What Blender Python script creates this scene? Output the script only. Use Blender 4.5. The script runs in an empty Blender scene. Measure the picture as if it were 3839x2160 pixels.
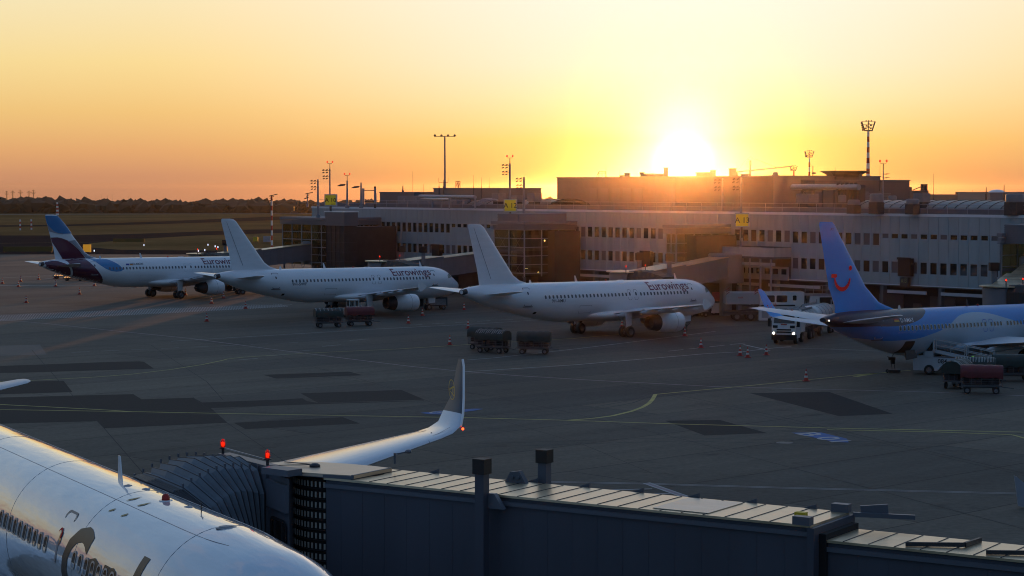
import bpy, bmesh, math, random
from mathutils import Vector, Matrix
R=math.radians; PI=math.pi
random.seed(7)
SC=bpy.context.scene; COL=SC.collection
# ---------------- camera geometry -----------------
FP=7467.0; TH=math.atan(370/FP); CH=15.28; K=1.4913
def ray(dx,dy):
    a=(dx*K-1920)/FP; b=(1080-dy*K)/FP
    return Vector((a, math.cos(TH)+b*math.sin(TH), -math.sin(TH)+b*math.cos(TH)))
def G(dx,dy,z=0.0):            # place of a point of height z seen in that direction
    d=ray(dx,dy); t=(z-CH)/d.z
    return Vector((d.x*t,d.y*t,z))
def Q(dx,dy,Y):                # point at distance Y
    d=ray(dx,dy); t=Y/d.y
    return Vector((d.x*t,Y,CH+d.z*t))
# ---------------- materials -----------------
MC={}
def lin(c):
    return tuple((x/12.92 if x<=0.04045 else ((x+0.055)/1.055)**2.4) for x in c)
def mat(name,col,rough=.6,metal=0.0,noise=.0,scale=3.0,emit=None,es=1.0,coat=0.0,bump=0.0,spec=.5,alpha=None,trans=0.0,streak=False):
    if name in MC: return MC[name]
    m=bpy.data.materials.new(name); m.use_nodes=True; nt=m.node_tree; b=nt.nodes['Principled BSDF']
    b.inputs['Base Color'].default_value=(*col,1); b.inputs['Roughness'].default_value=rough
    b.inputs['Metallic'].default_value=metal; b.inputs['Coat Weight'].default_value=coat
    b.inputs['Coat Roughness'].default_value=.05; b.inputs['Specular IOR Level'].default_value=spec
    b.inputs['Transmission Weight'].default_value=trans
    if alpha is not None: b.inputs['Alpha'].default_value=alpha
    if emit: b.inputs['Emission Color'].default_value=(*emit,1); b.inputs['Emission Strength'].default_value=es
    if noise>0 or bump>0:
        tc=nt.nodes.new('ShaderNodeTexCoord'); mp=nt.nodes.new('ShaderNodeMapping')
        mp.inputs['Scale'].default_value=(1,1,.15) if streak else (1,1,1)
        nt.links.new(tc.outputs['Object'],mp.inputs[0])
        n=nt.nodes.new('ShaderNodeTexNoise'); n.inputs['Scale'].default_value=scale; n.inputs['Detail'].default_value=6
        nt.links.new(mp.outputs[0],n.inputs['Vector'])
        if noise>0:
            r=nt.nodes.new('ShaderNodeMapRange'); r.inputs['From Min'].default_value=.3; r.inputs['From Max'].default_value=.7
            r.inputs['To Min'].default_value=1-noise; r.inputs['To Max'].default_value=1+noise
            nt.links.new(n.outputs['Fac'],r.inputs['Value'])
            mx=nt.nodes.new('ShaderNodeMix'); mx.data_type='RGBA'; mx.blend_type='MULTIPLY'; mx.inputs[0].default_value=1
            mx.inputs[6].default_value=(*col,1); nt.links.new(r.outputs[0],mx.inputs[7])
            nt.links.new(mx.outputs[2],b.inputs['Base Color'])
            r2=nt.nodes.new('ShaderNodeMapRange'); r2.inputs['To Min'].default_value=max(0,rough-.1); r2.inputs['To Max'].default_value=min(1,rough+.12)
            nt.links.new(n.outputs['Fac'],r2.inputs['Value']); nt.links.new(r2.outputs[0],b.inputs['Roughness'])
        if bump>0:
            bp=nt.nodes.new('ShaderNodeBump'); bp.inputs['Strength'].default_value=bump; bp.inputs['Distance'].default_value=.05
            nt.links.new(n.outputs['Fac'],bp.inputs['Height']); nt.links.new(bp.outputs[0],b.inputs['Normal'])
    MC[name]=m; return m
WHITE=(.8,.8,.8)
m_white=mat('white_paint',(.78,.78,.78),.32,noise=.04,scale=1.5,coat=.3)
m_wing=mat('wing_grey',(.55,.57,.6),.38,noise=.06,scale=.8)
m_tyre=mat('rubber',(.02,.02,.02),.8,noise=.2,scale=9)
m_rim=mat('rim_metal',(.2,.2,.21),.4,.7)
m_dark=mat('dark_metal',(.05,.05,.055),.5,.4,noise=.15,scale=4)
m_black=mat('black_void',(.012,.012,.013),.9)
m_steel=mat('steel',(.32,.33,.35),.45,.6,noise=.1,scale=4)
m_glassd=mat('dark_glass',(.02,.018,.018),.08,0,coat=.5)
m_pane=mat('cabin_window',(.09,.1,.12),.12)
m_burg=mat('burgundy_paint',(.085,.006,.035),.35)
m_grey=mat('grey_paint',(.30,.31,.34),.5,noise=.08,scale=2)
m_mast=mat('galvanised',(.27,.28,.31),.45,.5,noise=.1,scale=5)
m_red=mat('red_paint',(.45,.03,.02),.5)
m_yel=mat('yellow_paint',(.75,.5,.02),.5)
m_redl=mat('red_lamp',(.5,.01,.0),.3,emit=(1,.06,.01),es=6)
m_redglass=mat('red_lens',(.5,.01,.0),.15,trans=.3)
# ---------------- mesh builder -----------------
def newobj(name,bm,ms,parent=None,smooth=None):
    me=bpy.data.meshes.new(name); bmesh.ops.recalc_face_normals(bm,faces=bm.faces[:]) if smooth!='keep' else None
    bm.to_mesh(me); bm.free()
    for m in (ms if isinstance(ms,(list,tuple)) else [ms]): me.materials.append(m)
    if smooth not in (None,'keep'):
        me.shade_smooth(); me.set_sharp_from_angle(angle=R(smooth))
    o=bpy.data.objects.new(name,me); COL.objects.link(o)
    if parent: o.parent=parent
    return o
def thing(name,label,cat,loc=(0,0,0),rz=0,group=None,ry=0,kind=None):
    o=bpy.data.objects.new(name,None); COL.objects.link(o); o.empty_display_size=.5
    o.location=loc; o.rotation_euler=(0,ry,rz); o['label']=label; o['category']=cat
    if group:o['group']=group
    if kind:o['kind']=kind
    return o
def tag(o,label,cat,group=None,kind=None):
    o['label']=label
    if cat:o['category']=cat
    if group:o['group']=group
    if kind:o['kind']=kind
    return o
def kids(o): return [c for c in bpy.data.objects if c.parent is o]
def dup(root,loc,rz,label,group=None):
    r=root.copy(); COL.objects.link(r); r.location=loc; r.rotation_euler=(0,root.rotation_euler[1],rz); r['label']=label
    if group:r['group']=group
    for ch in kids(root):
        c=ch.copy(); COL.objects.link(c); c.parent=r
        for g in kids(ch):
            d=g.copy(); COL.objects.link(d); d.parent=c
    return r
class MB:
    def __init__(s): s.bm=bmesh.new(); s.mi=0
    def _f(s,vs,idx):
        out=[]
        for f in idx:
            try:
                q=s.bm.faces.new([vs[i] for i in f]); q.material_index=s.mi; out.append(q)
            except ValueError: pass
        return out
    def box(s,c,d,rz=0,M=None):
        x,y,z=[q/2 for q in d]; ca,sa=math.cos(rz),math.sin(rz); vs=[]
        for (i,j,k) in ((-1,-1,-1),(1,-1,-1),(1,1,-1),(-1,1,-1),(-1,-1,1),(1,-1,1),(1,1,1),(-1,1,1)):
            p=Vector((i*x,j*y,k*z))
            p=(M@p) if M else Vector((p.x*ca-p.y*sa,p.x*sa+p.y*ca,p.z))
            vs.append(s.bm.verts.new(p+Vector(c)))
        s._f(vs,((0,3,2,1),(4,5,6,7),(0,1,5,4),(1,2,6,5),(2,3,7,6),(3,0,4,7))); return s
    def bb(s,x0,x1,y0,y1,z0,z1): return s.box(((x0+x1)/2,(y0+y1)/2,(z0+z1)/2),(abs(x1-x0),abs(y1-y0),abs(z1-z0)))
    def cyl(s,p0,p1,r0,r1=None,n=10,cap=True):
        p0=Vector(p0);p1=Vector(p1); r1=r0 if r1 is None else r1
        a=(p1-p0).normalized(); u=a.orthogonal().normalized(); v=a.cross(u)
        A=[s.bm.verts.new(p0+(u*math.cos(t)+v*math.sin(t))*r0) for t in [2*PI*i/n for i in range(n)]]
        B=[s.bm.verts.new(p1+(u*math.cos(t)+v*math.sin(t))*r1) for t in [2*PI*i/n for i in range(n)]]
        for i in range(n): s._f([A[i],A[(i+1)%n],B[(i+1)%n],B[i]],((0,1,2,3),))
        if cap: s._f(A[::-1],(range(n),)); s._f(B,(range(n),))
        return s
    def tube(s,pts,r,n=6):
        for a,b in zip(pts,pts[1:]): s.cyl(a,b,r,n=n)
        return s
    def bar(s,p0,p1,w,h):
        p0=Vector(p0);p1=Vector(p1); a=p1-p0; L=a.length
        x=a.normalized(); z=Vector((0,0,1)) if abs(x.z)<.95 else Vector((1,0,0)); y=z.cross(x).normalized(); z=x.cross(y)
        M=Matrix((x,y,z)).transposed()
        return s.box((p0+p1)/2,(L,w,h),M=M)
    def prism(s,poly,z0,z1):   # poly in xy
        A=[s.bm.verts.new((p[0],p[1],z0)) for p in poly]; B=[s.bm.verts.new((p[0],p[1],z1)) for p in poly]; n=len(poly)
        s._f(A[::-1],(range(n),)); s._f(B,(range(n),))
        for i in range(n): s._f([A[i],A[(i+1)%n],B[(i+1)%n],B[i]],((0,1,2,3),))
        return s
    def side(s,poly,y0,y1):    # poly in xz extruded along y
        A=[s.bm.verts.new((p[0],y0,p[1])) for p in poly]; B=[s.bm.verts.new((p[0],y1,p[1])) for p in poly]; n=len(poly)
        s._f(A,(range(n),)); s._f(B[::-1],(range(n),))
        for i in range(n): s._f([A[i],A[(i+1)%n],B[(i+1)%n],B[i]],((3,2,1,0),))
        return s
    def poly(s,pts):
        s._f([s.bm.verts.new(p) for p in pts],(range(len(pts)),)); return s
    def loft(s,rings,close=True,cap=True):
        V=[[s.bm.verts.new(p) for p in r] for r in rings]; n=len(rings[0])
        for a,b in zip(V,V[1:]):
            for i in range(n if close else n-1): s._f([a[i],a[(i+1)%n],b[(i+1)%n],b[i]],((0,1,2,3),))
        if cap: s._f(V[0][::-1],(range(n),)); s._f(V[-1],(range(n),))
        return s
    def lathe(s,prof,axis='x',c=(0,0,0),n=28,sy=1,sz=1):  # prof: (pos,r) along axis
        rings=[]
        for (p,r) in prof:
            ring=[]
            for i in range(n):
                t=2*PI*i/n; a,b=r*math.cos(t)*sy,r*math.sin(t)*sz
                v={'x':(p,a,b),'y':(a,p,b),'z':(a,b,p)}[axis]; ring.append((v[0]+c[0],v[1]+c[1],v[2]+c[2]))
            rings.append(ring)
        return s.loft(rings,True,False)
    def sphere(s,c,r,n=12,m=8,sz=1):
        return s.lathe([(-r*sz*math.cos(PI*i/m),max(1e-4,r*math.sin(PI*i/m))) for i in range(m+1)],'z',c,n)
    def build(s,name,ms,parent=None,smooth=None): return newobj(name,s.bm,ms,parent,smooth)
# text -> triangles in 2d
def text2d(body,h=1.0,shear=0,bold=0,space=1.0):
    cu=bpy.data.curves.new('t','FONT'); cu.body=body; cu.size=1; cu.shear=shear; cu.offset=bold; cu.space_character=space; cu.resolution_u=3
    o=bpy.data.objects.new('t',cu); COL.objects.link(o)
    dg=bpy.context.evaluated_depsgraph_get(); me=bpy.data.meshes.new_from_object(o.evaluated_get(dg))
    V=[(v.co.x,v.co.y) for v in me.vertices]; Fc=[tuple(p.vertices) for p in me.polygons]
    bpy.data.objects.remove(o); bpy.data.curves.remove(cu); bpy.data.meshes.remove(me)
    k=h/.70   # cap height of the built-in font
    x0=min(v[0] for v in V)
    V=[((v[0]-x0)*k,v[1]*k) for v in V]
    return V,Fc
def flat(V,Fc,fn,name,m,parent=None,grid=None,ext=0):
    bm=bmesh.new(); vs=[bm.verts.new((v[0],v[1],0)) for v in V]
    for f in Fc:
        try: bm.faces.new([vs[i] for i in f])
        except ValueError: pass
    bmesh.ops.triangulate(bm,faces=bm.faces[:])
    if grid:
        for ax,(step) in enumerate(grid):
            if not step: continue
            c=[v.co[ax] for v in bm.verts]; a=math.floor(min(c)/step)*step
            while a<max(c):
                n=(1,0,0) if ax==0 else (0,1,0)
                bmesh.ops.bisect_plane(bm,geom=bm.verts[:]+bm.edges[:]+bm.faces[:],plane_co=(a if ax==0 else 0,a if ax==1 else 0,0),plane_no=n); a+=step
    for v in bm.verts: v.co=fn(v.co.x,v.co.y)
    return newobj(name,bm,m,parent,'keep')
def rrect(x0,x1,z0,z1,r,n=4):
    P=[]
    for cx,cz,a in ((x1-r,z1-r,0),(x0+r,z1-r,90),(x0+r,z0+r,180),(x1-r,z0+r,270)):
        for i in range(n+1):
            t=R(a+90*i/n); P.append((cx+r*math.cos(t),cz+r*math.sin(t)))
    return P
def band(P,w):   # closed outline ribbon
    cx=sum(p[0] for p in P)/len(P); cz=sum(p[1] for p in P)/len(P)
    hx=max(abs(p[0]-cx) for p in P); hz=max(abs(p[1]-cz) for p in P)
    I=[(cx+(p[0]-cx)*(1-w/hx),cz+(p[1]-cz)*(1-w/hz)) for p in P]; n=len(P)
    return P+I,[(i,(i+1)%n,n+(i+1)%n,n+i) for i in range(n)]

# ---------------- camera, sky, sun -----------------
cd=bpy.data.cameras.new('camera'); cam=bpy.data.objects.new('camera',cd); COL.objects.link(cam)
cam.location=(0,0,CH); cam.rotation_euler=(PI/2-TH,0,0); cd.lens=36*FP/3840; cd.sensor_width=36; cd.clip_end=20000; cd.clip_start=.5
SC.camera=cam
SUN_AZ=4.92; SUN_EL=1.5
SUN_VIS_EL=.80
HAZE=.000040; HAZE_G=.975
w=bpy.data.worlds.new('World'); SC.world=w; w.use_nodes=True; nt=w.node_tree; nt.nodes.clear()
N=nt.nodes.new; L=nt.links.new
out=N('ShaderNodeOutputWorld'); bg=N('ShaderNodeBackground'); L(bg.outputs[0],out.inputs[0])
tc=N('ShaderNodeTexCoord'); sep=N('ShaderNodeSeparateXYZ'); L(tc.outputs['Generated'],sep.inputs[0])
def math_(op,a,b=None,c=None,clamp=False):
    n=N('ShaderNodeMath'); n.operation=op; n.use_clamp=clamp
    for i,v in enumerate((a,b,c)):
        if v is None: continue
        if isinstance(v,(int,float)): n.inputs[i].default_value=v
        else: L(v,n.inputs[i])
    return n.outputs[0]
el=math_('MULTIPLY',math_('ARCSINE',sep.outputs['Z']),57.2958)
saz=R(SUN_AZ)
# azimuth difference from the sun, degrees
az=math_('MULTIPLY',math_('ARCTAN2',sep.outputs['X'],sep.outputs['Y']),57.2958)
daz=math_('SUBTRACT',az,SUN_AZ)
daz=math_('ABSOLUTE',math_('WRAP',daz,-180,180))
def ramp(stops,fac,lo,hi):
    t=math_('DIVIDE',math_('SUBTRACT',fac,lo),hi-lo,clamp=True)
    r=N('ShaderNodeValToRGB'); e=r.color_ramp.elements
    e[0].position=0; e[1].position=1; e[0].color=(*stops[0][1],1); e[1].color=(*stops[-1][1],1)
    for p,c in stops[1:-1]:
        q=e.new((p-lo)/(hi-lo)); q.color=(*c,1)
    L(t,r.inputs[0]); return r.outputs[0]
def mixc(a,b,f,mode='MIX'):
    m=N('ShaderNodeMix'); m.data_type='RGBA'; m.blend_type=mode
    for i,v in ((6,a),(7,b),(0,f)):
        if isinstance(v,(int,float)): m.inputs[i].default_value=v
        elif isinstance(v,tuple): m.inputs[i].default_value=(*v,1)
        else: L(v,m.inputs[i])
    return m.outputs[2]
def s(r,g,b): return lin((r/255,g/255,b/255))
elq=math_('POWER',math_('DIVIDE',math_('MAXIMUM',el,0),90),.5)   # 0..1
def pe(e): return (max(e,0)/90)**.5
west=ramp([(pe(0),s(184,130,104)),(pe(.4),s(202,144,108)),(pe(1.1),s(220,165,112)),(pe(2.2),s(231,192,124)),(pe(3.6),s(238,214,150)),(pe(5.3),s(238,224,180)),(pe(9),s(206,208,200)),(pe(18),s(146,172,196)),(pe(38),s(92,134,178)),(pe(90),s(64,102,148))],elq,0,1)
near=ramp([(pe(0),s(232,142,80)),(pe(.5),s(240,174,92)),(pe(1.4),s(247,208,118)),(pe(2.6),s(248,228,186)),(pe(3.6),s(250,232,214)),(pe(5.3),s(248,238,228)),(pe(9),s(220,222,218)),(pe(18),s(150,176,200)),(pe(38),s(92,134,178)),(pe(90),s(64,102,148))],elq,0,1)
east=ramp([(pe(0),s(44,72,90)),(pe(4),s(58,88,110)),(pe(9),s(72,106,136)),(pe(20),s(74,114,154)),(pe(40),s(76,116,158)),(pe(90),s(64,102,148))],elq,0,1)
fn_=math_('SUBTRACT',1,math_('DIVIDE',daz,16,clamp=True))
sm=N('ShaderNodeMapRange'); sm.interpolation_type='SMOOTHSTEP'; L(fn_,sm.inputs['Value'])
c1=mixc(west,near,sm.outputs[0])
sm2=N('ShaderNodeMapRange'); sm2.interpolation_type='SMOOTHSTEP'; sm2.inputs['From Min'].default_value=28; sm2.inputs['From Max'].default_value=95; L(daz,sm2.inputs['Value'])
c2=mixc(c1,east,sm2.outputs[0])
# thin high cirrus
mp=N('ShaderNodeMapping'); mp.inputs['Scale'].default_value=(1.5,4,9); mp.inputs['Rotation'].default_value=(0,0,.5); L(tc.outputs['Generated'],mp.inputs[0])
ns=N('ShaderNodeTexNoise'); ns.inputs['Scale'].default_value=1.6; ns.inputs['Detail'].default_value=5; ns.inputs['Roughness'].default_value=.55; L(mp.outputs[0],ns.inputs['Vector'])
cm=N('ShaderNodeMapRange'); cm.inputs['From Min'].default_value=.48; cm.inputs['From Max'].default_value=.78; L(ns.outputs['Fac'],cm.inputs['Value'])
up=N('ShaderNodeMapRange'); up.inputs['From Min'].default_value=9; up.inputs['From Max'].default_value=22; L(el,up.inputs['Value'])
c3=mixc(c2,s(190,176,176),math_('MULTIPLY',math_('MULTIPLY',cm.outputs[0],up.outputs[0]),.75))
# aureole round the sun
sd=Vector((math.sin(saz)*math.cos(R(SUN_VIS_EL)),math.cos(saz)*math.cos(R(SUN_VIS_EL)),math.sin(R(SUN_VIS_EL))))
dp=N('ShaderNodeVectorMath'); dp.operation='DOT_PRODUCT'; L(tc.outputs['Generated'],dp.inputs[0]); dp.inputs[1].default_value=sd
ang=math_('MULTIPLY',math_('ARCCOSINE',math_('MINIMUM',dp.outputs['Value'],1)),57.2958)
def glow(k,width,p=1.0):
    return math_('MULTIPLY',math_('EXPONENT',math_('MULTIPLY',math_('POWER',math_('DIVIDE',ang,width),p),-1)),k)
def addc(a,b): return mixc(a,b,1.0,'ADD')
g1m=N('ShaderNodeVectorMath'); g1m.operation='SCALE'; g1m.inputs[0].default_value=(1,.66,.22); L(glow(.35,1.5,1.25),g1m.inputs['Scale'])
g2m=N('ShaderNodeVectorMath'); g2m.operation='SCALE'; g2m.inputs[0].default_value=(1,.95,.8); L(glow(4,.37,1.6),g2m.inputs['Scale'])
c4=addc(addc(c3,g1m.outputs[0]),g2m.outputs[0])
sky=N('ShaderNodeTexSky'); sky.sky_type='NISHITA'; sky.sun_disc=False; sky.sun_elevation=R(SUN_EL); sky.sun_rotation=R(SUN_AZ); sky.dust_density=2.5
skm=N('ShaderNodeVectorMath'); skm.operation='SCALE'; L(sky.outputs[0],skm.inputs[0]); skm.inputs['Scale'].default_value=.012
c5=addc(c4,skm.outputs[0])
L(c5,bg.inputs[0]); bg.inputs[1].default_value=1.0
sl=bpy.data.lights.new('sun','SUN'); so=bpy.data.objects.new('sun',sl); COL.objects.link(so)
sl.energy=2.0; sl.angle=R(.5); sl.color=(1,.38,.08)
so.rotation_euler=(-(PI/2-R(SUN_EL)),0,-saz) if False else (0,0,0)
dirv=-Vector((math.sin(saz)*math.cos(R(SUN_EL)),math.cos(saz)*math.cos(R(SUN_EL)),math.sin(R(SUN_EL))))
so.rotation_euler=dirv.to_track_quat('-Z','Y').to_euler()
SC.view_settings.view_transform='Standard'; SC.view_settings.look='None'; SC.view_settings.exposure=0; SC.view_settings.gamma=1
SC.cycles.use_denoising=True; SC.cycles.filter_width=1.05; SC.cycles.max_bounces=6; SC.cycles.caustics_reflective=False; SC.cycles.caustics_refractive=False
SC.cycles.volume_bounces=0; SC.cycles.volume_max_steps=64
SC.cycles.sample_clamp_indirect=4
# ================= GROUND =================
AXH=.757                                  # heading shared by the stands
def ground_mat(name,c1,c2,rough,kind):
    m=bpy.data.materials.new(name); m.use_nodes=True; nt=m.node_tree; b=nt.nodes['Principled BSDF']; N=nt.nodes.new; L=nt.links.new
    tc=N('ShaderNodeTexCoord'); mp=N('ShaderNodeMapping'); mp.inputs['Rotation'].default_value=(0,0,-AXH); L(tc.outputs['Object'],mp.inputs[0])
    n1=N('ShaderNodeTexNoise'); n1.inputs['Scale'].default_value=.05 if kind!='grass' else .012; n1.inputs['Detail'].default_value=8; L(mp.outputs[0],n1.inputs['Vector'])
    n2=N('ShaderNodeTexNoise'); n2.inputs['Scale'].default_value=3.0 if kind!='grass' else .2; n2.inputs['Detail'].default_value=5; L(tc.outputs['Object'],n2.inputs['Vector'])
    mx=N('ShaderNodeMix'); mx.data_type='RGBA'; mx.inputs[6].default_value=(*c1,1); mx.inputs[7].default_value=(*c2,1)
    r=N('ShaderNodeMapRange'); r.inputs['From Min'].default_value=.35; r.inputs['From Max'].default_value=.65; L(n1.outputs['Fac'],r.inputs['Value']); L(r.outputs[0],mx.inputs[0])
    m2=N('ShaderNodeMix'); m2.data_type='RGBA'; m2.blend_type='MULTIPLY'; m2.inputs[0].default_value=1; L(mx.outputs[2],m2.inputs[6])
    r2=N('ShaderNodeMapRange'); r2.inputs['From Min'].default_value=.25; r2.inputs['From Max'].default_value=.75; r2.inputs['To Min'].default_value=.78; r2.inputs['To Max'].default_value=1.2; L(n2.outputs['Fac'],r2.inputs['Value']); L(r2.outputs[0],m2.inputs[7])
    col=m2.outputs[2]
    if kind=='slab':
        br=N('ShaderNodeTexBrick'); br.offset=.37; br.inputs['Scale'].default_value=1; br.inputs['Brick Width'].default_value=38; br.inputs['Row Height'].default_value=7.6
        br.inputs['Mortar Size'].default_value=.06; br.inputs['Mortar Smooth'].default_value=.3; br.inputs['Color1'].default_value=(.74,.77,.80,1); br.inputs['Color2'].default_value=(1.22,1.18,1.10,1); br.inputs['Mortar'].default_value=(.35,.35,.35,1)
        L(mp.outputs[0],br.inputs['Vector'])
        m3=N('ShaderNodeMix'); m3.data_type='RGBA'; m3.blend_type='MULTIPLY'; m3.inputs[0].default_value=1; L(col,m3.inputs[6]); L(br.outputs['Color'],m3.inputs[7]); col=m3.outputs[2]
        mps=N('ShaderNodeMapping'); mps.inputs['Scale'].default_value=(.02,.5,1); mps.inputs['Rotation'].default_value=(0,0,0)
        L(mp.outputs[0],mps.inputs[0]); n3=N('ShaderNodeTexNoise'); n3.inputs['Scale'].default_value=1.0; n3.inputs['Detail'].default_value=6; L(mps.outputs[0],n3.inputs['Vector'])
        r3=N('ShaderNodeMapRange'); r3.inputs['From Min'].default_value=.3; r3.inputs['From Max'].default_value=.7; r3.inputs['To Min'].default_value=.85; r3.inputs['To Max'].default_value=1.12; L(n3.outputs['Fac'],r3.inputs['Value'])
        m4=N('ShaderNodeMix'); m4.data_type='RGBA'; m4.blend_type='MULTIPLY'; m4.inputs[0].default_value=1; L(col,m4.inputs[6]); L(r3.outputs[0],m4.inputs[7]); col=m4.outputs[2]
    if kind=='slab':
        vo=N('ShaderNodeTexNoise'); vo.inputs['Scale'].default_value=.35; vo.inputs['Detail'].default_value=9; vo.inputs['Roughness'].default_value=.7; L(mp.outputs[0],vo.inputs['Vector'])
        rv=N('ShaderNodeMapRange'); rv.inputs['From Min'].default_value=.56; rv.inputs['From Max'].default_value=.70; rv.inputs['To Min'].default_value=1; rv.inputs['To Max'].default_value=.62; L(vo.outputs['Fac'],rv.inputs['Value'])
        m5=N('ShaderNodeMix'); m5.data_type='RGBA'; m5.blend_type='MULTIPLY'; m5.inputs[0].default_value=1; L(col,m5.inputs[6]); L(rv.outputs[0],m5.inputs[7]); col=m5.outputs[2]
    L(col,b.inputs['Base Color']); b.inputs['Roughness'].default_value=rough
    bp=N('ShaderNodeBump'); bp.inputs['Strength'].default_value=.35; bp.inputs['Distance'].default_value=.03; L(n2.outputs['Fac'],bp.inputs['Height']); L(bp.outputs[0],b.inputs['Normal'])
    b.inputs['Specular IOR Level'].default_value=.14
    if kind=='grass' or 'runway' in name:
        df=N('ShaderNodeBsdfDiffuse'); L(col,df.inputs['Color']); L(bp.outputs[0],df.inputs['Normal']); L(df.outputs[0],nt.nodes['Material Output'].inputs['Surface'])
    return m
g_grass=ground_mat('dry_grass',(.22,.14,.06),(.13,.085,.036),.95,'grass')
g_apron=ground_mat('apron_slabs',(.124,.111,.091),(.089,.081,.068),.78,'slab')
g_patch=ground_mat('fresh_asphalt',(.024,.023,.023),(.031,.029,.028),.85,'asphalt')
g_run=ground_mat('runway_asphalt',(.026,.026,.028),(.036,.034,.033),.9,'asphalt')
g_yel=mat('yellow_marking',(.42,.37,.09),.7,noise=.25,scale=.6)
g_wht=mat('white_marking',(.38,.37,.36),.7,noise=.3,scale=.6)
g_pnk=mat('pink_marking',(.27,.2,.21),.7,noise=.25,scale=.6)
g_blu=mat('blue_marking',(.03,.10,.30),.7,noise=.2,scale=.6)
def sheet(name,polys,m,kind='structure',label=None):
    b=MB()
    for P in polys: b.poly(P)
    o=b.build(name,m)
    o['kind']=kind
    if label:o['label']=label
    return o
sheet('ground',[[(-9000,-300,-.06),(9000,-300,-.06),(9000,1500,-.06),(-9000,1500,-.06)],[(-9000,1500,-.06),(9000,1500,-.06),(14000,12000,-84),(-14000,12000,-84)]],g_grass,label='dry brown grass field stretching to the forest beyond the apron')
def gp(pts,z): return [G(x,y,z) for x,y in pts]
# apron: everything near, up to the taxiway edge
E_=[G(-500,640,0),G(0,640,0),G(200,639.5,0),G(480,640,0),G(700,648,0),G(900,652,0)]
sheet('apron',[[(-260,-60,0),(260,-60,0),(260,420,0)]+[(p.x,p.y,0) for p in E_[::-1]]],g_apron,label='grey apron of large asphalt slabs with faint joints')
sheet('taxiway',[gp([(-300,595),(0,592),(170,592),(400,586),(640,577),(900,575),(900,583),(700,586),(500,592),(330,602),(225,612),(205,620),(300,628),(560,630),(900,640),(900,652),(480,642),(0,642),(-300,642)],-.03)],g_run,label='dark asphalt taxiways curving round the grass beyond the apron')
sheet('runway',[gp([(-300,568),(0,566.5),(150,565),(400,557),(640,546.5),(800,541),(1000,533),(1000,541),(800,549),(640,555.5),(400,563.5),(150,569),(0,570),(-300,572)],-.03)],g_run,label='far dark runway strip with a pale shine running across the grass')
sheet('path',[gp([(-300,538.6),(800,536.8),(1000,536),(1000,536.8),(800,537.8),(-300,540)],-.03)],mat('pale_road',(.16,.15,.13),.8),label='thin pale perimeter road at the foot of the forest')
patches=[[(-20,921),(120,916),(250,911),(350,908.5),(362,910),(386,926),(386,927),(60,937),(-20,938)],
 [(-20,961),(160,957.5),(182,986),(-20,992)],
 [(-20,1000),(335,991),(356,1004),(486,1000),(508,1012),(700,1005),(760,1001.5),(773,1009),(803,1013.5),(1066,1007),(1066,1008),(800,1016),(530,1026),(572,1063),(262,1077),(245,1059),(-20,1066)],
 [(756,989),(1009,980.5),(1068,1005),(800,1013)],
 [(588,1063),(862,1049),(905,1065),(617,1079)],[(662,942.5),(878,934.5),(912,943.5),(694,952)],
 [(1885,988.5),(2085,985.5),(2245,1040.5),(2110,1046.5)],[(1672,1058),(1810,1056),(1930,1089),(1772,1095)]]
sheet('asphalt_patches',[gp(p,.004) for p in patches],g_patch,label='dark repaired strips of asphalt set in the apron')
slabs=[[(-20,870),(100,866),(118,892),(-20,895)]]
sheet('pale_slabs',[gp(p,.003) for p in slabs],ground_mat('pale_slab',(.056,.062,.068),(.052,.056,.062),.6,'asphalt'),label='slightly paler blue-grey concrete slabs in the apron')
def stroke(pts,w,z,b=None):
    b=b or MB(); P=[G(x,y,z) if len(q)==2 else Vector(q) for q in pts for (x,y) in [q[:2]]]
    for i,(p,q) in enumerate(zip(P,P[1:])):
        d=(q-p).normalized(); n=Vector((-d.y,d.x,0))*w/2
        b.poly([p-n,q-n,q+n,p+n])
    return b
def lines(name,L_,m,label):
    b=MB()
    for i,(pts,w) in enumerate(L_): stroke(pts,w,.008+.0015*(i%5),b)
    o=b.build(name,m); o['kind']='structure'; o['label']=label
lines('yellow_lines',[([(-20,1016),(120,1023),(270,1031),(330,1035),(560,1039.5),(870,1045),(1190,1050.5),(1435,1057),(1700,1066),(2080,1076),(2600,1087)],.22),
 ([(-20,1029.5),(360,1035.5),(420,1036.5)],.22),
 ([(1430,1056.5),(1490,1052),(1540,1045.5),(1588,1034),(1615,1024),(1632,1014),(1641,1004),(1648,991.5)],.3),
 ([(1648,991.5),(1900,968),(2120,946),(2290,931)],.2),
 ([(2080,1080.5),(2350,1086),(2545,1093),(2600,1108)],.22),
 ([(-20,961),(70,957),(240,948),(330,941),(430,929),(510,916.5),(560,906),(572,902.5),(612,898),(770,888),(1000,877.5),(1200,865),(1440,851),(1590,838)],.18),
 ([(-20,612),(900,600)],.5),([(100,668),(300,662),(480,655)],.4),([(2150,947),(2200,939),(2150,943)],.5)],g_yel,'yellow taxi guide lines painted across the apron')
wl=[([(-20,801.5),(110,813),(300,833),(480,851),(680,877.5),(900,905),(1040,922),(1180,935),(1300,944.5),(1480,955.5),(1800,972),(2080,979),(2330,985.5),(2600,996)],.22)]
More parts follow.
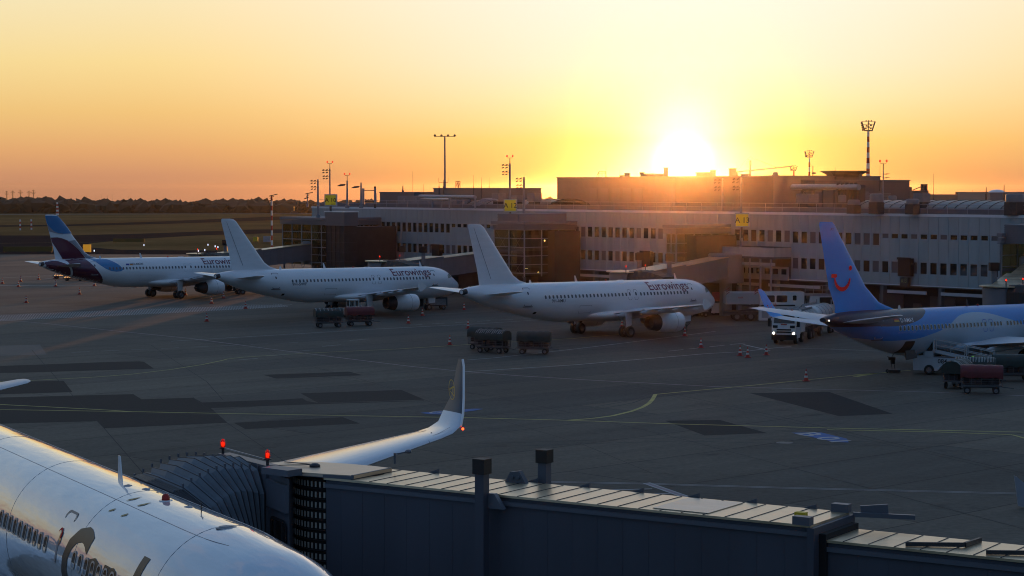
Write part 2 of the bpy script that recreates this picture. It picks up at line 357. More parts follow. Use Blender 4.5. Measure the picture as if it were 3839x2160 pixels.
wl2=[([(430,858),(700,842),(950,827),(1180,815.5),(1380,803),(1640,787),(1770,778)],.16),
 ([(1150,936),(1450,917),(1780,889),(1870,884),(1925,877),(1990,871)],.18),
 ([(1175,905),(1240,900),(1380,885),(1500,871),(1700,846),(1800,833)],.16),
 ([(1870,866.5),(1935,881)],.25),([(1965,874),(2120,879),(2400,890),(2600,897)],.16),
 ([(-20,718),(200,717),(400,717.5),(640,722)],.7),
 ([(-20,700),(100,694),(180,690)],.3),([(90,703),(170,697)],.3),
 ([(1210,1207.5),(1600,1214.5),(2000,1226),(2570,1240)],.08),([(1210,1209.5),(1600,1216.8),(2000,1228.4),(2570,1242.5)],.08),
 ([(1460,1234),(1640,1229)],.16),([(1560,1245),(1690,1240)],.16),
 ([(1617,1214.5),(1722,1252)],.12),([(1632,1213.5),(1742,1252)],.12),
 ([(1180,832),(1200,831)],.14)]
for i in range(7): wl2.append(([(1030+i*57,817.5-i*3.2),(1062+i*57,815.6-i*3.2)],.14))
for i in range(4): wl2.append(([(1680+i*52,883-i*5.5),(1718+i*52,879-i*5.5)],.16))
for i in range(5): wl2.append(([(600+i*70,905-i*9-(i*i)*.8),(648+i*70,901-i*9-(i*i)*.8)],.12))
for i in range(8): wl2.append(([(180+i*75,886-i*3.3),(225+i*75,884-i*3.3)],.1))
lines('mauve_line',wl,g_pnk,'long mauve line sweeping across the whole apron')
lines('white_lines',wl2,g_wht,'thin white stand and lead lines on the apron')
b=MB(); stroke([(1624,1214),(1732,1252)],.42,.0065,b); o=b.build('pink_stripe',g_pnk); o['kind']='structure'; o['label']='pink stripe between two white lines beside the jet bridge'
# hatched band
b=MB()
for i in range(120):
    t=i/120; x=-30+t*740; yt=794-t*28.5-6*t*(1-t); yb=yt+13-8*t**3; s_=26-8*t
    b.poly([G(x,yt,.012),G(x+2.2,yt,.012),G(x+s_+2.2,yb,.012),G(x+s_,yb,.012)])
stroke([(-20,792.5),(300,779),(500,770),(680,764.5),(735,766)],.14,.014,b); stroke([(735,766),(700,771),(520,780),(-20,808)],.14,.0155,b)
o=b.build('hatched_marking',g_wht); o['kind']='structure'; o['label']='narrow band of white diagonal hatching across the apron at left'
# painted stand numbers
def ground_text(body,o3,ux,uy,h,name,m):
    V,F=text2d(body,h,bold=.01)
    return flat(V,F,lambda x,y:Vector(o3)+Vector(ux)*x+Vector(uy)*y,name,m)
for pts,txt,org,e1,e2 in (([(1990,1088),(2065,1087.5),(2130,1103),(2134,1112.5),(2100,1111.5)],'B 01',(2000,1090.5),(2093,1112),(2030,1088)),):
    o=sheet('blue_marking',[gp(pts,.018)],g_blu,label='blue painted stand marking with white B 01 on the apron')
    A,B_=G(*org,.022),G(*e1,.022); V,F=text2d('B 01',1.0,bold=.015); W=max(v[0] for v in V)
    ux=(B_-A)/W; A2=G(*e2,.022); uy=(A2-A)*1.6
    t=flat(V,F,lambda x,y:A+ux*x+uy*y,'marking_text',g_wht); t.parent=o
o=sheet('blue_marking',[gp([(1057,1038),(1140,1030.5),(1192,1027.5),(1216,1028),(1190,1033),(1110,1042),(1080,1041.5)],.018)],g_blu,label='blue painted stand marking with white letters behind the winglet')
A,B_=G(1074,1040,.022),G(1128,1037.5,.022); V,F=text2d('G1',1.0,bold=.015); W=max(v[0] for v in V); ux=(B_-A)/W; uy=(G(1086,1034,.022)-A)
t=flat(V,F,lambda x,y:A+ux*x+uy*y,'marking_text',g_wht); t.parent=o
mk=MB(); rnd=random.Random(21)
tm_=[[(980,1049),(1300,1046),(1480,1030),(1590,1010),(1660,985),(1900,960),(2250,930)],[(700,895),(1000,882),(1300,862),(1500,851)],[(0,1022),(300,1034),(700,1042),(1200,1052)],[(1250,1000),(1600,975),(1900,950),(2100,905)],[(600,960),(1000,935),(1500,900),(1950,880)],[(1200,1120),(1700,1105),(2400,1120)],[(300,900),(560,880),(900,850)]]
for k_,P in enumerate(tm_):
    for o_ in (-3.5,3.2): 
        Q_=[(x,y+o_*(y-476)/500) for x,y in P]; stroke(Q_,.14,.0048+.0003*k_+(.0002 if o_>0 else 0),mk)
o=mk.build('tyre_marks',mat('tyre_rubber_marks',(.034,.032,.030),.85,noise=.35,scale=.35)); o['kind']='structure'; o['label']='faint dark tyre marks along the taxi lines'
# manholes / slot drains on the apron
for (x,y,lab) in ((1973,1113,'round manhole cover in the apron beside the blue B 01 marking'),(727,1030+156,'small manhole cover in the dark apron left of the near jet bridge'),(165,1241-2,'')):
    if not lab: continue
    c=G(x,y,.006); b=MB(); b.lathe([(0,.001),(0,.35),(.004,.36),(.004,.5),(0,.52)],'z',c,20); tag(b.build('manhole_cover',m_dark),lab,'manhole cover')
# drainage channel lines (dark joints)
jl=[([(485,999),(572,1064),(760,1190)],.05),([(1220,1045),(1460,1115),(1640,1190)],.04),([(1040,960),(1400,1030),(1720,1105),(2575,1330)],.05),([(1560,962),(1980,1052),(2575,1190)],.07),([(1530,962),(1950,1052),(2575,1196)],.05),([(80,880),(150,960),(262,1077),(360,1190)],.05),([(1180,1085),(1700,1068),(2300,1048)],.03),([(640,868),(760,915),(930,960),(1060,1002),(1190,1052)],.05),([(380,868),(520,960),(560,1005)],.05),([(0,1062),(560,1040)],.02),([(1290,1150),(2000,1120),(2575,1105)],.03)]
b=MB()
for i,(p,w_) in enumerate(jl): stroke(p,w_,.0055+.0007*(i%3),b)
o=b.build('apron_joints',mat('joint_tar',(.008,.008,.009),.9)); o['kind']='structure'; o['label']='dark tar joints between the apron slabs'
# ================= FAR BACKGROUND =================
m_leaf=mat('forest_leaves',(.035,.038,.022),.9,noise=.35,scale=.05)
def forest(name,x0,x1,y0,y1,h,n,m,label,seed,rows=1.0):
    rnd=random.Random(seed); bm=bmesh.new()
    ico=bmesh.new(); bmesh.ops.create_icosphere(ico,subdivisions=1,radius=1); iv=[v.co.copy() for v in ico.verts]; jf=[[v.index for v in f.verts] for f in ico.faces]; ico.free()
    for i in range(n):
        x=rnd.uniform(x0,x1); y=rnd.uniform(y0,y1); hh=h*(rnd.uniform(.72,1.0)+.12*math.sin(x*.011)+.08*math.sin(x*.037+1)); r=rnd.uniform(3.2,7.5)
        if rnd.random()<.05: hh*=1.15; r*=.6
        for lv in range(3):
            zc=hh*(.88 if lv==0 else rnd.uniform(.2,.7))-r*.5; q=[bm.verts.new((x+rnd.uniform(-3,3)+v.x*r*rnd.uniform(.7,1.2),y+v.y*r,max(-.05,zc+v.z*r*rnd.uniform(.55,1.05)))) for v in iv]
            for f in jf: bm.faces.new([q[k] for k in f])
    o=newobj(name,bm,m); o['kind']='stuff'; o['label']=label; o['category']='forest'; return o
forest('forest',-420,-60,1270,1330,9.0,520,m_leaf,'dark band of forest along the horizon beyond the runway',3)
forest('forest',-900,-420,1290,1340,9.0,160,m_leaf,'dark band of forest along the horizon beyond the runway, off to the left',4)
forest('forest',-60,700,1400,1440,8.0,160,m_leaf,'distant tree line seen low behind the terminal roofs',5)
b=MB()
rnd=random.Random(9); P=[]; 
for i in range(61):
    x=-500+i*75; P.append((x,16+9*math.sin(i*.35)+rnd.uniform(-5,5)))
bm=bmesh.new(); rows=[]
for k,(yy,f) in enumerate(((7600,0),(8000,.8),(8400,1),(9200,0))): rows.append([bm.verts.new((x,yy,-50+(z*.35+24)*f)) for x,z in P])
for a_,b_ in zip(rows,rows[1:]):
    for i in range(60): bm.faces.new((a_[i],a_[i+1],b_[i+1],b_[i]))
o=newobj('hills',bm,mat('hill_green',(.05,.05,.04),.9,noise=.2,scale=.01),smooth=60); o['kind']='structure'; o['label']='low faint hills on the horizon'
b.bm.free()
# power pylons
def pylon(x,y,h,label):
    zb=-(y-1500)*.008; hv=h; h=h-zb; t=thing('power_pylon',label,'pylon',(x,y,zb),0,'power pylons beyond the forest')
    b=MB(); w=hv*.10
    for sx in (-1,1):
        for sy in (-1,1): b.bar((sx*w,sy*w,0),(sx*w*.1,sy*w*.1,h),.35,.35)
    for i in range(7):
        z=h*i/8; z2=h*(i+1)/8; a=w*(1-.9*i/8); c=w*(1-.9*(i+1)/8)
        b.bar((-a,-a,z),(c,-c,z2),.25,.25); b.bar((a,-a,z),(-c,-c,z2),.25,.25)
    b.build('tower',m_dark,t)
    for k,(z,l) in enumerate(((.62,.26),(.76,.36),(.9,.2))):
        c=MB(); zz_=h-hv*(1-z)*1.2; l=l*hv*.85; c.bar((-l,0,zz_),(l,0,zz_),.3,.3); c.bar((-l,0,zz_),(0,0,zz_+hv*.06),.3,.3); c.bar((l,0,zz_),(0,0,zz_+hv*.06),.3,.3)
        c.build('crossarm',m_dark,t)
for i,(dx,dy,lab) in enumerate(((16,480,'leftmost'),(31,479,'second from the left'),(50,478,'middle, standing alone'),(72,479,'fourth, half behind its neighbour'),(83,477,'tallest, rightmost of the five'))):
    p=Q(dx+1,dy,3300); pylon(p.x,p.y,p.z,'faint power pylon behind the forest at far left, '+lab)
for i,(dx,dy) in enumerate(((241,492),(256,489),(270,491),(282,489),(217,494),(324,494))):
    p=Q(dx,dy,5200); pylon(p.x,p.y,p.z,'tiny faint pylon far beyond the forest, number %s of the far row from the left'%('third','fourth','fifth','sixth','first','last')[i] )
# ================= AIRCRAFT =================
def pchip(X,Y,x):
    n=len(X)
    if x<=X[0]: return Y[0]
    if x>=X[-1]: return Y[-1]
    i=max(k for k in range(n-1) if X[k]<=x)
    d=[(Y[k+1]-Y[k])/(X[k+1]-X[k]) for k in range(n-1)]
    def m(k):
        if k==0: return d[0]
        if k==n-1: return d[-1]
        a,b=d[k-1],d[k]
        return 0 if a*b<=0 else 2*a*b/(a+b)
    h=X[i+1]-X[i]; t=(x-X[i])/h
    return (2*t**3-3*t**2+1)*Y[i]+(t**3-2*t*t+t)*h*m(i)+(-2*t**3+3*t*t)*Y[i+1]+(t**3-t*t)*h*m(i+1)
class Fus:
    def __init__(s,st,cb=.5):
        s.X=[q[0] for q in st]; s.W=[q[1] for q in st]; s.T=[q[2] for q in st]; s.B=[q[3] for q in st]; s.L=s.X[-1]
        s.cb=cb
    def at(s,x):
        return pchip(s.X,s.W,x),pchip(s.X,s.T,x),pchip(s.X,s.B,x)
    def y(s,x,z,off=.008):
        w,t,b=s.at(x); c=b+(t-b)*s.cb
        h=(t-c) if z>c else (c-b)
        q=max(0,1-((z-c)/h)**2)
        return w*math.sqrt(q)+off
    def pt(s,x,z,side,off=.008):
        # side -1: starboard (y negative)
        w,t,b=s.at(x); c=b+(t-b)*s.cb; h=(t-c) if z>c else (c-b); k=max(-1,min(1,(z-c)/h)); a=math.asin(k)
        ny,nz=math.cos(a)/w,math.sin(a)/h; n=math.hypot(ny,nz)
        return Vector((-x,side*(w*math.cos(a)+off*ny/n),c+h*math.sin(a)+off*nz/n))
    def mesh(s,n=48,extra=()):
        xs=[0.0,.04,.12,.25,.42,.65,.95,1.3,1.7,2.1,2.6,3.1,3.7,4.4,5.2,6.1,7]; x=8
        while x<s.L-14: xs.append(x); x+=2.5
        k=14
        while k>.2: xs.append(s.L-k); k-=.7
        xs.append(s.L); xs=sorted(set(round(q,3) for q in xs))
        b=MB(); rings=[]
        for x in xs:
            w,t,bo=s.at(x); c=bo+(t-bo)*s.cb; r=[]
            for i in range(n):
                a=2*PI*i/n; sn=math.sin(a)
                r.append((-x,w*math.cos(a),c+((t-c) if sn>0 else (c-bo))*sn))
            rings.append(r)
        b.loft(rings,True,True); return b
def airfoil(n=9,tc=.12):
    def yt(x): return tc/.2*(.2969*math.sqrt(x)-.126*x-.3516*x*x+.2843*x**3-.1036*x**4)
    xs=[.5*(1-math.cos(PI*i/n)) for i in range(n+1)]
    up=[(x,yt(x)*1.15) for x in xs]; lo=[(x,-yt(x)*.8) for x in xs]
    return lo[::-1]+up[1:-1]         # TE bottom..LE..TE top
def wingloft(secs,n=9):
    # secs: xLE,y,z,chord,tc, cant(0 flat, 90 vertical)
    rings=[]
    for (xl,y,z,c,tc,ca) in secs:
        r=[]
        for (u,v) in airfoil(n,tc):
            r.append((-(xl+u*c), y-v*c*math.sin(R(ca))*(1 if y>=0 else -1), z+v*c*math.cos(R(ca))))
        rings.append(r)
    b=MB(); b.loft(rings,True,True); return b
def vfin(secs,n=9):
    rings=[]
    for (xl,z,c,tc) in secs: rings.append([(-(xl+u*c),v*c,z) for u,v in airfoil(n,tc)])
    b=MB(); b.loft(rings,True,True); return b
def paint(name,base,rough=.25,zones=(),coat=.6,wavy=0):
    """zones: (points (aft,z)->threshold, colour, above?) applied in order in local x,z"""
    m=bpy.data.materials.new(name); m.use_nodes=True; nt=m.node_tree; b=nt.nodes['Principled BSDF']; N=nt.nodes.new; L=nt.links.new
    b.inputs['Roughness'].default_value=rough; b.inputs['Coat Weight'].default_value=coat; b.inputs['Coat Roughness'].default_value=.04
    tc=N('ShaderNodeTexCoord'); sp=N('ShaderNodeSeparateXYZ'); L(tc.outputs['Object'],sp.inputs[0])
    n=N('ShaderNodeTexNoise'); n.inputs['Scale'].default_value=.9; n.inputs['Detail'].default_value=7
    mp=N('ShaderNodeMapping'); mp.inputs['Scale'].default_value=(.5,1,3); L(tc.outputs['Object'],mp.inputs[0]); L(mp.outputs[0],n.inputs['Vector'])
    r=N('ShaderNodeMapRange'); r.inputs['From Min'].default_value=.3; r.inputs['From Max'].default_value=.75; r.inputs['To Min'].default_value=.93; r.inputs['To Max'].default_value=1.03; L(n.outputs['Fac'],r.inputs['Value'])
    rr=N('ShaderNodeMapRange'); rr.inputs['To Min'].default_value=rough-.06; rr.inputs['To Max'].default_value=rough+.1; L(n.outputs['Fac'],rr.inputs['Value']); L(rr.outputs[0],b.inputs['Roughness'])
    if wavy:
        mw=N('ShaderNodeMapping'); mw.inputs['Scale'].default_value=(.22,1.1,1.1); L(tc.outputs['Object'],mw.inputs[0]); nw=N('ShaderNodeTexNoise'); nw.inputs['Scale'].default_value=1.7; nw.inputs['Detail'].default_value=3; L(mw.outputs[0],nw.inputs['Vector'])
        bw=N('ShaderNodeBump'); bw.inputs['Strength'].default_value=wavy; bw.inputs['Distance'].default_value=.06; L(nw.outputs['Fac'],bw.inputs['Height']); L(bw.outputs[0],b.inputs['Normal']); L(bw.outputs[0],b.inputs['Coat Normal'])
    rgb=N('ShaderNodeRGB'); rgb.outputs[0].default_value=(*base,1); col=rgb.outputs[0]
    for pts,c,above in zones:
        x0,x1=pts[0][0],pts[-1][0]
        t=N('ShaderNodeMapRange'); t.inputs['From Min'].default_value=-x0; t.inputs['From Max'].default_value=-x1; L(sp.outputs['X'],t.inputs['Value'])
        fc=N('ShaderNodeFloatCurve'); cv=fc.mapping.curves[0]
        while len(cv.points)>2: cv.points.remove(cv.points[-1])
        for i,(x,z) in enumerate(pts):
            u=(x-x0)/(x1-x0); v=z/14
            if i==0: cv.points[0].location=(0,v)
            elif i==len(pts)-1: cv.points[len(cv.points)-1].location=(1,v)
            else: cv.points.new(u,v)
        fc.mapping.update(); L(t.outputs[0],fc.inputs['Value'])
        zz=N('ShaderNodeMath'); zz.operation='DIVIDE'; zz.inputs[1].default_value=14; L(sp.outputs['Z'],zz.inputs[0])
        gt=N('ShaderNodeMath'); gt.operation='GREATER_THAN' if above else 'LESS_THAN'; L(zz.outputs[0],gt.inputs[0]); L(fc.outputs[0],gt.inputs[1])
        # restrict to x range
        xr=N('ShaderNodeMath'); xr.operation='LESS_THAN'; xr.inputs[1].default_value=-min(x0,x1); L(sp.outputs['X'],xr.inputs[0])
        mu=N('ShaderNodeMath'); mu.operation='MULTIPLY'; L(gt.outputs[0],mu.inputs[0]); L(xr.outputs[0],mu.inputs[1])
        mx=N('ShaderNodeMix'); mx.data_type='RGBA'; mx.inputs[7].default_value=(*c,1); L(col,mx.inputs[6]); L(mu.outputs[0],mx.inputs[0]); col=mx.outputs[2]
    mm=N('ShaderNodeMix'); mm.data_type='RGBA'; mm.blend_type='MULTIPLY'; mm.inputs[0].default_value=1; L(col,mm.inputs[6]); L(r.outputs[0],mm.inputs[7]); L(mm.outputs[2],b.inputs['Base Color'])
    return m
def outline(F,P,w,name,m,par,side=-1,off=.012):
    V,Fc=band(P,w)
    return flat(V,Fc,lambda x,z:F.pt(x,z,side,off),name,m,par)
def wheel(par,x,y,z,r,w_):
    b=MB(); b.lathe([(-w_/2,r*.55),(-w_/2,r*.86),(-w_*.38,r*.97),(0,r),(w_*.38,r*.97),(w_/2,r*.86),(w_/2,r*.55)],'y',(x,y,z),24)
    wh=b.build('wheel',m_tyre,par,smooth=40)
    c=MB(); c.lathe([(-w_*.42,.01),(-w_*.42,r*.2),(-w_*.3,r*.3),(-w_*.3,r*.45),(-w_*.46,r*.56),(w_*.46,r*.56),(w_*.3,r*.45),(w_*.3,r*.3),(w_*.42,r*.2),(w_*.42,.01)],'y',(x,y,z),18)
    c.build('rim',m_rim,wh,smooth=30); return wh
def gear(par,x,y,zg,ztop,r,w_,gap,name,door=True,nose=False):
    b=MB(); b.cyl((-x,y,zg+r),(-x,y,ztop),.14 if not nose else .09,n=10); b.cyl((-x,y,zg+r*1.6),(-x,y,ztop),.2 if not nose else .13,n=10)
    b.cyl((-x,y-gap/2,zg+r),(-x,y+gap/2,zg+r),.09)
    b.bar((-x+.1,y,zg+r*2.2),(-x+1.3 if nose else -x,(y*.55 if not nose else 0),ztop-.1),.1,.1)
    b.bar((-x-.1,y,zg+r*1.5),(-x-.35,y,zg+r*2.3),.06,.06); b.bar((-x-.35,y,zg+r*2.3),(-x-.1,y,zg+r*3.1),.06,.06)
    g=b.build(name,m_steel,par,smooth=40)
    for s_ in (-1,1): 
        w=wheel(g,-x,y+s_*gap/2,zg+r,r,w_); w.name='wheel'
    return g
def engine(par,x0,x1,y,z,r,kind,pyl,mp,dark=None):
    L_=x1-x0; s_=1 if y>0 else -1
    e=MB()
    c=(0,y,z)
    if kind=='long':
        prof=[(-x0-.9,r*.8),(-x0-.25,r*.82),(-x0-.05,r*.86),(-x0,r*.91),(-x0-.05,r*.96),(-x0-.3,r*1.02),(-x0-.9,r*1.06),(-x0-L_*.45,r*1.05),(-x0-L_*.62,r*.98),(-x0-L_*.76,r*.88)]
    else:
        prof=[(-x0-.9,r*.8),(-x0-.25,r*.82),(-x0-.05,r*.86),(-x0,r*.92),(-x0-.05,r*.98),(-x0-.3,r*1.03),(-x0-.9,r*1.06),(-x0-L_*.42,r*1.03),(-x0-L_*.62,r*.93),(-x0-L_*.615,r*.88)]
    e.lathe(prof,'x',c,32); eng=e.build('engine',mp,par,smooth=50)
    q=MB(); q.lathe([(-x0-.12,r*.955),(-x0-.02,r*.93),(-x0+.01,r*.9),(-x0-.06,r*.85)],'x',c,32); q.build('intake_lip',m_steel,eng,smooth=60)
    q=MB()
    if kind=='long': q.lathe([(-x0-L_*.74,r*.885),(-x0-L_*.9,r*.74),(-x1,r*.66),(-x1+.02,r*.62),(-x0-L_*.86,r*.55),(-x0-L_*.84,.02)],'x',c,32)
    else:
        q.lathe([(-x0-L_*.6,r*.8),(-x0-L_*.75,r*.7),(-x0-L_*.9,r*.5),(-x0-L_*.9,r*.42),(-x0-L_*.87,r*.36)],'x',c,28); q.lathe([(-x0-L_*.84,r*.34),(-x0-L_*.93,r*.26),(-x1,.03)],'x',c,20)
    q.build('exhaust_nozzle',m_dark,eng,smooth=50)
    q=MB(); q.lathe([(-x0-.75,.02),(-x0-.76,r*.8)],'x',c,28); q.lathe([(-x0-.35,.02),(-x0-.5,r*.16),(-x0-.74,r*.24)],'x',c,16)
    for i in range(22):
        a=2*PI*i/22; q.bar((-x0-.7,y+math.cos(a)*r*.22,z+math.sin(a)*r*.22),(-x0-.62,y+math.cos(a)*r*.79,z+math.sin(a)*r*.79),.14,.015)
    q.build('fan',m_dark,eng)
    # pylon
    (px0,px1,pz0,pz1)=pyl
    q=MB(); q.side([(-px0,pz0),(-(px0+.8),pz0+.32),(-(px0+px1)/2,pz1),(-px1,pz1),(-(px1-.5),pz1-.4),(-(px0+px1)/2,pz0-.25),(-px0-.2,pz0-.12)],y-.17,y+.17); q.build('pylon',mp,eng,smooth=30)
    # nacelle marks
    q=MB(); q.lathe([(-x0-1.25,r*1.066),(-x0-1.28,r*1.066)],'x',c,32); q.build('cowl_seam',m_dark,eng)
    return eng
def antenna(par,F,x,h,c,m,lean=.6,w_=.03):
    z=F.at(x)[1]; b=MB(); b.side([(-x,z-.03),(-x-lean*h*.9,z+h),(-x-lean*h*.9-c*.4,z+h),(-x-c,z-.03)],-w_/2,w_/2); return b.build('antenna',m,par)
def jet(kind,name_label,pose,pitch,liv,group):
    x0,y0,hd=pose; pv=17.5
    t=thing('airliner',name_label,'airliner',(x0,y0,-pv*math.sin(pitch)),hd,group,ry=pitch)
    gz=lambda x: -(x-pv)*math.tan(pitch)
    if kind=='a':
        F=Fus([(0,.02,3.19,3.15),(.06,.2,3.42,2.93),(.3,.47,3.66,2.62),(.8,.82,3.98,2.3),(1.3,1.08,4.32,2.1),(1.75,1.26,4.7,2.0),(2.3,1.44,5.05,1.9),(3.1,1.64,5.36,1.78),(4.1,1.82,5.58,1.68),(5.2,1.93,5.68,1.62),(6.4,1.975,5.72,1.6),(24,1.975,5.72,1.6),(26,1.96,5.72,1.78),(28,1.88,5.72,2.12),(30,1.74,5.715,2.52),(32,1.5,5.7,2.95),(34,1.15,5.66,3.45),(35.5,.84,5.58,3.95),(36.8,.5,5.42,4.45),(37.3,.36,5.3,4.68),(37.5,.31,5.26,4.74)],.5)
        fin=[(28.2,5.6,7.0,.012),(29.5,5.95,5.75,.05),(30.35,6.5,5.05,.08),(31.0,7.3,4.45,.09),(34.72,11.45,1.98,.09),(35.05,11.62,1.6,.06)]
        fin=[(28.3,5.62,6.9,.015),(29.7,5.98,5.55,.05),(30.55,6.5,4.8,.085),(31.15,7.2,4.35,.09),(34.62,11.35,2.1,.085),(34.98,11.58,1.72,.07),(35.5,11.66,1.1,.05)]
        tailp=[(31.9,1.2,4.72,3.75,.1,0),(34.9,6.0,5.18,1.45,.09,0),(35.2,6.2,5.2,1.1,.06,0)]
        wsec=[(10.9,.9,2.3,7.6,.12,0),(11.6,1.9,2.38,6.5,.135,0),(13.9,6.4,2.95,3.95,.115,0),(19.6,16.75,3.98,1.6,.1,0),(19.95,17.05,4.02,1.2,.06,0)]
        wing_m=m_wing
    elif kind=='b':
        F=Fus([(0,.02,2.9,2.86),(.08,.22,3.12,2.65),(.35,.52,3.42,2.3),(.9,.9,3.85,1.98),(1.5,1.2,4.3,1.8),(2.0,1.36,4.66,1.7),(2.6,1.52,4.93,1.6),(3.5,1.7,5.13,1.48),(4.6,1.83,5.25,1.38),(6,1.88,5.3,1.3),(26,1.88,5.3,1.3),(28,1.86,5.3,1.42),(30,1.78,5.3,1.75),(32,1.62,5.3,2.25),(34,1.36,5.28,2.85),(36,1.0,5.22,3.5),(37.3,.7,5.1,4.0),(38.2,.42,4.92,4.4),(38.5,.3,4.82,4.48)],.52)
        fin=[(28.7,5.15,8.3,.012),(30.4,5.62,6.6,.03),(31.3,5.9,5.8,.05),(33.1,7.2,4.75,.085),(37.25,12.15,1.95,.085),(37.55,12.38,1.6,.06)]
        tailp=[(33.0,1.0,4.45,4.3,.1,0),(37.5,6.9,5.28,1.6,.09,0),(37.9,7.12,5.3,1.1,.06,0)]
        wsec=[(12.6,.9,2.0,8.9,.12,0),(13.4,1.8,2.1,7.9,.13,0),(16.6,6.0,2.55,4.7,.115,0),(22.1,16.2,3.55,1.9,.1,0),(22.6,16.85,3.7,1.66,.09,28)]
        wing_m=m_wing
    else: # c stretched twin, lifted
        U=1.59
        F=Fus([(0,.02,3.75+U,3.7+U),(.06,.2,3.97+U,3.48+U),(.3,.5,4.22+U,3.15+U),(.8,.9,4.68+U,2.85+U),(1.4,1.2,5.14+U,2.62+U),(2.0,1.42,5.56+U,2.5+U),(2.7,1.59,5.88+U,2.42+U),(3.6,1.74,6.1+U,2.35+U),(4.8,1.81,6.18+U,2.29+U),(6.2,1.87,6.25+U,2.26+U),(7.5,1.88,6.26+U,2.25+U),(37,1.88,6.26+U,2.25+U),(40,1.86,6.26+U,2.5+U),(44,1.7,6.25+U,3.3+U),(48,1.3,6.2+U,4.2+U),(52,.75,6.0+U,5.1+U),(54,.35,5.8+U,5.4+U)],.5)
        fin=[(43.5,6.1+U,9.3,.015),(45.6,6.9+U,7.0,.07),(51.0,13.5,3.0,.09)]
        tailp=[(47.3,1.0,4.7+U,4.9,.1,0),(52.0,7.35,5.3+U,1.95,.09,0),(52.5,7.62,5.33+U,1.3,.06,0)]
        wsec=[(21.6,.9,3.7,12.3,.11,0),(23.1,1.9,3.9,10.9,.12,0),(26.5,7.2,4.65,7.0,.11,0),(32.5,18.0,5.92,2.35,.1,0),(32.95,18.7,6.02,2.15,.1,12),(33.4,19.25,6.22,1.95,.09,38),(33.85,19.58,6.62,1.72,.085,68)]
        wing_m=liv['wing']
    b=F.mesh(64 if kind=='c' else 48); fu=b.build('fuselage',liv['paint'],t,smooth=30)
    b=vfin(fin,12); fo=b.build('tail_fin',liv.get('fin',liv['paint']),t,smooth=35)
    for s_ in (-1,1):
        wo=wingloft([(a,s_*y,z,c,tc,ca) for a,y,z,c,tc,ca in wsec],12).build('wing',wing_m,t,smooth=35)
        wingloft([(a,s_*y,z,c,tc,ca) for a,y,z,c,tc,ca in tailp],8).build('tailplane',m_wing if kind!='a' else m_white,t,smooth=35)
        # flap fairings
        tabs={'a':((3.4,18.1,2.3),(6.6,17.9,2.72),(9.6,18.5,3.02),(12.4,19.5,3.3)),'b':((4.2,21.0,1.95),(7.6,20.9,2.35),(11.2,21.6,2.7)),'c':((5,29.6,3.7),(9.5,30.0,4.4),(13.5,31.0,5.0))}[kind]
        for (yy,xe,zz) in tabs:
            q=MB(); q.lathe([(-xe-1.15,.02),(-xe-.9,.1),(-xe,.24),(-xe+1.2,.26),(-xe+2.4,.15),(-xe+2.9,.02)],'x',(0,s_*yy,zz),12,sy=.62,sz=1); q.build('flap_fairing',wing_m,wo,smooth=50)
        if kind=='a':   # wingtip fence
            q=MB(); q.side([(-19.95,4.04),(-20.75,4.55),(-21.15,4.58),(-21.3,4.1),(-21.3,3.95),(-21.05,3.5),(-20.8,3.52)],s_*17.06-.04,s_*17.06+.04); q.build('wingtip_fence',m_white,wo)
        # trailing edge flap line
    # wing nav light
    col=(-1,1)
    # belly fairing
    bf={'a':(10.6,22.6,1.45,2.95,2.2),'b':(12.2,24.2,1.12,2.75,2.1),'c':(22,35,3.3,5.0,2.2)}[kind]
    b=MB(); rings=[]
    for i in range(15):
        u=i/14; x=bf[0]+(bf[1]-bf[0])*u; k=math.sin(PI*min(1,max(0,(u*.94+.03))))**.45
        cz=(bf[2]+bf[3])/2+.35*(1-k); hh=(bf[3]-bf[2])/2*k+.02
        rings.append([(-x,bf[4]*k*math.cos(2*PI*j/28),cz+hh*math.sin(2*PI*j/28)) for j in range(28)])
    b.loft(rings,True,True); b.build('belly_fairing',liv.get('belly',m_white),t,smooth=50)
    # engines
    for s_ in (-1,1):
        if kind=='a': engine(t,12.1,16.7,s_*5.75,1.56,1.02,liv.get('eng','long'),(12.7,17.6,2.55,3.0),liv.get('nac',m_white))
        elif kind=='b': engine(t,13.6,18.2,s_*4.85,1.3,.92,'short',(14.2,19,2.05,2.55),liv.get('nac',m_white))
        else: engine(t,21.5,27,s_*6.5,2.9,1.15,'short',(22,29,4.0,4.5),m_white)
    # gear
    if kind=='a': G_=((17.7,3.55,.58,.4,.93),(5.07,.38,.22,.42)); zt=2.5
    elif kind=='b': G_=((19.6,2.86,.56,.4,.86),(4.3,.36,.2,.4)); zt=2.1
    else: G_=((28,3.66,.55,.4,.9),(5.9,.45,.3,.5)); zt=4.2
    for s_ in (-1,1):
        x,y,r,w_,gap=G_[0]; gear(t,x,s_*y,gz(x),zt,r,w_,gap,'main_gear')
        if kind!='c':
            q=MB(); q.side([(-x+.5,zt+.1),(-x+.45,gz(x)+1.25),(-x-.25,gz(x)+.95),(-x-.5,zt+.1)],s_*(y+.25)-.03,s_*(y+.25)+.03); q.build('gear_door',m_white,t)
    x,r,w_,gap=G_[1]; gear(t,x,0,gz(x),F.at(x)[2]+.2,r,w_,gap,'nose_gear',nose=True)
    if kind!='c':
        for s_ in (-1,1):
            q=MB(); z=F.at(x)[2]; q.side([(-x+.9,z+.1),(-x+.85,z-.55),(-x-.2,z-.6),(-x-.3,z+.1)],s_*.42-.02,s_*.42+.02); q.build('gear_door',m_white,t)
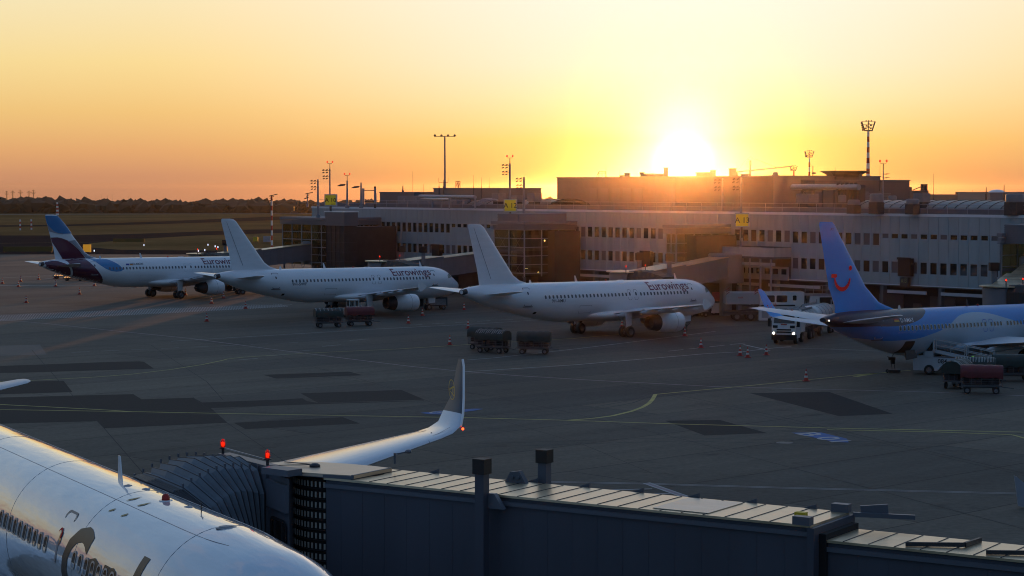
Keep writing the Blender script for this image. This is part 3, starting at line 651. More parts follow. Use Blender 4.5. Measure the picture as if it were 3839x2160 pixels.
    # tail cone exhaust
    if kind in 'ab':
        xe=F.L; w_,tt,bb=F.at(xe); c_=(tt+bb)/2; b=MB(); b.lathe([(-xe+.42,w_+.13),(-xe-.02,w_+.012),(-xe-.03,w_*.8),(-xe+.3,w_*.7),(-xe+.3,.01)],'x',(0,0,c_-.015),24,sz=(tt-bb)/2/w_); b.build('exhaust_cone',m_dark,t,smooth=50)
    return t,F,fo
def windows(t,F,xs,zc,h,w_,m,frame=None):
    me=None; bx=0; wtap=False
    for x in xs:
        tap=abs(F.at(x)[0]-max(F.W))>.004
        if me is None or tap or wtap:
            V=rrect(x-w_/2,x+w_/2,zc-h/2,zc+h/2,w_*.42,3); n=len(V)
            o=flat(V,[tuple(range(n))],lambda a,b:F.pt(a,b,-1,.014),'window',m,t,grid=(None,h/3)); me=o; bx=x
            if frame:
                fr=outline(F,rrect(x-w_/2-.04,x+w_/2+.04,zc-h/2-.04,zc+h/2+.04,w_*.5,4),.045,'frame',frame,o,-1,.017)
            wtap=tap
        else:
            o=me.copy(); COL.objects.link(o); o.parent=t; o.location=(-(x-bx),0,0)
            if frame: 
                f2=fr.copy(); COL.objects.link(f2); f2.parent=o
def door(t,F,x0,x1,z0,z1,m,w_=.05,sill=True,side=-1,lean=0):
    P=rrect(x0,x1,z0,z1,.14,4); d=outline(F,P,w_,'door',m,t,side)
    if sill: 
        n=6; b=MB(); 
        for i in range(n):
            xa=x0-.1+(x1-x0+.2)*i/n; xb=x0-.1+(x1-x0+.2)*(i+1)/n; p=F.pt(xa,z0-.05,side,.03); q=F.pt(xb,z0-.05,side,.03); b.bar(p,q,.06,.07)
        b.build('sill',m_dark,d)
    V=rrect((x0+x1)/2-.1,(x0+x1)/2+.1,z0+(z1-z0)*.62,z0+(z1-z0)*.78,.09,3)
    flat(V,[tuple(range(len(V)))],lambda a,b:F.pt(a,b,side,.014),'porthole',m_pane,d)
    return d
def ftext(t,F,body,xleft,z0,h,m,name='lettering',length=None,shear=0,bold=.0,side=-1,fn=None,grid=(.5,.12),off=.015):
    V,Fc=text2d(body,h,shear,bold)
    if length:
        W=max(v[0] for v in V); V=[(v[0]*length/W,v[1]) for v in V]
    fn=fn or (lambda u,v:F.pt(xleft-u,z0+v,side,off))
    return flat(V,Fc,fn,name,m,t,grid=grid)
def cockpit(t,F,pts_list,m):
    for P in pts_list:
        V=P; flat(V,[tuple(range(len(V)))],lambda a,b:F.pt(a,b,-1,.012),'cockpit_window',m,t,grid=(.15,.12))
p_white=paint('airliner_white',(.74,.75,.77),.3)
navy=lin((.10,.14,.42)); 
m_line=mat('door_line',(.12,.13,.16),.5)
m_lineL=mat('door_line_light',(.5,.52,.56),.5)
m_sil=mat('window_shade',(.42,.44,.48),.35)
def a320_common(t,F,eu=True,linecol=m_line,aftw=27.79,rear=True):
    xs=[aftw-.5336*i for i in range(23)]
    windows(t,F,xs,4.32,.36,.25,m_pane)
    windows(t,F,[13.8-.525*i for i in range(15)],4.32,.36,.25,m_pane)
    windows(t,F,[15.5,14.55],4.36,.36,.25,m_pane)
    for c in (15.5,14.55): 
        outline(F,rrect(c-.28,c+.28,3.72,4.82,.2,4),.035,'overwing_exit',linecol,t)
    door(t,F,29.55,30.5,3.46,5.3,linecol); door(t,F,5.15,5.95,3.42,5.22,linecol)
    cockpit(t,F,[[(3.05,4.18),(2.95,4.6),(2.35,4.78),(2.1,4.3)],[(2.0,4.28),(2.25,4.76),(1.85,4.62),(1.55,4.18)]],mat('cockpit_glass',(.25,.28,.25),.08,coat=1))
    # white belly details
    for x,h in ((28.0,.3),(21.4,.62),(6.1,.62)): antenna(t,F,x,h,.38,m_white)
    b=MB(); z=F.at(15)[1]; b.lathe([(-15.6,.02),(-15.3,.16),(-14.7,.16),(-14.4,.02)],'x',(0,0,z),10,sy=1,sz=.35); b.build('satcom_dome',m_white,t,smooth=50)
    for x in (17.2,):
        b=MB(); b.sphere((-x,0,F.at(x)[1]+.05),.11,8,6); b.build('beacon_light',m_redglass,t,smooth=60)
    outline(F,rrect(21.2,23.0,2.55,3.35,.08,2),.03,'cargo_door',linecol,t)
    V=rrect(28.6,28.95,2.62,2.86,.05,2); flat(V,[tuple(range(len(V)))],lambda a,b:F.pt(a,b,-1,.014),'outflow_valve',m_black,t)
burg_txt=mat('burgundy_letters',(.13,.012,.045),.4)
blk_txt=mat('black_letters',(.015,.015,.02),.5); wht_txt=mat('white_letters',(.7,.7,.72),.5)
def eurow(t,F): 
    ftext(t,F,'Eurowings',12.3,4.68,.84,burg_txt,length=6.3,shear=-.08,bold=.012)
# --- white airliner in the middle
P3=(22.28,220.26,.757); P2=(-6.99,255.39,.755); P1=(-36.2,293.05,.7567); PT=(52.67,182.68,.7475); PC=(-3.146,37.767,-1.0784)
A_P=R(.7)
grp='white airliners parked nose-in at the terminal'
def rudder(t,fo,pts,m=m_line):
    b=MB()
    for (p,q) in zip(pts,pts[1:]):
        for s_ in (-1,1): b.bar((-p[0],s_*p[2],p[1]),(-q[0],s_*q[2],q[1]),.02,.03)
    b.build('rudder_line',m,fo)
rl=[(36.0,11.3,.045),(33.75,6.2,.17)]
t,F,fo=jet('a','white twin-engine airliner with plain white tail and 9H-AMU on its side, below the setting sun',P3,A_P,dict(paint=p_white,fin=p_white),grp)
a320_common(t,F); eurow(t,F); ftext(t,F,'9H-AMU',27.0,3.76,.33,blk_txt,length=1.9,bold=.01); rudder(t,fo,rl)
t,F,fo=jet('a','white twin-engine airliner with plain white tail and 9H-SWF on its side, behind the tug',P2,A_P,dict(paint=p_white,fin=p_white),grp)
a320_common(t,F); eurow(t,F); ftext(t,F,'9H-SWF',27.85,3.8,.33,blk_txt,length=2.1,bold=.01); rudder(t,fo,rl)
# --- airliner with blue and burgundy tail
cb=(.0,.18,.42); bg=(.075,.006,.035); gr=(.25,.27,.31)
lv=lambda x,z:(x,round(z-(x-17.5)*math.tan(A_P),3))
pz=paint('airliner_burgundy_rear',(.74,.75,.77),.3)
t,F,fo=jet('a','airliner with blue, white and burgundy painted tail and D-ABZN on its side, farthest left',P1,A_P,dict(paint=pz,fin=p_white,eng='short'),grp)
a320_common(t,F,linecol=m_lineL); eurow(t,F)
ftext(t,F,'D-ABZN',23.95,4.74,.28,blk_txt,length=1.6,bold=.005)
def lvp(P): return [lv(x,z) for x,z in P]
def fusdecal(P,m,name='livery_patch',off=.006,side=-1):
    P=lvp(P); flat(P,[tuple(range(len(P)))],lambda a,b:F.pt(a,b,side,off),name,m,t,grid=(.35,.12))
m_bgp=mat('burgundy_livery',bg,.3,coat=.6); m_cbp=mat('blue_livery',cb,.3,coat=.6); m_grp=mat('grey_livery',gr,.3,coat=.5)
for sd_ in (-1,1):
    fusdecal([(34.2,5.86),(33.8,5.5),(33.55,5.05),(33.2,4.2),(32.9,3.35),(31.0,2.84),(29.6,2.52),(28.3,2.3),(28.5,2.75),(28.95,3.4),(29.6,4.15),(30.3,4.95),(30.8,5.6),(31.0,5.93),(32.5,5.93)],m_bgp,side=sd_)
    fusdecal([(37.15,5.1),(36.9,5.62),(36.0,5.72),(35.1,5.6),(34.07,5.2),(33.6,4.5),(33.3,3.7),(33.5,3.5),(34.6,3.78),(35.6,4.1),(36.6,4.55)],m_bgp,side=sd_)
    fusdecal([(30.3,5.86),(29.8,5.45),(29.2,4.95),(28.39,4.4),(27.6,4.1),(26.82,3.98),(26.1,4.02),(25.65,4.25),(25.9,4.55),(26.3,4.95),(26.9,5.35),(27.6,5.68),(28.4,5.87)],m_cbp,off=.008,side=sd_)
def finpatch(P,m,nm='livery_patch',off=.012,far=True):
    P=lvp(P)
    sec=[(28.3,5.62,6.9,.015),(29.7,5.98,5.55,.05),(30.55,6.5,4.8,.085),(31.15,7.2,4.35,.09),(34.62,11.35,2.1,.085),(34.98,11.58,1.72,.07),(35.5,11.66,1.1,.05)]
    def fy(x,z):
        Z=[s_[1] for s_ in sec]; xl=pchip(Z,[s_[0] for s_ in sec],z) ; c=pchip(Z,[s_[2] for s_ in sec],z); tc_=pchip(Z,[s_[3] for s_ in sec],z)
        u=min(1,max(0,(x-xl)/c)); x2=min(max(x,xl+.01),xl+c-.01)
        return x2,tc_/.2*c*(.2969*math.sqrt(u)-.126*u-.3516*u*u+.2843*u**3-.1036*u**4)*1.2
    for sd_ in (-1,1):
        def f(a,b):
            x2,y=fy(a,b); return Vector((-x2,sd_*(y+off),b))
        flat(P,[tuple(range(len(P)))],f,nm,m,fo,grid=(.3,.35))
finpatch([(36.95,11.72),(36.6,10.9),(36.2,10.35),(35.46,9.62),(34.8,9.35),(34.1,9.27),(32.6,9.3),(33.5,10.4),(34.7,11.72)],m_cbp)
finpatch([(36.7,10.7),(36.5,9.9),(36.1,9.6),(35.1,9.36),(34.1,9.2),(34.1,9.3),(34.8,9.38),(35.46,9.65),(36.2,10.38)],m_grp,off=.014)
finpatch([(36.3,8.78),(34.9,8.8),(34.2,8.65),(33.4,8.35),(32.6,7.8),(31.75,7.1),(31.0,6.3),(30.5,5.8),(34.0,5.75),(34.6,6.6),(35.2,7.5),(35.8,8.3)],m_bgp)
finpatch([(33.4,8.25),(32.2,8.4),(31.0,7.1),(30.1,6.4),(29.3,5.95),(30.5,5.92),(31.0,6.38),(31.75,7.16),(32.6,7.88)],m_grp,off=.015)
def flag(x0,x1,z0,z1,cols):
    b=MB(); ms=[]
    n=len(cols)
    for i,c in enumerate(cols):
        za=z1-(z1-z0)*i/n; zb=z1-(z1-z0)*(i+1)/n
        b.mi=i; b.poly([F.pt(x0,za,-1,.02),F.pt(x1,za,-1,.02),F.pt(x1,zb,-1,.02),F.pt(x0,zb,-1,.02)]); ms.append(mat('flag_%d_%d'%(int(c[0]*100),int(c[2]*100)),c,.5))
    b.build('flag',ms,t)
flag(25.1,24.6,4.72,4.93,[(.01,.03,.25)]); flag(24.5,24.0,4.72,4.93,[(.01,.01,.01),(.4,.02,.01),(.7,.4,.02)])
# --- blue airliner at right
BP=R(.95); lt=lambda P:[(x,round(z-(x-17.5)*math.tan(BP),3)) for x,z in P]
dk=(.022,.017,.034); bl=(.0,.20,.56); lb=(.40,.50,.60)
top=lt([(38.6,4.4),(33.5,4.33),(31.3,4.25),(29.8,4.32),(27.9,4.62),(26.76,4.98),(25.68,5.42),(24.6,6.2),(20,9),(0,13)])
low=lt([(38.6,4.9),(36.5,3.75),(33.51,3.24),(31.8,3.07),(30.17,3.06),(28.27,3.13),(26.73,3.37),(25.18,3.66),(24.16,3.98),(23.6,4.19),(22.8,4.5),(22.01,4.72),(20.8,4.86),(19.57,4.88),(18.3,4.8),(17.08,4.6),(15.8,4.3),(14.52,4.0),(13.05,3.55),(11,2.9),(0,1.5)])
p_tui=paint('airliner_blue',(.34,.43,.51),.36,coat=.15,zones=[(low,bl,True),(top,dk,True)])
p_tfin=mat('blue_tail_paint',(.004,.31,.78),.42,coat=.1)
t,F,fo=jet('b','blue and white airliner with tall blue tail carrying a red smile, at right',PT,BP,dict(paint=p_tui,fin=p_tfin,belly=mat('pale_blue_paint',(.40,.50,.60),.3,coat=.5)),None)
for c in kids(t):
    if c.name.startswith('wing'): pass
wx=[30.67-.5128*i for i in range(23)]; windows(t,F,wx,3.83,.36,.25,m_glassd,frame=mat('window_rim',(.45,.48,.5),.4))
windows(t,F,[18.81,17.9,17.4,16.95,16.47]+[15.46-.51*i for i in range(18)],3.83,.36,.25,m_glassd)
m_blin=mat('blue_line',(.02,.1,.4),.5)
for c in (18.84,17.93): outline(F,rrect(c-.3,c+.3,3.2,4.25,.2,4),.045,'overwing_exit',m_blin,t)
door(t,F,32.5,33.3,3.0,4.62,mat('silver_line',(.55,.55,.55),.4)); door(t,F,4.6,5.4,2.8,4.5,m_blin)
ftext(t,F,'D-AMAY',30.4,4.3,.33,wht_txt,length=1.75,bold=.012)
ftext(t,F,'BOEING 737-800',30.9,3.43,.13,mat('faint_letters',(.25,.33,.6),.5),length=2.2,grid=(.5,None))
flag(31.25,30.6,4.36,4.7,[(.1,.02,.02),(.4,.02,.01),(.6,.35,.02)])
# red smile on the tail
def arcband(cx,cz,r0,r1,a0,a1,n=26,sx=1.0):
    V=[];
    for i in range(n+1):
        a=R(a0+(a1-a0)*i/n); k=math.sin(PI*i/n)**.55
        rm=(r0+r1)/2; hw=(r1-r0)/2*(.35+.65*k) if True else 0
        V.append((cx+(rm+hw)*math.cos(a)*sx,cz+(rm+hw)*math.sin(a)))
    for i in range(n,-1,-1):
        a=R(a0+(a1-a0)*i/n); k=math.sin(PI*i/n)**.55; rm=(r0+r1)/2; hw=(r1-r0)/2*(.35+.65*k)
        V.append((cx+(rm-hw)*math.cos(a)*sx,cz+(rm-hw)*math.sin(a)))
    return V
m_smile=mat('smile_red',(.72,.004,.01),.6,spec=.2)
def smile(cx,cz,sc,fn,par):
    # in (forward u, z) coordinates
    P=arcband(0,0,.83,1.16,-176,-6,30); P=[(cx+sc*x,cz+sc*z) for x,z in P]; flat(P,[tuple(range(len(P)))],fn,'logo',m_smile,par)
    P=rrect(cx-1.45*sc,cx-.72*sc,cz-.05*sc,cz+.26*sc,.1*sc,3); flat(P,[tuple(range(len(P)))],fn,'logo',m_smile,par)
    P=rrect(cx+.83*sc,cx+1.22*sc,cz+.52*sc,cz+.92*sc,.19*sc,5); flat(P,[tuple(range(len(P)))],fn,'logo',m_smile,par)
for sd_ in (-1,1): smile(-36.42,8.02,.98,(lambda u,z,s_=sd_:Vector((u,s_*.235,z))),fo)
# tail tip outline marks
ftext(fo,F,'AY',36.6,11.55,.22,blk_txt,fn=lambda u,v:Vector((-37.9+u,-.12,11.7+v)),name='lettering')
for sd_ in (0,1):
    wl_=[c for c in kids(t) if c.name.startswith('wing')][sd_]; k_=1 if sd_ else -1
    q=wingloft([(x,k_*y,z,c,tc_,ca) for x,y,z,c,tc_,ca in ((22.58,16.83,3.69,1.67,.092,27),(22.8,17.05,3.8,1.62,.09,38),(23.1,17.35,4.15,1.5,.085,62),(23.5,17.58,4.8,1.25,.08,72),(24.3,17.95,6.0,.75,.08,76),(24.65,18.0,6.2,.4,.06,78))],10).build('winglet',p_tfin,wl_,smooth=40)
    if sd_: smile(-24.15,4.7,.24,(lambda u,z:Vector((u,17.52+(z-4.7)*.32-.12,z))),q)
for x,h,m in ((28.3,.3,m_white),(18.6,.6,m_dark)): antenna(t,F,x,h,.38,m)
b=MB(); b.sphere((-17.3,0,F.at(17)[1]+.05),.11,8,6); b.build('beacon_light',m_redglass,t,smooth=60)
b=MB(); b.sphere((-38.3,-.45,4.62),.055,8,6); b.build('tail_light',mat('white_lamp',(1,1,1),.3,emit=(1,.95,.85),es=5),t,smooth=60)
# open rear hold door
b=MB(); b.poly([(-29.9,-1.7,2.0),(-28.75,-1.75,2.05),(-28.95,-2.2,1.45),(-30.3,-2.1,1.3)]); o=b.build('hold_door',mat('door_brown_inside',(.03,.018,.012),.7),t); so_=o.modifiers.new('s','SOLIDIFY'); so_.thickness=.08
V=rrect(28.6,29.8,1.75,2.75,.1,3); flat(V,[tuple(range(len(V)))],lambda a,b_:F.pt(a,b_,-1,.012),'hold_opening',m_black,t,grid=(.3,.12))
# --- big glossy airliner in the foreground
p_con=paint('airliner_gloss_white',(.72,.74,.78),.12,coat=1.0,wavy=.5); p_conw=paint('airliner_gloss_wing',(.62,.64,.68),.2,coat=.5)
t,F,fo=jet('c','large glossy white airliner cut off by the frame, in the foreground at lower left',PC,-.003,dict(paint=p_con,wing=p_conw,fin=p_white),None)
CT,CFU=t,F
m_cw=mat('window_glass_near',(.02,.02,.025),.08,coat=1)
m_wrim=mat('window_rim_near',(.5,.46,.42),.35)
windows(t,F,[14.93+.508*i for i in range(34)],6.3,.36,.235,m_cw,frame=m_wrim)
windows(t,F,[12.35-.508*i for i in range(12)],6.3,.36,.235,m_cw,frame=m_wrim)
door(t,F,13.42,14.26,5.15,7.24,mat('door_line_near',(.12,.13,.15),.4),w_=.045,sill=False)
m_gold=mat('dark_gold_letters',(.035,.032,.028),.42,spec=.35)
ftext(t,F,'Condor',13.3,5.5,1.55,m_gold,length=8.3,shear=.16,bold=.035,grid=(.3,.08),off=.01)
P=arcband(0,0,.11,.17,30,160,12); P=[(13.95-x,6.72+z-.05) for x,z in P]; flat(P,[tuple(range(len(P)))],lambda a,b_:F.pt(a,b_,-1,.02),'logo',m_smile,t)
P=rrect(13.76,13.86,6.6,6.76,.045,3); flat(P,[tuple(range(len(P)))],lambda a,b_:F.pt(a,b_,-1,.02),'logo',m_smile,t)
P=rrect(13.82,13.95,6.0,6.55,.04,3); flat(P,[tuple(range(len(P)))],lambda a,b_:F.pt(a,b_,-1,.02),'logo',mat('door_print',(.25,.28,.33),.4),t)
m_arr=mat('arrow_mark',(.35,.25,.08),.5)
for (ax_,az_) in ((11.84,7.53),(10.9,7.54),(11.76,7.77),(10.87,7.76)):
    P=[(ax_-.12,az_),(ax_+.1,az_-.05),(ax_+.1,az_-.02),(ax_-.1,az_+.05)]; flat(P,[(0,1,2,3)],lambda a,b_:F.pt(a,b_,-1,.012),'step_mark',m_arr,t)
# skin seams
def seam(x):
    b=MB(); n=44; w_,tt,bb=F.at(x); c=(tt+bb)/2
    for i in range(n):
        a=PI*i/n*1.5-PI*.25; a2=PI*(i+1)/n*1.5-PI*.25
        b.bar((-x,(w_+.002)*math.cos(a),c+((tt-bb)/2+.002)*math.sin(a)),(-x,(w_+.002)*math.cos(a2),c+((tt-bb)/2+.002)*math.sin(a2)),.012,.006)
    b.build('skin_seam',mat('seam_grey',(.3,.31,.34),.4),t)
for x in (6.58,12.43,18.7,25): seam(x)
for s_ in (-1,1):
    b=MB(); P=[F.pt(5+.5*i,7.69,s_,.002) for i in range(80)]
    for p,q in zip(P,P[1:]): b.bar(p,q,.012,.006)
    b.build('skin_seam',mat('seam_grey',(.3,.31,.34),.4),t)
# roof fittings
antenna(t,F,14.3,.62,.34,m_white,lean=.3)
for x,y in ((13.5,-.1),(12.7,.1),(9.5,.1)):
    z=F.pt(x,5,-1).z; b=MB(); b.lathe([(0,.12),(.03,.1),(.05,.02)],'z',(-x,y,F.at(x)[1]-.02-(y*y)*.25),12); b.build('roof_port',m_steel,t,smooth=40)
b=MB(); z=F.at(10.7)[1]; b.lathe([(0,.17),(.04,.16),(.04,.1)],'z',(-10.7,-.05,z-.03),14); bs=b.build('beacon_base',m_white,t,smooth=40)
b=MB(); b.lathe([(.04,.1),(.14,.09),(.18,.06),(.19,.01)],'z',(-10.7,-.05,z-.03),14); b.build('lens',m_redglass,bs,smooth=50)
b=MB(); b.lathe([(0,.24),(.02,.24),(.03,.2),(.02,.17),(.05,.16),(.06,.02)],'z',(-6.4,-.1,F.at(6.4)[1]-.02),18,sy=.6); b.build('roof_port',m_steel,t,smooth=40)
b=MB(); b.bar((-8.6,.1,z-.02),(-8.6,.1,z+.22),.015,.03); b.bar((-8.72,.1,z+.12),(-8.48,.1,z+.12),.015,.02); b.build('antenna',m_dark,t)
# port wing fittings: nav light, vortex pins, logo
wp=[c for c in kids(t) if c.name.startswith('wing')]; wp=[c for c in wp if max(v.co.y for v in c.data.vertices)>5][0]
b=MB(); b.sphere((-33.3,19.3,6.12),.05,8,6); b.build('nav_light',m_redl,wp,smooth=60)
b=MB()
def wtop(y,u):
    S=[(23.1,1.9,3.9,10.9,.12),(26.5,7.2,4.65,7.0,.11),(32.5,18.0,5.92,2.35,.1),(33.4,19.25,6.22,1.95,.09)]
    Y=[q[1] for q in S]; xl,z,c,tc_=[pchip(Y,[q[k] for q in S],y) for k in (0,2,3,4)]
    v=tc_/.2*(.2969*math.sqrt(u)-.126*u-.3516*u*u+.2843*u**3-.1036*u**4)*1.15
    return Vector((-(xl+u*c),y,z+v*c+.004))
y=4
while y<18.6: p=wtop(y,.34); b.lathe([(0,.035),(.015,.03),(.02,.002)],'z',p,8); y+=.82
b.build('tank_caps',m_dark,wp)
b=MB()
for y0_,y1_,u in ((3,18.8,.16),(3,18.2,.72)):
    P=[wtop(y0_+(y1_-y0_)*i/24,u) for i in range(25)]; 
    for p,q in zip(P,P[1:]): b.bar(p,q,.012,.008)
for y in (6,8.4,10.8,13.2,15.4,17.3):
    P=[wtop(y,.0+.16*i/5) for i in range(6)]
    for p,q in zip(P,P[1:]): b.bar(p,q,.012,.008)
b.build('panel_lines',m_line,wp)
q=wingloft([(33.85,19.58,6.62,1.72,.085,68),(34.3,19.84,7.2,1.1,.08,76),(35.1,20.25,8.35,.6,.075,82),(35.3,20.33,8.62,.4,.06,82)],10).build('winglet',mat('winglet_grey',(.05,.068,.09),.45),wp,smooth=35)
b=MB(); LE=[Vector((-33.42,19.27,6.2)),Vector((-33.84,19.58,6.62)),Vector((-34.29,19.84,7.2)),Vector((-35.09,20.25,8.35)),Vector((-35.34,20.33,8.6))]
b.tube(LE,.05,8); b.build('leading_edge',m_white,q,smooth=60)
# crest on the winglet: ring and letter A
def wlet(u,v):   # u aft, v height above 6.45 , inner face
    z=6.62+v; k=(z-6.62)/2.05; return Vector((-(33.85+k*1.4+u),19.58+k*.6-.13,z))
m_crest=mat('crest_yellow',(.5,.32,.03),.5)
V,Fc=band([(.62+.27*math.cos(2*PI*i/28),.85+.38*math.sin(2*PI*i/28)) for i in range(28)],.035); flat(V,Fc,lambda a,b_:wlet(a,b_),'logo',m_crest,wp)
V=[(.42,.94),(.46,1.0),(.83,.87),(.81,.82)]; flat(V,[(0,1,2,3)],lambda a,b_:wlet(a,b_),'logo',m_crest,wp)
V=[(.79,.78),(.83,.83),(.4,.64),(.42,.59)]; flat(V,[(0,1,2,3)],lambda a,b_:wlet(a,b_),'logo',m_crest,wp)
V=[(.52,.7),(.56,.7),(.53,.95),(.49,.97)]; flat(V,[(0,1,2,3)],lambda a,b_:wlet(a,b_),'logo',m_crest,wp)
# ================= TERMINAL =================
def facP(px):
    D=215*7616/(px+3926); return Q(px/K,476,D)
fA,fB=facP(1171),facP(3690)
UX=Vector((fB.x-fA.x,fB.y-fA.y,0)).normalized(); UA=math.atan2(UX.y,UX.x); UN=Vector((-UX.y,UX.x,0))  # UN points inwards (away)
FO=Vector((fA.x,fA.y,0))
def FL(dx,dy,off=0):      # -> (s,z) on plane 'off' metres in front of the facade
    o=FO-UN*off; d=ray(dx,dy); dn=d.dot(UN); t=((o-Vector((0,0,0))).dot(UN))/dn; p=Vector((d.x*t,d.y*t,CH+d.z*t))
    return (p-FO).dot(UX),p.z
def W2(s_,off,z=0): p=FO+UX*s_-UN*off; return Vector((p.x,p.y,z))
ZT,ZB=12.55,4.6
SEND=FL(2575,500)[0]+26
c_panel=lin((.60,.61,.66)); m_panel=mat('facade_panel',(.34,.37,.38),.45,noise=.10,scale=1.2,streak=True)
m_joint=mat('facade_joint',(.05,.05,.055),.8)
m_win=mat('window_pane',(.03,.02,.016),.06,coat=.6)
m_frame=mat('window_frame',(.30,.31,.33),.5)
m_roof=mat('roof_gravel',(.09,.09,.095),.9,noise=.2,scale=1)
m_conc=mat('concrete_grey',(.13,.13,.135),.85,noise=.18,scale=.6,streak=True)
m_parap=mat('parapet_grey',(.16,.16,.18),.7,noise=.1,scale=1)
tm=thing('terminal_building','long white-panelled airport terminal with two rows of dark windows, behind the parked airliners','terminal',FO,UA)
PW=1.4
# openings: list of (s0,s1,z0,z1)
ups=[];los=[]
cols=[i*PW for i in range(int(SEND/PW)+1)]
def sd(d,off=0): return FL(d,560,off)[0]
S=dict(a0=sd(958),a1=sd(1129.5),b1=sd(1247),c0=sd(1450),c1=sd(1678),g0=sd(1838),g1=sd(1998),d1=sd(2222),e1=sd(2521))
gates=[(0,sd(957)),(sd(1249),sd(1450)),(sd(1678),sd(1840)),(sd(2521),SEND)]
wins=[]
for s0 in cols:
    sc=s0+PW/2
    ing=any(a<sc<b for a,b in gates)
    if S['a0']<sc<S['b1']:
        wins.append((s0,'L' if sc<S['a1'] else 'S')); continue
    if S['c0']<sc<S['c1']: wins.append((s0,'L')); continue
    if S['g1']<sc<S['e1']: wins.append((s0,'L' if sc<S['d1'] else 'S')); continue
    if S['g0']<sc<S['g1']: wins.append((s0,'B')); continue
    wins.append((s0,'N'))
b=MB(); k=.02
holes=[]
for s0,ty in wins:
    x0,x1=s0+k,s0+PW-k; wx0,wx1=s0+.21,s0+PW-.21
    rows=[]
    if ty in 'LS': rows=[(5.83,7.17)]+([(8.9,10.3)] if ty=='L' else [(9.72,10.3)])
    elif ty=='B': rows=[(8.95,10.4)]
    zb=ZB if ty!='B' else 8.4
    z=zb
    for (a,c) in rows:
        b.bb(x0,x1,-.12,0,z,a); b.bb(x0,wx0,-.12,0,a,c); b.bb(wx1,x1,-.12,0,a,c); z=c; holes.append((wx0,wx1,a,c))
    b.bb(x0,x1,-.12,0,z,ZT-.3)
b.build('facade_panels',m_panel,tm)
b=MB(); b.bb(-.03,SEND,-.17,.02,ZT-.3,ZT); b.bb(-.02,SEND,-.09,-.03,ZB-.12,ZB); b.build('roof_edge',m_white,tm)
b=MB()
b.bb(0,S['g0'],.0,.25,ZB,ZT-.05) if False else None
# backing with real depth: rooms behind the panes
b.bb(0,SEND,4.5,4.7,0,ZT-.05); b.bb(.0,.2,.02,14,0,ZT-.05); b.bb(.2,SEND,.02,14,ZB-.25,ZB); b.bb(.2,SEND,.02,14,ZT-.35,ZT-.1); b.bb(.2,SEND,.02,4.5,7.9,8.15)
b.build('inner_structure',m_conc,tm)
b=MB(); b.bb(0,SEND,-.12,-.04,ZB+.0,ZT-.31)
b.bm.free(); b=MB()
for s0,ty in wins: b.bb(s0-.025,s0+.025,-.08,-.02,ZB if ty!='B' else 8.4,ZT-.31)
b.build('panel_joints',m_joint,tm)
b=MB(); b.bb(-.2,SEND,14,30,0,ZT-.6); b.bb(.2,SEND,.3,14,ZT-.09,ZT-.02); b.build('rear_wing',m_conc,tm)
# windows
holes.sort(key=lambda h:-h[0]); wme={}
rnd=random.Random(4)
m_wins=[m_win,mat('window_pane_warm',(.05,.022,.01),.08,coat=.5),mat('window_pane_blind',(.10,.095,.10),.4),m_win,m_win]
def win_mesh(w_,h_):
    key=(round(w_,2),round(h_,2))
    if key not in wme:
        b=MB(); f=.05
        b.bb(-w_/2,w_/2,-.06,.0,-h_/2,-h_/2+f); b.bb(-w_/2,w_/2,-.06,.0,h_/2-f,h_/2); b.bb(-w_/2,-w_/2+f,-.06,0,-h_/2+f,h_/2-f); b.bb(w_/2-f,w_/2,-.06,0,-h_/2+f,h_/2-f)
        fr=b.build('window',m_frame); q=MB(); q.bb(-w_/2+f,w_/2-f,-.03,-.015,-h_/2+f,h_/2-f); pn=q.build('pane',m_win,fr); COL.objects.unlink(fr); COL.objects.unlink(pn); wme[key]=(fr.data,pn.data)
        bpy.data.objects.remove(pn); bpy.data.objects.remove(fr)
    return wme[key]
extra=MB(); ne=0
for i,(a,c,z0,z1) in enumerate(holes):
    if i<100:
        f,p=win_mesh(c-a,z1-z0); o=bpy.data.objects.new('window',f); COL.objects.link(o); o.parent=tm; o.location=((a+c)/2,-.02,(z0+z1)/2)
        q=bpy.data.objects.new('pane',p); COL.objects.link(q); q.parent=o
        mm=m_wins[rnd.randrange(5)]
        if mm is not m_win:
            q.data=p.copy(); q.data.materials[0]=mm
    else:
        extra.bb(a+.05,c-.05,-.05,-.03,z0+.05,z1-.05); ne+=1
if ne: o=extra.build('window',m_win,tm); o['kind']='stuff'
else: extra.bm.free()
# ground floor: columns, glazing, light strips
x=3
while x<SEND: b=MB(); b.bb(x,x+.45,-.3,.3,0,ZB-.26); b.build('column',m_conc,tm); x+=8.4
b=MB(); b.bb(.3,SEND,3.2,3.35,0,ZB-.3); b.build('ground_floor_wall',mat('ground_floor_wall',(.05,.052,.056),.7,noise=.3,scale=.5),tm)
rnd=random.Random(11); x=4
dm=[mat('shutter_grey',(.10,.105,.11),.5),mat('door_brown',(.055,.03,.022),.6),mat('door_dark',(.02,.02,.022),.4)]
while x<SEND-6:
    w_=rnd.choice((1.1,1.2,3.2,3.6)); q=MB(); q.bb(x,x+w_,3.08,3.2,0.02,2.3 if w_<2 else 3.2); o=q.build('door',rnd.choice(dm),tm); x+=w_+rnd.uniform(1.2,3.5)
for (d0,d1,yy) in ((963,1300,0),(1400,1447,0),(1460,1545,0),(1552,1660,0),(1862,1915,0),(1940,2070,0),(2090,2150,0),(2240,2338,0),(2375,2500,0)):
    a,c=sd(d0),sd(d1); q=MB(); q.bb(a,c,-.5,-.38,3.6,3.95); q.build('fascia_strip',mat('fascia_strip',(.42,.43,.46),.5),tm)
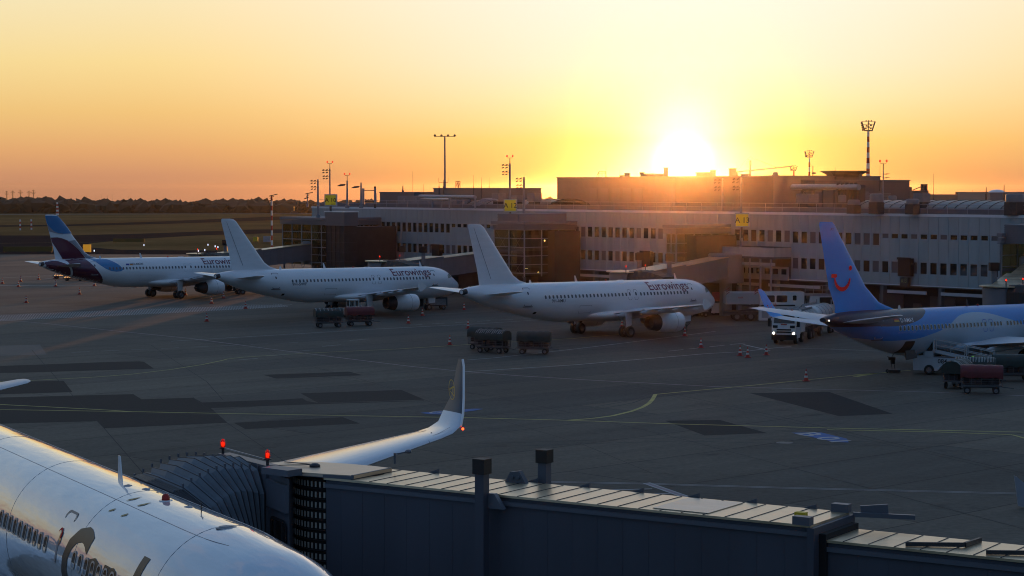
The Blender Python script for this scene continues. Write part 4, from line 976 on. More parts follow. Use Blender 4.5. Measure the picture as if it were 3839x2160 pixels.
# roof: parapet band, railing, skylight
b=MB(); b.bb(.5,SEND,.9,1.1,ZT-.05,ZT+.62); b.build('parapet',m_parap,tm)
b=MB(); x=.6
while x<SEND: b.cyl((x,.6,ZT),(x,.6,ZT+1.05),.03,n=6); x+=2.8
for z in (ZT+.55,ZT+1.05): b.cyl((.6,.6,z),(SEND,.6,z),.032,n=6)
b.build('railing',m_steel,tm)
m_sky=mat('skylight_panels',(.15,.17,.16),.4,noise=.15,scale=.7)
def vault(s0,s1,off,w_,z0,h,name='skylight'):
    b=MB(); rings=[]
    n=12; x=s0; xs=[]
    while x<s1: xs.append(x); x+=1.6
    xs.append(s1)
    for x in xs: rings.append([(x,off+w_/2-w_/2*math.cos(PI*i/n),z0+h*math.sin(PI*i/n)) for i in range(n+1)])
    b.loft(rings,False,False); o=b.build(name,m_sky,tm)
    c=MB()
    for x in xs:
        P=[(x,off+w_/2-(w_/2+.03)*math.cos(PI*i/n),z0+(h+.03)*math.sin(PI*i/n)) for i in range(n+1)]
        for p,q in zip(P,P[1:]): c.bar(p,q,.07,.07)
    c.build('ribs',m_dark,o); return o
vault(sd(1555,-6),sd(2095,-6)-60,5.0,7,ZT-.02,1.2) if False else None
vault(FL(2150,500,-6)[0],SEND+10,4.5,8,ZT-.02,1.5)
vault(FL(1190,500,-6)[0],FL(1398,500,-6)[0],4.5,8,ZT-.02,1.35)
# gate lounges
m_gl=bpy.data.materials.new('lounge_glass'); m_gl.use_nodes=True; nt=m_gl.node_tree; nt.nodes.clear()
o_=nt.nodes.new('ShaderNodeOutputMaterial'); mx=nt.nodes.new('ShaderNodeMixShader'); tr=nt.nodes.new('ShaderNodeBsdfTransparent'); gl=nt.nodes.new('ShaderNodeBsdfGlossy')
tr.inputs[0].default_value=(.62,.56,.36,1); gl.inputs[0].default_value=(.6,.6,.6,1); gl.inputs['Roughness'].default_value=.05; mx.inputs[0].default_value=.12
nt.links.new(tr.outputs[0],mx.inputs[1]); nt.links.new(gl.outputs[0],mx.inputs[2]); nt.links.new(mx.outputs[0],o_.inputs[0])
m_ltyl=mat('ceiling_lamp',(1,.9,.5),.4,emit=(1,.85,.4),es=5)
m_lamw=mat('tube_lamp',(1,1,.9),.4,emit=(.9,1,.85),es=3)
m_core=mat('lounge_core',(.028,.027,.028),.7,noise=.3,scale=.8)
m_louv=mat('louvre_grey',(.17,.17,.19),.5)
def louvres(b,x0,x1,y0,y1,z0,z1,n):
    for i in range(n):
        z=z0+(z1-z0)*(i+.5)/n; b.bb(x0,x1,y0,y1,z-.028*(z1-z0)/n*10,z+.028*(z1-z0)/n*10)
def lounge(label,dl,dr,off,zr,zf,core,lights=(),zbot=3.7,louv=None,xbr=True):
    s0=FL(dl,560,off)[0]; 
    # right face reaches the facade at pixel dr
    s1=sd(dr)
    t=thing('gate_lounge',label,'gate lounge',W2(s0,off),UA,'glazed gate lounges on the terminal front')
    L_=s1-s0
    b=MB(); b.bb(-.35,L_+.35,-.35,off-.17,zr-.12,zr+.25); b.build('canopy',m_louv,t)
    b=MB()
    for i in range(5): z=zr-.25-i*.13; b.bb(-.3,L_+.3,-.3,off-.19,z-.045,z+.045)
    b.build('fascia',m_louv,t)
    zt=zr-.85; fr=MB(); n=max(2,int(L_/2.6)); m_=max(2,int(off/2.4))
    for i in range(n+1): x=L_*i/n; fr.bb(x-.07,x+.07,-.07,.07,zbot,zt)
    for i in range(1,m_+1): y=(off-.25)*i/m_; fr.bb(L_-.07,L_+.07,y-.07,y+.07,zbot,zt); fr.bb(-.07,.07,y-.07,y+.07,zbot,zt)
    z=zt
    zs=[]
    while z>zbot+.4: zs.append(z); z-=1.15
    for z in zs:
        fr.bb(-.05,L_+.05,-.05,.05,z-.04,z+.04); fr.bb(L_-.05,L_+.05,.05,off-.2,z-.04,z+.04); fr.bb(-.05,.05,.05,off-.2,z-.04,z+.04)
    if xbr:
        for i in range(n):
            a,c=L_*i/n,L_*(i+1)/n
            for k_ in range(2): z0=zt-3.4*k_; fr.bar((a,.15,z0),(c,.15,z0-3.4),.04,.04); fr.bar((c,.15,z0),(a,.15,z0-3.4),.04,.04)
    fr.build('glazing_frame',m_frame,t)
    g=MB(); g.poly([(0,0,zbot),(L_,0,zbot),(L_,0,zt),(0,0,zt)]); g.poly([(L_,.02,zbot),(L_,off-.2,zbot),(L_,off-.2,zt),(L_,.02,zt)]); g.poly([(0,off-.2,zbot),(0,.02,zbot),(0,.02,zt),(0,off-.2,zt)]); g.build('glazing',m_gl,t)
    f=MB(); f.bb(.1,L_-.1,.1,off-.2,zf-.3,zf); f.bb(.1,L_-.1,.1,off-.2,zf-3.6,zf-3.35); f.build('floor_slab',m_conc,t)
    for (x,y) in ((.15,.15),(L_-.15,.15),(L_-.15,off*.5)): c=MB(); c.cyl((x,y,0),(x,y,zbot),.16,n=8); c.build('column',m_conc,t)
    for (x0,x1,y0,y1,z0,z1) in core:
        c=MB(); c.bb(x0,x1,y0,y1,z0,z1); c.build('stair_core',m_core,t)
    for (dx,dy,o2,m) in lights:
        s_,z=FL(dx,dy,o2); c=MB()
        if m is m_ltyl: c.sphere((s_-s0,off-o2,z),.13,8,6)
        else: c.bb(s_-s0-.35,s_-s0+.35,off-o2-.03,off-o2+.03,z-.04,z+.04)
        c.build('lamp',m,t)
    if louv:
        x0,x1,z0,z1,yo=louv; c=MB(); c.bb(x0,x1,yo+.05,off-.2,z0,z1); louvres(c,x0-.03,x1+.03,yo-.02,yo+.05,z0,z1,10); c.build('plant_screen',m_louv,t)
    return t,s0,L_
t,s0,L_=lounge('glazed gate lounge with a golden see-through corner, at the far left end of the terminal',711,958,9,10.75,7.4,[(9.6,12.5,.3,8.5,0,9.8),(15.2,19,1.2,8.4,0,9.7)],xbr=True)
A10L=(t,L_)
# louvre tower in front of the A10 lounge
sa,za=FL(833,560,10.5); sb,_=FL(889,560,10.5)
t=thing('stair_tower','dark stair tower under a louvred box, directly below the A 10 sign','stair tower',W2(sa,11.6),UA,'stair towers at the gates')
b=MB(); b.bb(0,5.2,0,2.4,9.9,11.9); louvres(b,-.02,5.22,-.06,0,9.95,11.7,12); louvres(b,5.2,5.26,-.02,2.42,9.95,11.7,12); b.build('plant_screen',m_louv,t)
b=MB(); b.bb(-.1,5.3,-.1,2.5,11.9,12.05); b.build('cap',m_white,t)
b=MB(); b.bb(.2,5.0,.2,2.3,0,9.9); b.build('stair_core',m_core,t)
b=MB()
for i in range(5): b.bb(.1+i*1.2,.2+i*1.2,.08,.2,0,9.9)
for i in range(7): b.bb(.1,5.1,.1,.19,1.4*i+.4,1.4*i+.48); b.bb(5.02,5.08,.1,2.35,1.4*i+.4,1.4*i+.48)
b.build('mullions',m_dark,t)
lounge('dark gate lounge behind the middle airliner tail fin, small yellow lamps inside',1243,1450,9,10.75,7.4,[(.5,3.5,3.5,8.3,0,9.7),(4.5,8,4,8.4,0,9.7)],
  lights=((1370,605,5,m_ltyl),(1354,685,5,m_ltyl),(1403,651,4,m_ltyl),(1323,675,6,m_lamw)),louv=(0.1,4.6,9.9,12.0,.5))
lounge('glazed gate lounge left of the A 13 sign, below the setting sun',1676,1836,9,10.75,7.4,[(2.0,3.6,1.5,8.3,0,9.7)],louv=None)
t,s0,L_=lounge('glazed gate lounge with louvred screen at the right end of the terminal',2519,2640,8,10.55,7.2,[(2.5,9,2.5,7.6,0,9.6)],louv=(0.05,13,9.75,11.7,.35))
# balcony / recess right of A 13
s0,s1=S['g0'],S['g1']; t=thing('access_balcony','long grey access balcony with parapet between the A 13 sign and the blue tail fin','balcony',W2(s0,0),UA)
b=MB(); b.bb(.3,s1-s0-.3,-3.0,-.2,7.0,7.25); b.build('deck',m_conc,t)
b=MB(); b.bb(.3,s1-s0-.3,-3.06,-2.95,7.25,8.35); b.bb(s1-s0-.36,s1-s0-.3,-2.95,-.2,7.25,8.35); b.build('balustrade',m_panel,t)
b=MB(); b.bb(.3,s1-s0-.3,-3.0,-2.9,6.2,6.55); b.build('beam',m_panel,t)
b=MB()
for i in range(int((s1-s0)/PW)): 
    x=.3+i*PW; b.bb(x+.02,x+PW-.02,-.3,-.18,4.4,6.0)
b.build('lower_panels',m_panel,t)
for i in range(int((s1-s0)/PW)):
    x=.3+i*PW; q=MB(); q.bb(x+.3,x+PW-.3,-.34,-.3,5.1,5.75); q.build('window',m_win,t)
b=MB(); 
for i in range(6): x=1+(s1-s0-2)*i/5; b.cyl((x,-2.9,0),(x,-2.9,7),.12,n=8)
b.build('posts',m_mast,t)
# cladding and windows on the right-hand face of the A10 lounge
LX,LL=A10L
for k_ in range(5):
    y0_=.5+k_*1.65; b=MB(); b.bb(LL+.12,LL+.26,y0_+.03,y0_+1.62,4.0,5.6); b.bb(LL+.12,LL+.26,y0_+.03,y0_+1.62,6.25,6.95); b.bb(LL+.12,LL+.26,y0_+.03,y0_+.35,5.6,6.25); b.bb(LL+.12,LL+.26,y0_+1.3,y0_+1.62,5.6,6.25); b.build('side_panel',m_panel,LX)
    b=MB(); b.bb(LL+.14,LL+.18,y0_+.35,y0_+1.3,5.6,6.25); b.build('side_window',m_win,LX)
    b=MB(); b.bb(LL+.1,LL+.2,y0_+.2,y0_+.3,8.3,9.8); b.bb(LL+.1,LL+.2,y0_+1.2,y0_+1.3,8.3,9.8); b.build('window_mullion',m_panel,LX)
b=MB(); b.bb(LL+.12,LL+.3,.5,8.75,7.35,8.2); b.build('spandrel',m_panel,LX)
b=MB(); b.bb(LL+.27,LL+.3,4.0,5.1,4.3,5.4); b.build('notice_board',mat('notice_blue',(.3,.34,.4),.5),LX)
# docking guidance displays on the facade
def vdgs(dx,dy,label,txt):
    s_,z=FL(dx,dy,.6); t=thing('docking_display',label,'docking display',W2(s_,.6),UA,'docking guidance displays on the facade')
    b=MB(); b.bb(-.9,.9,-.2,.4,z-1.0,z+1.0); b.bb(-.5,.5,.4,.58,z-.7,z+.7); b.bb(-1.0,1.0,-.28,-.2,z+.85,z+1.1); b.build('housing',m_black,t)
    b=MB(); b.bb(-.55,.55,-.2,.3,z-2.2,z-1.15); o=b.build('name_plate',m_dark,t)
    V,F_=text2d(txt,.5); W=max(v[0] for v in V); flat(V,F_,lambda x,y:Vector((-W/2*.7+x*.7,-.22,z-1.75+y)),'lettering',mat('dim_letters',(.25,.3,.12),.5),o)
    b=MB(); b.bb(1.0,1.1,-.1,.4,z+.3,z+.5); b.build('camera_arm',m_dark,t)
vdgs(1651,579+70,'black docking display on the white facade marked A12, left of the sun glow','A12') if False else None
vdgs(1625,652,'black docking display with A12 name plate on the facade above the middle airliner','A12')
vdgs(2276,672,'black docking display with A13 name plate on the facade right of the blue tail fin','A13')
vdgs(1098,633,'black docking display on the facade above the second airliner nose','A11')
# roof buildings
m_clad=mat('cladding_grey',(.16,.155,.16),.6,noise=.08,scale=.8); m_clad2=mat('cladding_dark',(.10,.10,.11),.6,noise=.08,scale=.8)
def block(name,label,cat,dl,dyl,dr,dyr,Dl,Dr,depth,zb,m,group=None,cap=True,ribs=True):
    a=Q(dl,dyl,Dl); c=Q(dr,dyr,Dr); zt=(a.z+c.z)/2
    v=Vector((c.x-a.x,c.y-a.y,0)); Ln=v.length; an=math.atan2(v.y,v.x)
    t=thing(name,label,cat,(a.x,a.y,0),an,group)
    b=MB(); b.bb(0,Ln,0,depth,zb,zt-.12); b.build('wall',m,t)
    if cap: b=MB(); b.bb(-.1,Ln+.1,-.1,depth+.1,zt-.12,zt); b.build('roof',m_parap,t)
    if ribs:
        b=MB(); z=zb+.3
        while z<zt-.3: b.bb(-.02,Ln+.02,-.025,0,z,z+.05); z+=.32
        b.build('cladding_ribs',m,t)
    return t,Ln,zt
D1=lambda px,off: (215*7616/(px+3926))
pt_,Lp,zp=block('plant_building','wide grey plant building on the terminal roof right under the setting sun','roof building',1401,445.5,1945,441,300,262,20,ZT-.1,m_clad)
for i in range(12):
    if i in (5,6): continue
    x=8+i*(Lp-16)/12; b=MB(); louvres(b,x,x+(Lp-16)/12-.7,-.08,-.03,zp-4.2,zp-1.6,16); b.build('louvre_panel',m_louv,pt_)
b=MB(); b.bb(0,.1,-.05,0,0,.1); b.bm.free()
pe_,Le,ze=block('plant_building','grey side wing of the roof plant building, right of the sun','roof building',1945,441.5,2048,446.5,262,276,14,ZT-.1,m_clad2)
pf_,Lf,zf_=block('plant_building','flat dark grey roof building under the flared funnel, right of the sun','roof building',2048,449,2287,455,262,268,18,ZT-.1,m_clad2)
b=MB(); louvres(b,Lf-8.5,Lf-3,-.08,-.03,ze-3.8,ze-2.2,8); b.build('louvre_panel',m_louv,pf_)
b=MB(); b.bb(Lf*.35,Lf*.35+3.2,-.06,-.03,ze-4.4,ze-2.0); b.build('hatch',m_clad,pf_)
block('roof_plant','small grey plant box on the far left roof','roof plant',955,482.5,1041,482.5,312,306,6,ZT-.1,m_clad)
block('roof_plant','larger grey plant box with red mast above it, mid left roof','roof plant',1090,472,1254,472.5,306,293,8,ZT-.1,m_clad)
# white rooftop air handler row
s_,_=FL(985,500,-3); t=thing('air_handler','long pale air handling unit with round ports on the left roof','air handler',W2(FL(1000,500,-3)[0],-3),UA)
b=MB(); 
for i in range(5): b.bb(i*3.1,i*3.1+3.0,0,2.4,ZT+.1,ZT+1.75)
b.build('casing',mat('pale_casing',(.22,.225,.24),.5,noise=.1,scale=1),t)
for i in range(5): b=MB(); b.lathe([(0,.01),(0,.26),(-.06,.28),(-.06,.22)],'y',(i*3.1+1.9,-.01,ZT+1.15),16); b.build('port',m_steel,t)
b=MB(); b.cyl((15.8,1,ZT),(15.8,1,ZT+1.0),.5); b.build('fan_unit',m_steel,t)
for (p0,p1,r,lab) in (((1056,494),(1195,496),.28,'long steel duct in front of the plant box on the left roof'),((1060,500),(1130,501.5),.2,'lower short steel duct on the left roof')):
    a=Q(*p0,296); c=Q(*p1,283); b=MB(); b.cyl(a,c,r,n=12); b.cyl((a.x*.6+c.x*.4,a.y*.6+c.y*.4,ZT),(a.x*.6+c.x*.4,a.y*.6+c.y*.4,a.z),.12); b.cyl((c.x,c.y,ZT),(c.x,c.y,c.z),.12); tag(b.build('roof_duct',m_steel),lab,'duct')
# round roof fans
m_fan=mat('fan_casing',(.20,.20,.21),.55,noise=.12,scale=2)
def fan(dx,dyt,dyb,wd,D,label,square=False):
    a=Q(dx,dyt,D); c=Q(dx,dyb,D); r=wd*K/7467*D/2
    t=thing('roof_fan',label,'roof fan',(a.x,a.y,0),UA,'extract fans on the terminal roof')
    z0=max(ZT,c.z); h=a.z-z0
    b=MB()
    if square: b.bb(-r,r,-r,r,z0+h*.35,a.z)
    else: b.lathe([(z0+h*.35,.05),(z0+h*.35,r*.98),(z0+h*.4,r),(a.z-.18,r),(a.z-.05,r*.93),(a.z,r*.7),(a.z,.02)],'z',(0,0,0),20)
    b.build('casing',m_fan,t,smooth=40)
    b=MB(); b.bb(-r*.8,r*.8,-r*.8,r*.8,ZT-.05,z0+h*.35); b.bb(-r*1.2,-r*1.1,-.1,.1,ZT-.05,z0+h*.6); b.build('plinth',m_dark,t)
for q in ((1254,485,518,25,286,'square pale roof fan just left of the A 12 sign pole',True),(1301,491,512,24,284,'low roof fan half hidden by the A 12 sign',True),(1344,485,519,26,281,'pale roof fan standing alone right of the A 12 sign',True),(1372,503,520,26,279,'low round roof fan by the left corner of the plant building',False),
 (2030,487,522,40,238,'boxed roof unit inside a steel frame',True),(2118,490,519,20,233,'small raised roof fan right of the vertical pipes',False),(2147,502,522,31,228,'squat round roof fan right of the vertical pipes',False),
 (2204,487,520,34,226,'big round roof fan below the flared funnel',False),(2244,492,515,22,240,'small round fan behind the big one',False),(2295,500,521,33,222,'round domed roof fan standing in front of a square one',False),(2318,486,520,30,228,'tall square fan behind the domed one at right',True),(2552,487,520,46,212,'dark round fan at the right edge of the roof',False)):
    fan(*q)
# pipe stack and horizontal duct
t=thing('exhaust_stack','bundle of dark vertical exhaust pipes with a long horizontal duct on the right roof','exhaust stack',Q(2133,520,238),UA)
zz=Q(2133,459,238).z; z0=ZT
b=MB(); b.bb(-1.6,1.6,0,1.2,z0,zz-.3)
for i in range(5): b.cyl((-1.4+i*.7,-.25,z0),(-1.4+i*.7,-.25,zz),.22,n=10)
o=b.build('pipes',m_dark,t); o.location.z=-t.location.z
a=Q(1993,470,246)-Vector(t.location); c=Q(2160,471,236)-Vector(t.location); Mi=Matrix.Rotation(-UA,3,'Z'); a=Mi@a; c=Mi@c
b=MB(); b.cyl(a,c,.35,n=14); b.build('duct',m_steel,t,smooth=50)
b=MB(); zl=ZT-t.location.z
for k_ in (.25,.55,.78):
    p=a.lerp(c,k_); 
    for dy_ in (-1,1): b.bar((p.x,p.y+dy_,zl),(p.x,p.y+dy_,p.z-.3),.12,.12)
p,q=a.lerp(c,.25),a.lerp(c,.55); b.bar((p.x,p.y-1,p.z-.4),(q.x,q.y-1,zl),.1,.1); b.bar((p.x,p.y-1,p.z-.35),(q.x,q.y-1,q.z-.35),.12,.12)
b.build('support_frame',m_dark,t)
# flared funnel
A=Q(2086,432,266); B_=Q(2192,432,266); cx=(A+B_)/2; W=(B_-A).length; zt=Q(2140,429,266).z; zm=Q(2140,444,266).z
t=thing('roof_funnel','dark flared funnel-shaped roof structure, wider at the top, right of the sun','roof funnel',(cx.x,cx.y+5,0),.1)
def octo(w_,d_,z,c=.25): return [(-w_/2,-d_/2+d_*c,z),(-w_/2+w_*c,-d_/2,z),(w_/2-w_*c,-d_/2,z),(w_/2,-d_/2+d_*c,z),(w_/2,d_/2-d_*c,z),(w_/2-w_*c,d_/2,z),(-w_/2+w_*c,d_/2,z),(-w_/2,d_/2-d_*c,z)]
b=MB(); b.loft([octo(W*.70,7,zm-.1),octo(W*.72,7.2,zm+.3),octo(W,10,zt)],True,True); b.build('funnel',m_dark,t)
b=MB(); b.loft([octo(W*.8,7,zf_-.3),octo(W*.8,7,zm+.0)],True,True); b.build('base',m_clad2,t)
# roof bits on the plant building near the sun
def rbox(dx0,dx1,dyt,D,label,taper=0,zb=None,name='roof_vent'):
    a=Q(dx0,dyt,D); c=Q(dx1,dyt,D); w_=(c-a).length; zb=zp-.05 if zb is None else zb
    b=MB(); b.loft([[(-w_/2,-w_*.4,zb),(w_/2,-w_*.4,zb),(w_/2,w_*.4,zb),(-w_/2,w_*.4,zb)],[(-w_/2*(1-taper),-w_*.4*(1-taper),a.z),(w_/2*(1-taper),-w_*.4*(1-taper),a.z),(w_/2*(1-taper),w_*.4*(1-taper),a.z),(-w_/2*(1-taper),w_*.4*(1-taper),a.z)]])
    if taper==0: b.bb(-w_/2-.08,w_/2+.08,-w_*.4-.08,w_*.4+.08,a.z-.12,a.z)
    o=b.build(name,m_clad); o.location=((a.x+c.x)/2,a.y+4,0); tag(o,label,'roof vent','vents and boxes on the plant building roof')
rbox(1562,1572,440,292,'low box vent on the plant roof, leftmost of the vents'); rbox(1574,1588,434,291,'taller capped vent beside the low box on the plant roof')
rbox(1613,1624,432,289,'vent at the left end of the raised roof strip'); rbox(1674,1686,420,285,'tall narrow shaft on the plant roof just left of the sun disc')
rbox(1614,1680,436,287,'long raised roof strip left of the sun disc'); rbox(1757,1800,432.5,278,'long raised roof strip right of the sun disc')
rbox(1793,1807,426,277,'small vent box on the strip right of the sun disc'); rbox(1841,1859,422,274,'biggest square vent box right of the sun'); rbox(1872,1890,437,272,'low box vent beside the crane')
rbox(1951,1968,432,268,'tapered cowl vent on the right of the plant roof',taper=.4)
# guard rails and roof antennas
b=MB(); A=Q(1506,445,296);
for dx in (1506,1514,1523): p=Q(dx,431.5,296); b.cyl((p.x,p.y,zp-.1),(p.x,p.y,p.z),.05,n=6)
p,q=Q(1506,431.5,296),Q(1523,431.5,296); b.cyl(p,q,.05,n=6); p,q=Q(1506,437,296),Q(1523,437,296); b.cyl(p,q,.04,n=6); p,q=Q(1500,444,296),Q(1506,431.5,296); b.cyl(p,q,.04,n=6)
tag(b.build('roof_ladder',m_dark),'small guard rail at a roof ladder left of the sun','guard rail')
aers=[(1013,467,482,.12,312,'stubby dark aerial on the small left plant box'),(972,480,500,.02,310,''),(1038,430,500,.035,308,'tall whip aerial left of the big floodlight mast'),(1065,462,500,.03,305,'thin whip aerial over the pale air handler'),(1115,452,472,.05,300,'forked aerial on the larger plant box'),(1104,458,472,.05,301,'short aerial at the left corner of the larger plant box'),(1191,440,472,.03,297,'whip aerial beside the small lattice frame'),(1211,446,472,.03,296,'whip aerial right of the lattice frame'),(1230,446,472,.03,295,'rightmost whip aerial on the larger plant box'),
 (1524,418,446,.04,296,'thin aerial on the plant roof'),(1559,425,446,.05,293,'short aerial by the low vent'),(1604,410,440,.03,290,''),(1853,404,440,.03,274,'thin aerial behind the square vent box'),(1886,418,440,.05,272,'aerial beside the crane'),(2100,420,432,.03,266,'thin lightning rod on the flared funnel'),(2213,416,452,.035,264,'thin lightning rod on the flat roof building'),(2348,436,500,.04,300,'thin aerial beyond the right roofs'),(2480,470,490,.12,420,'lattice aerial on a distant roof at right'),(2525,464,490,.12,430,'slim lattice aerial on a distant roof near the right edge'),(2445,478,500,.05,500,'faint rod on the skyline at right')]
for (dx,dt,db,r,D,lab) in aers:
    if not lab: continue
    p=Q(dx,dt,D); q=Q(dx,db,D); b=MB(); b.cyl((p.x,p.y,min(q.z,20) if q.z<30 else q.z),(p.x,p.y,p.z),r,r*.5,n=6)
    if 'fork' in lab: b.cyl((p.x-.7,p.y,q.z+.8),(p.x+.7,p.y,q.z+.8),.03,n=6); b.cyl((p.x-.7,p.y,q.z+.8),(p.x-.7,p.y,q.z+1.5),.03,n=6); b.cyl((p.x+.7,p.y,q.z+.8),(p.x+.7,p.y,q.z+1.5),.03,n=6)
    b.cyl((p.x,p.y,q.z-1.5),(p.x,p.y,q.z+.2),r*1.6,n=6)
    tag(b.build('roof_aerial',m_dark),lab,'aerial','aerials on the roofs')
p=Q(1146,455,299); q=Q(1157,472,299); b=MB(); w_=abs(q.x-p.x); h=p.z-q.z
for sx in (0,.33,.66,1): b.bar((sx*w_,0,0),(sx*w_,0,h),.08,.08)
b.bar((0,0,h),(w_,0,h),.1,.1); b.bar((0,0,0),(w_*.33,0,h),.07,.07); b.bar((w_*.33,0,h),(w_*.66,0,0),.07,.07); b.bar((w_*.66,0,0),(w_,0,h),.07,.07)
o=b.build('lattice_frame',mat('red_steel',(.3,.05,.04),.5)); o.location=(p.x,p.y,q.z-.05); tag(o,'small red lattice frame on the larger plant box roof','lattice frame')
# rounded pipework loops near A12
b=MB()
for i in range(4):
    P=[Q(1188+i*5,518-0,288-i),Q(1200+i*5,508,288-i),Q(1215+i*5,500+i,288-i),Q(1236+i*4,499+i,287-i),Q(1252,502+i,286-i)]; b.tube(P,.09)
o=b.build('pipework',m_steel); tag(o,'curved bundle of steel pipes climbing over the skylight left of the A 12 sign','pipework')
# crane far behind
t=thing('tower_crane','faint tower crane with a long jib on the horizon just right of the sun','crane',Q(1886,447,900),0)
b=MB(); b.bar((0,0,-40),(0,0,8),.8,.8); b.build('mast',m_dark,t); b=MB(); b.bar((-7,0,2.5),(19,0,5.2),.5,.6); b.bar((0,0,9.5),(-6,0,3),.2,.2); b.bar((0,0,9.5),(12,0,4.6),.2,.2)
b.build('jib',m_dark,t); b=MB(); b.bb(-8.5,-5.5,-1,1,.9,2.8); b.build('counterweight',m_dark,t)
for q,lab,nm in (((2425,2490,489,540,542),'low pale hangar-like building on the skyline at right','a'),((2490,2575,484,450,452),'bluish flat building with a white dome on the skyline at far right','b'),((2288,2335,479,400,402),'dark building with rooftop machinery right of the flat roof building','c')):
    dl,dr,dy,Da,Db=q; t,Ln,zz=block('distant_building',lab,'building',dl,dy,dr+(60 if dr>2500 else 0),dy,Da,Db,20,0,m_clad2 if nm!='b' else mat('bluish_cladding',(.16,.18,.2),.6),'buildings beyond the terminal roofs',ribs=False)
    b=MB()
    if nm=='b': b.sphere((Ln*.35,8,zz-.2),2.0,16,8,sz=.45)
    elif nm=='a': b.bb(2,20,3,9,zz,zz+.7)
    else: b.bb(.4,2.0,2,4,zz,zz+.7); b.bar((3,3,zz+.1),(6,3,zz+1.1),.15,.15); b.bb(5.2,6.2,2.4,3.4,zz,zz+1.3)
    b.build('rooftop_gear',m_dark if nm!='b' else m_white,t)
# ================= MASTS, SIGNS =================
def floods(b,x,y,z,n,side,sp=.5,sz=.28):
    for i in range(n):
        b.box((x+side*(sp*(i//2)+.45),y+(.12 if i%2 else -.12),z-(.38 if i%2 else 0)),(sz*1.3,.3,sz*.55),M=Matrix.Rotation(.35*side,3,'Y'))
def mast(dx,dyt,dyb,D,r,label,kind,zbase=None,group=None,lamps=0,redl=False,loc=None):
    p=Q(dx,dyt,D); q=Q(dx,dyb,D); zb=q.z if zbase is None else zbase
    t=thing('light_mast',label,'light mast',(p.x,p.y,zb),0,group)
    H=p.z-zb
    b=MB(); b.cyl((0,0,0),(0,0,H),r,r*.6,n=10); b.cyl((0,0,0),(0,0,.5),r*1.7,n=10); b.build('pole',m_mast,t,smooth=50)
    b=MB()
    if kind=='cluster':
        floods(b,0,0,H-.2,4,-1,.5,.26); floods(b,0,0,H-1.1,4,-1,.45,.24); b.bar((-1.1,0,H-.3),(.2,0,H-.3),.05,.05); b.bar((-1.1,0,H-1.2),(0,0,H-1.2),.05,.05)
    elif kind=='arm':
        b.bar((0,0,H-.5),(-.5,0,H-.65),.07,.07); b.loft([[(-1.5,-.12,H-.85),(-1.5,.12,H-.85),(-1.5,.12,H-.8),(-1.5,-.12,H-.8)],[(-1.0,-.25,H-.85),(-1.0,.25,H-.85),(-1.0,.2,H-.55),(-1.0,-.2,H-.55)],[(-.3,-.2,H-.75),(-.3,.2,H-.75),(-.3,.15,H-.5),(-.3,-.15,H-.5)]])
    elif kind=='double':
        for z_ in (-.9,-1.7): zz_=H+z_*.55; b.bar((0,0,zz_),(.25,0,zz_),.04,.04); b.loft([[(.15,-.06,zz_-.03),(.15,.06,zz_-.03),(.15,.06,zz_+.04),(.15,-.06,zz_+.04)],[(.4,-.1,zz_-.04),(.4,.1,zz_-.04),(.4,.08,zz_+.08),(.4,-.08,zz_+.08)],[(.8,-.03,zz_+.03),(.8,.03,zz_+.03),(.8,.03,zz_+.05),(.8,-.03,zz_+.05)]])
    elif kind=='bar':
        b.bar((-2.1,0,H-.1),(2.1,0,H-.1),.1,.1)
        for i in range(4): b.sphere((-2.0+i*1.33,0,H+.1),.24,8,6)
    elif kind=='hook':
        b.bar((-.3,0,H-.1),(.9,0,H+.15),.3,.12); b.bar((-.2,0,H-.5),(.3,0,H-.2),.1,.1); b.bar((-.5,0,H-.9),(.2,0,H-.6),.3,.14)
    b.build('floodlights',m_dark,t)
    if redl:
        b=MB(); b.cyl((0,0,H),(0,0,H+.7),.05,n=6); b.bar((-.35,0,H+.75),(.35,0,H+.75),.05,.05); b.build('lamp_bracket',m_dark,t)
        for s_ in (-1,1): c=MB(); c.sphere((s_*.38,0,H+1.0),.13,8,6,sz=1.3); c.build('obstruction_lamp',mat('red_obstruction_lamp',(.6,.04,.02),.3,emit=(1,.08,.02),es=.9),t,smooth=60)
    return t
gm='floodlight masts along the terminal front'
mast(799.5,451,578,303,.2,'grey mast with a cluster of floodlights, left of the A 10 sign','cluster',10.9,gm)
mast(829.5,424,553,297,.18,'tall mast behind the A 10 sign with floodlights and twin red lamps','cluster',0,gm,redl=True)
mast(873,454,515,300,.19,'roof mast with one swept lamp and red lamps, right of the A 10 sign','arm',ZT-.1,gm,redl=True)
mast(908,459,515,299,.19,'shorter roof mast with one lamp, second right of the A 10 sign','arm',ZT-.1,gm)
mast(1118.5,342,475,400,.27,'tall thin dark mast topped by a wide bar of lamps','bar',10,None)
mast(1282,411,560,272,.22,'tall mast behind the A 12 sign with floodlights and twin red lamps','cluster',0,gm,redl=True)
mast(1317.5,445,552,274,.22,'thin mast with floodlights right of the A 12 sign','cluster',10.9,gm)
mast(1817,448,565,248,.18,'thin mast with floodlights left of the A 13 sign','cluster',10.8,gm)
mast(1864,446,760,242,.2,'mast carrying the A 13 sign with floodlights above it','cluster',0,gm)
mast(2221,427,520,228,.11,'thin roof mast with two swept lamps and red lamps at right','double',ZT-.1,gm,redl=True)

b=MB()
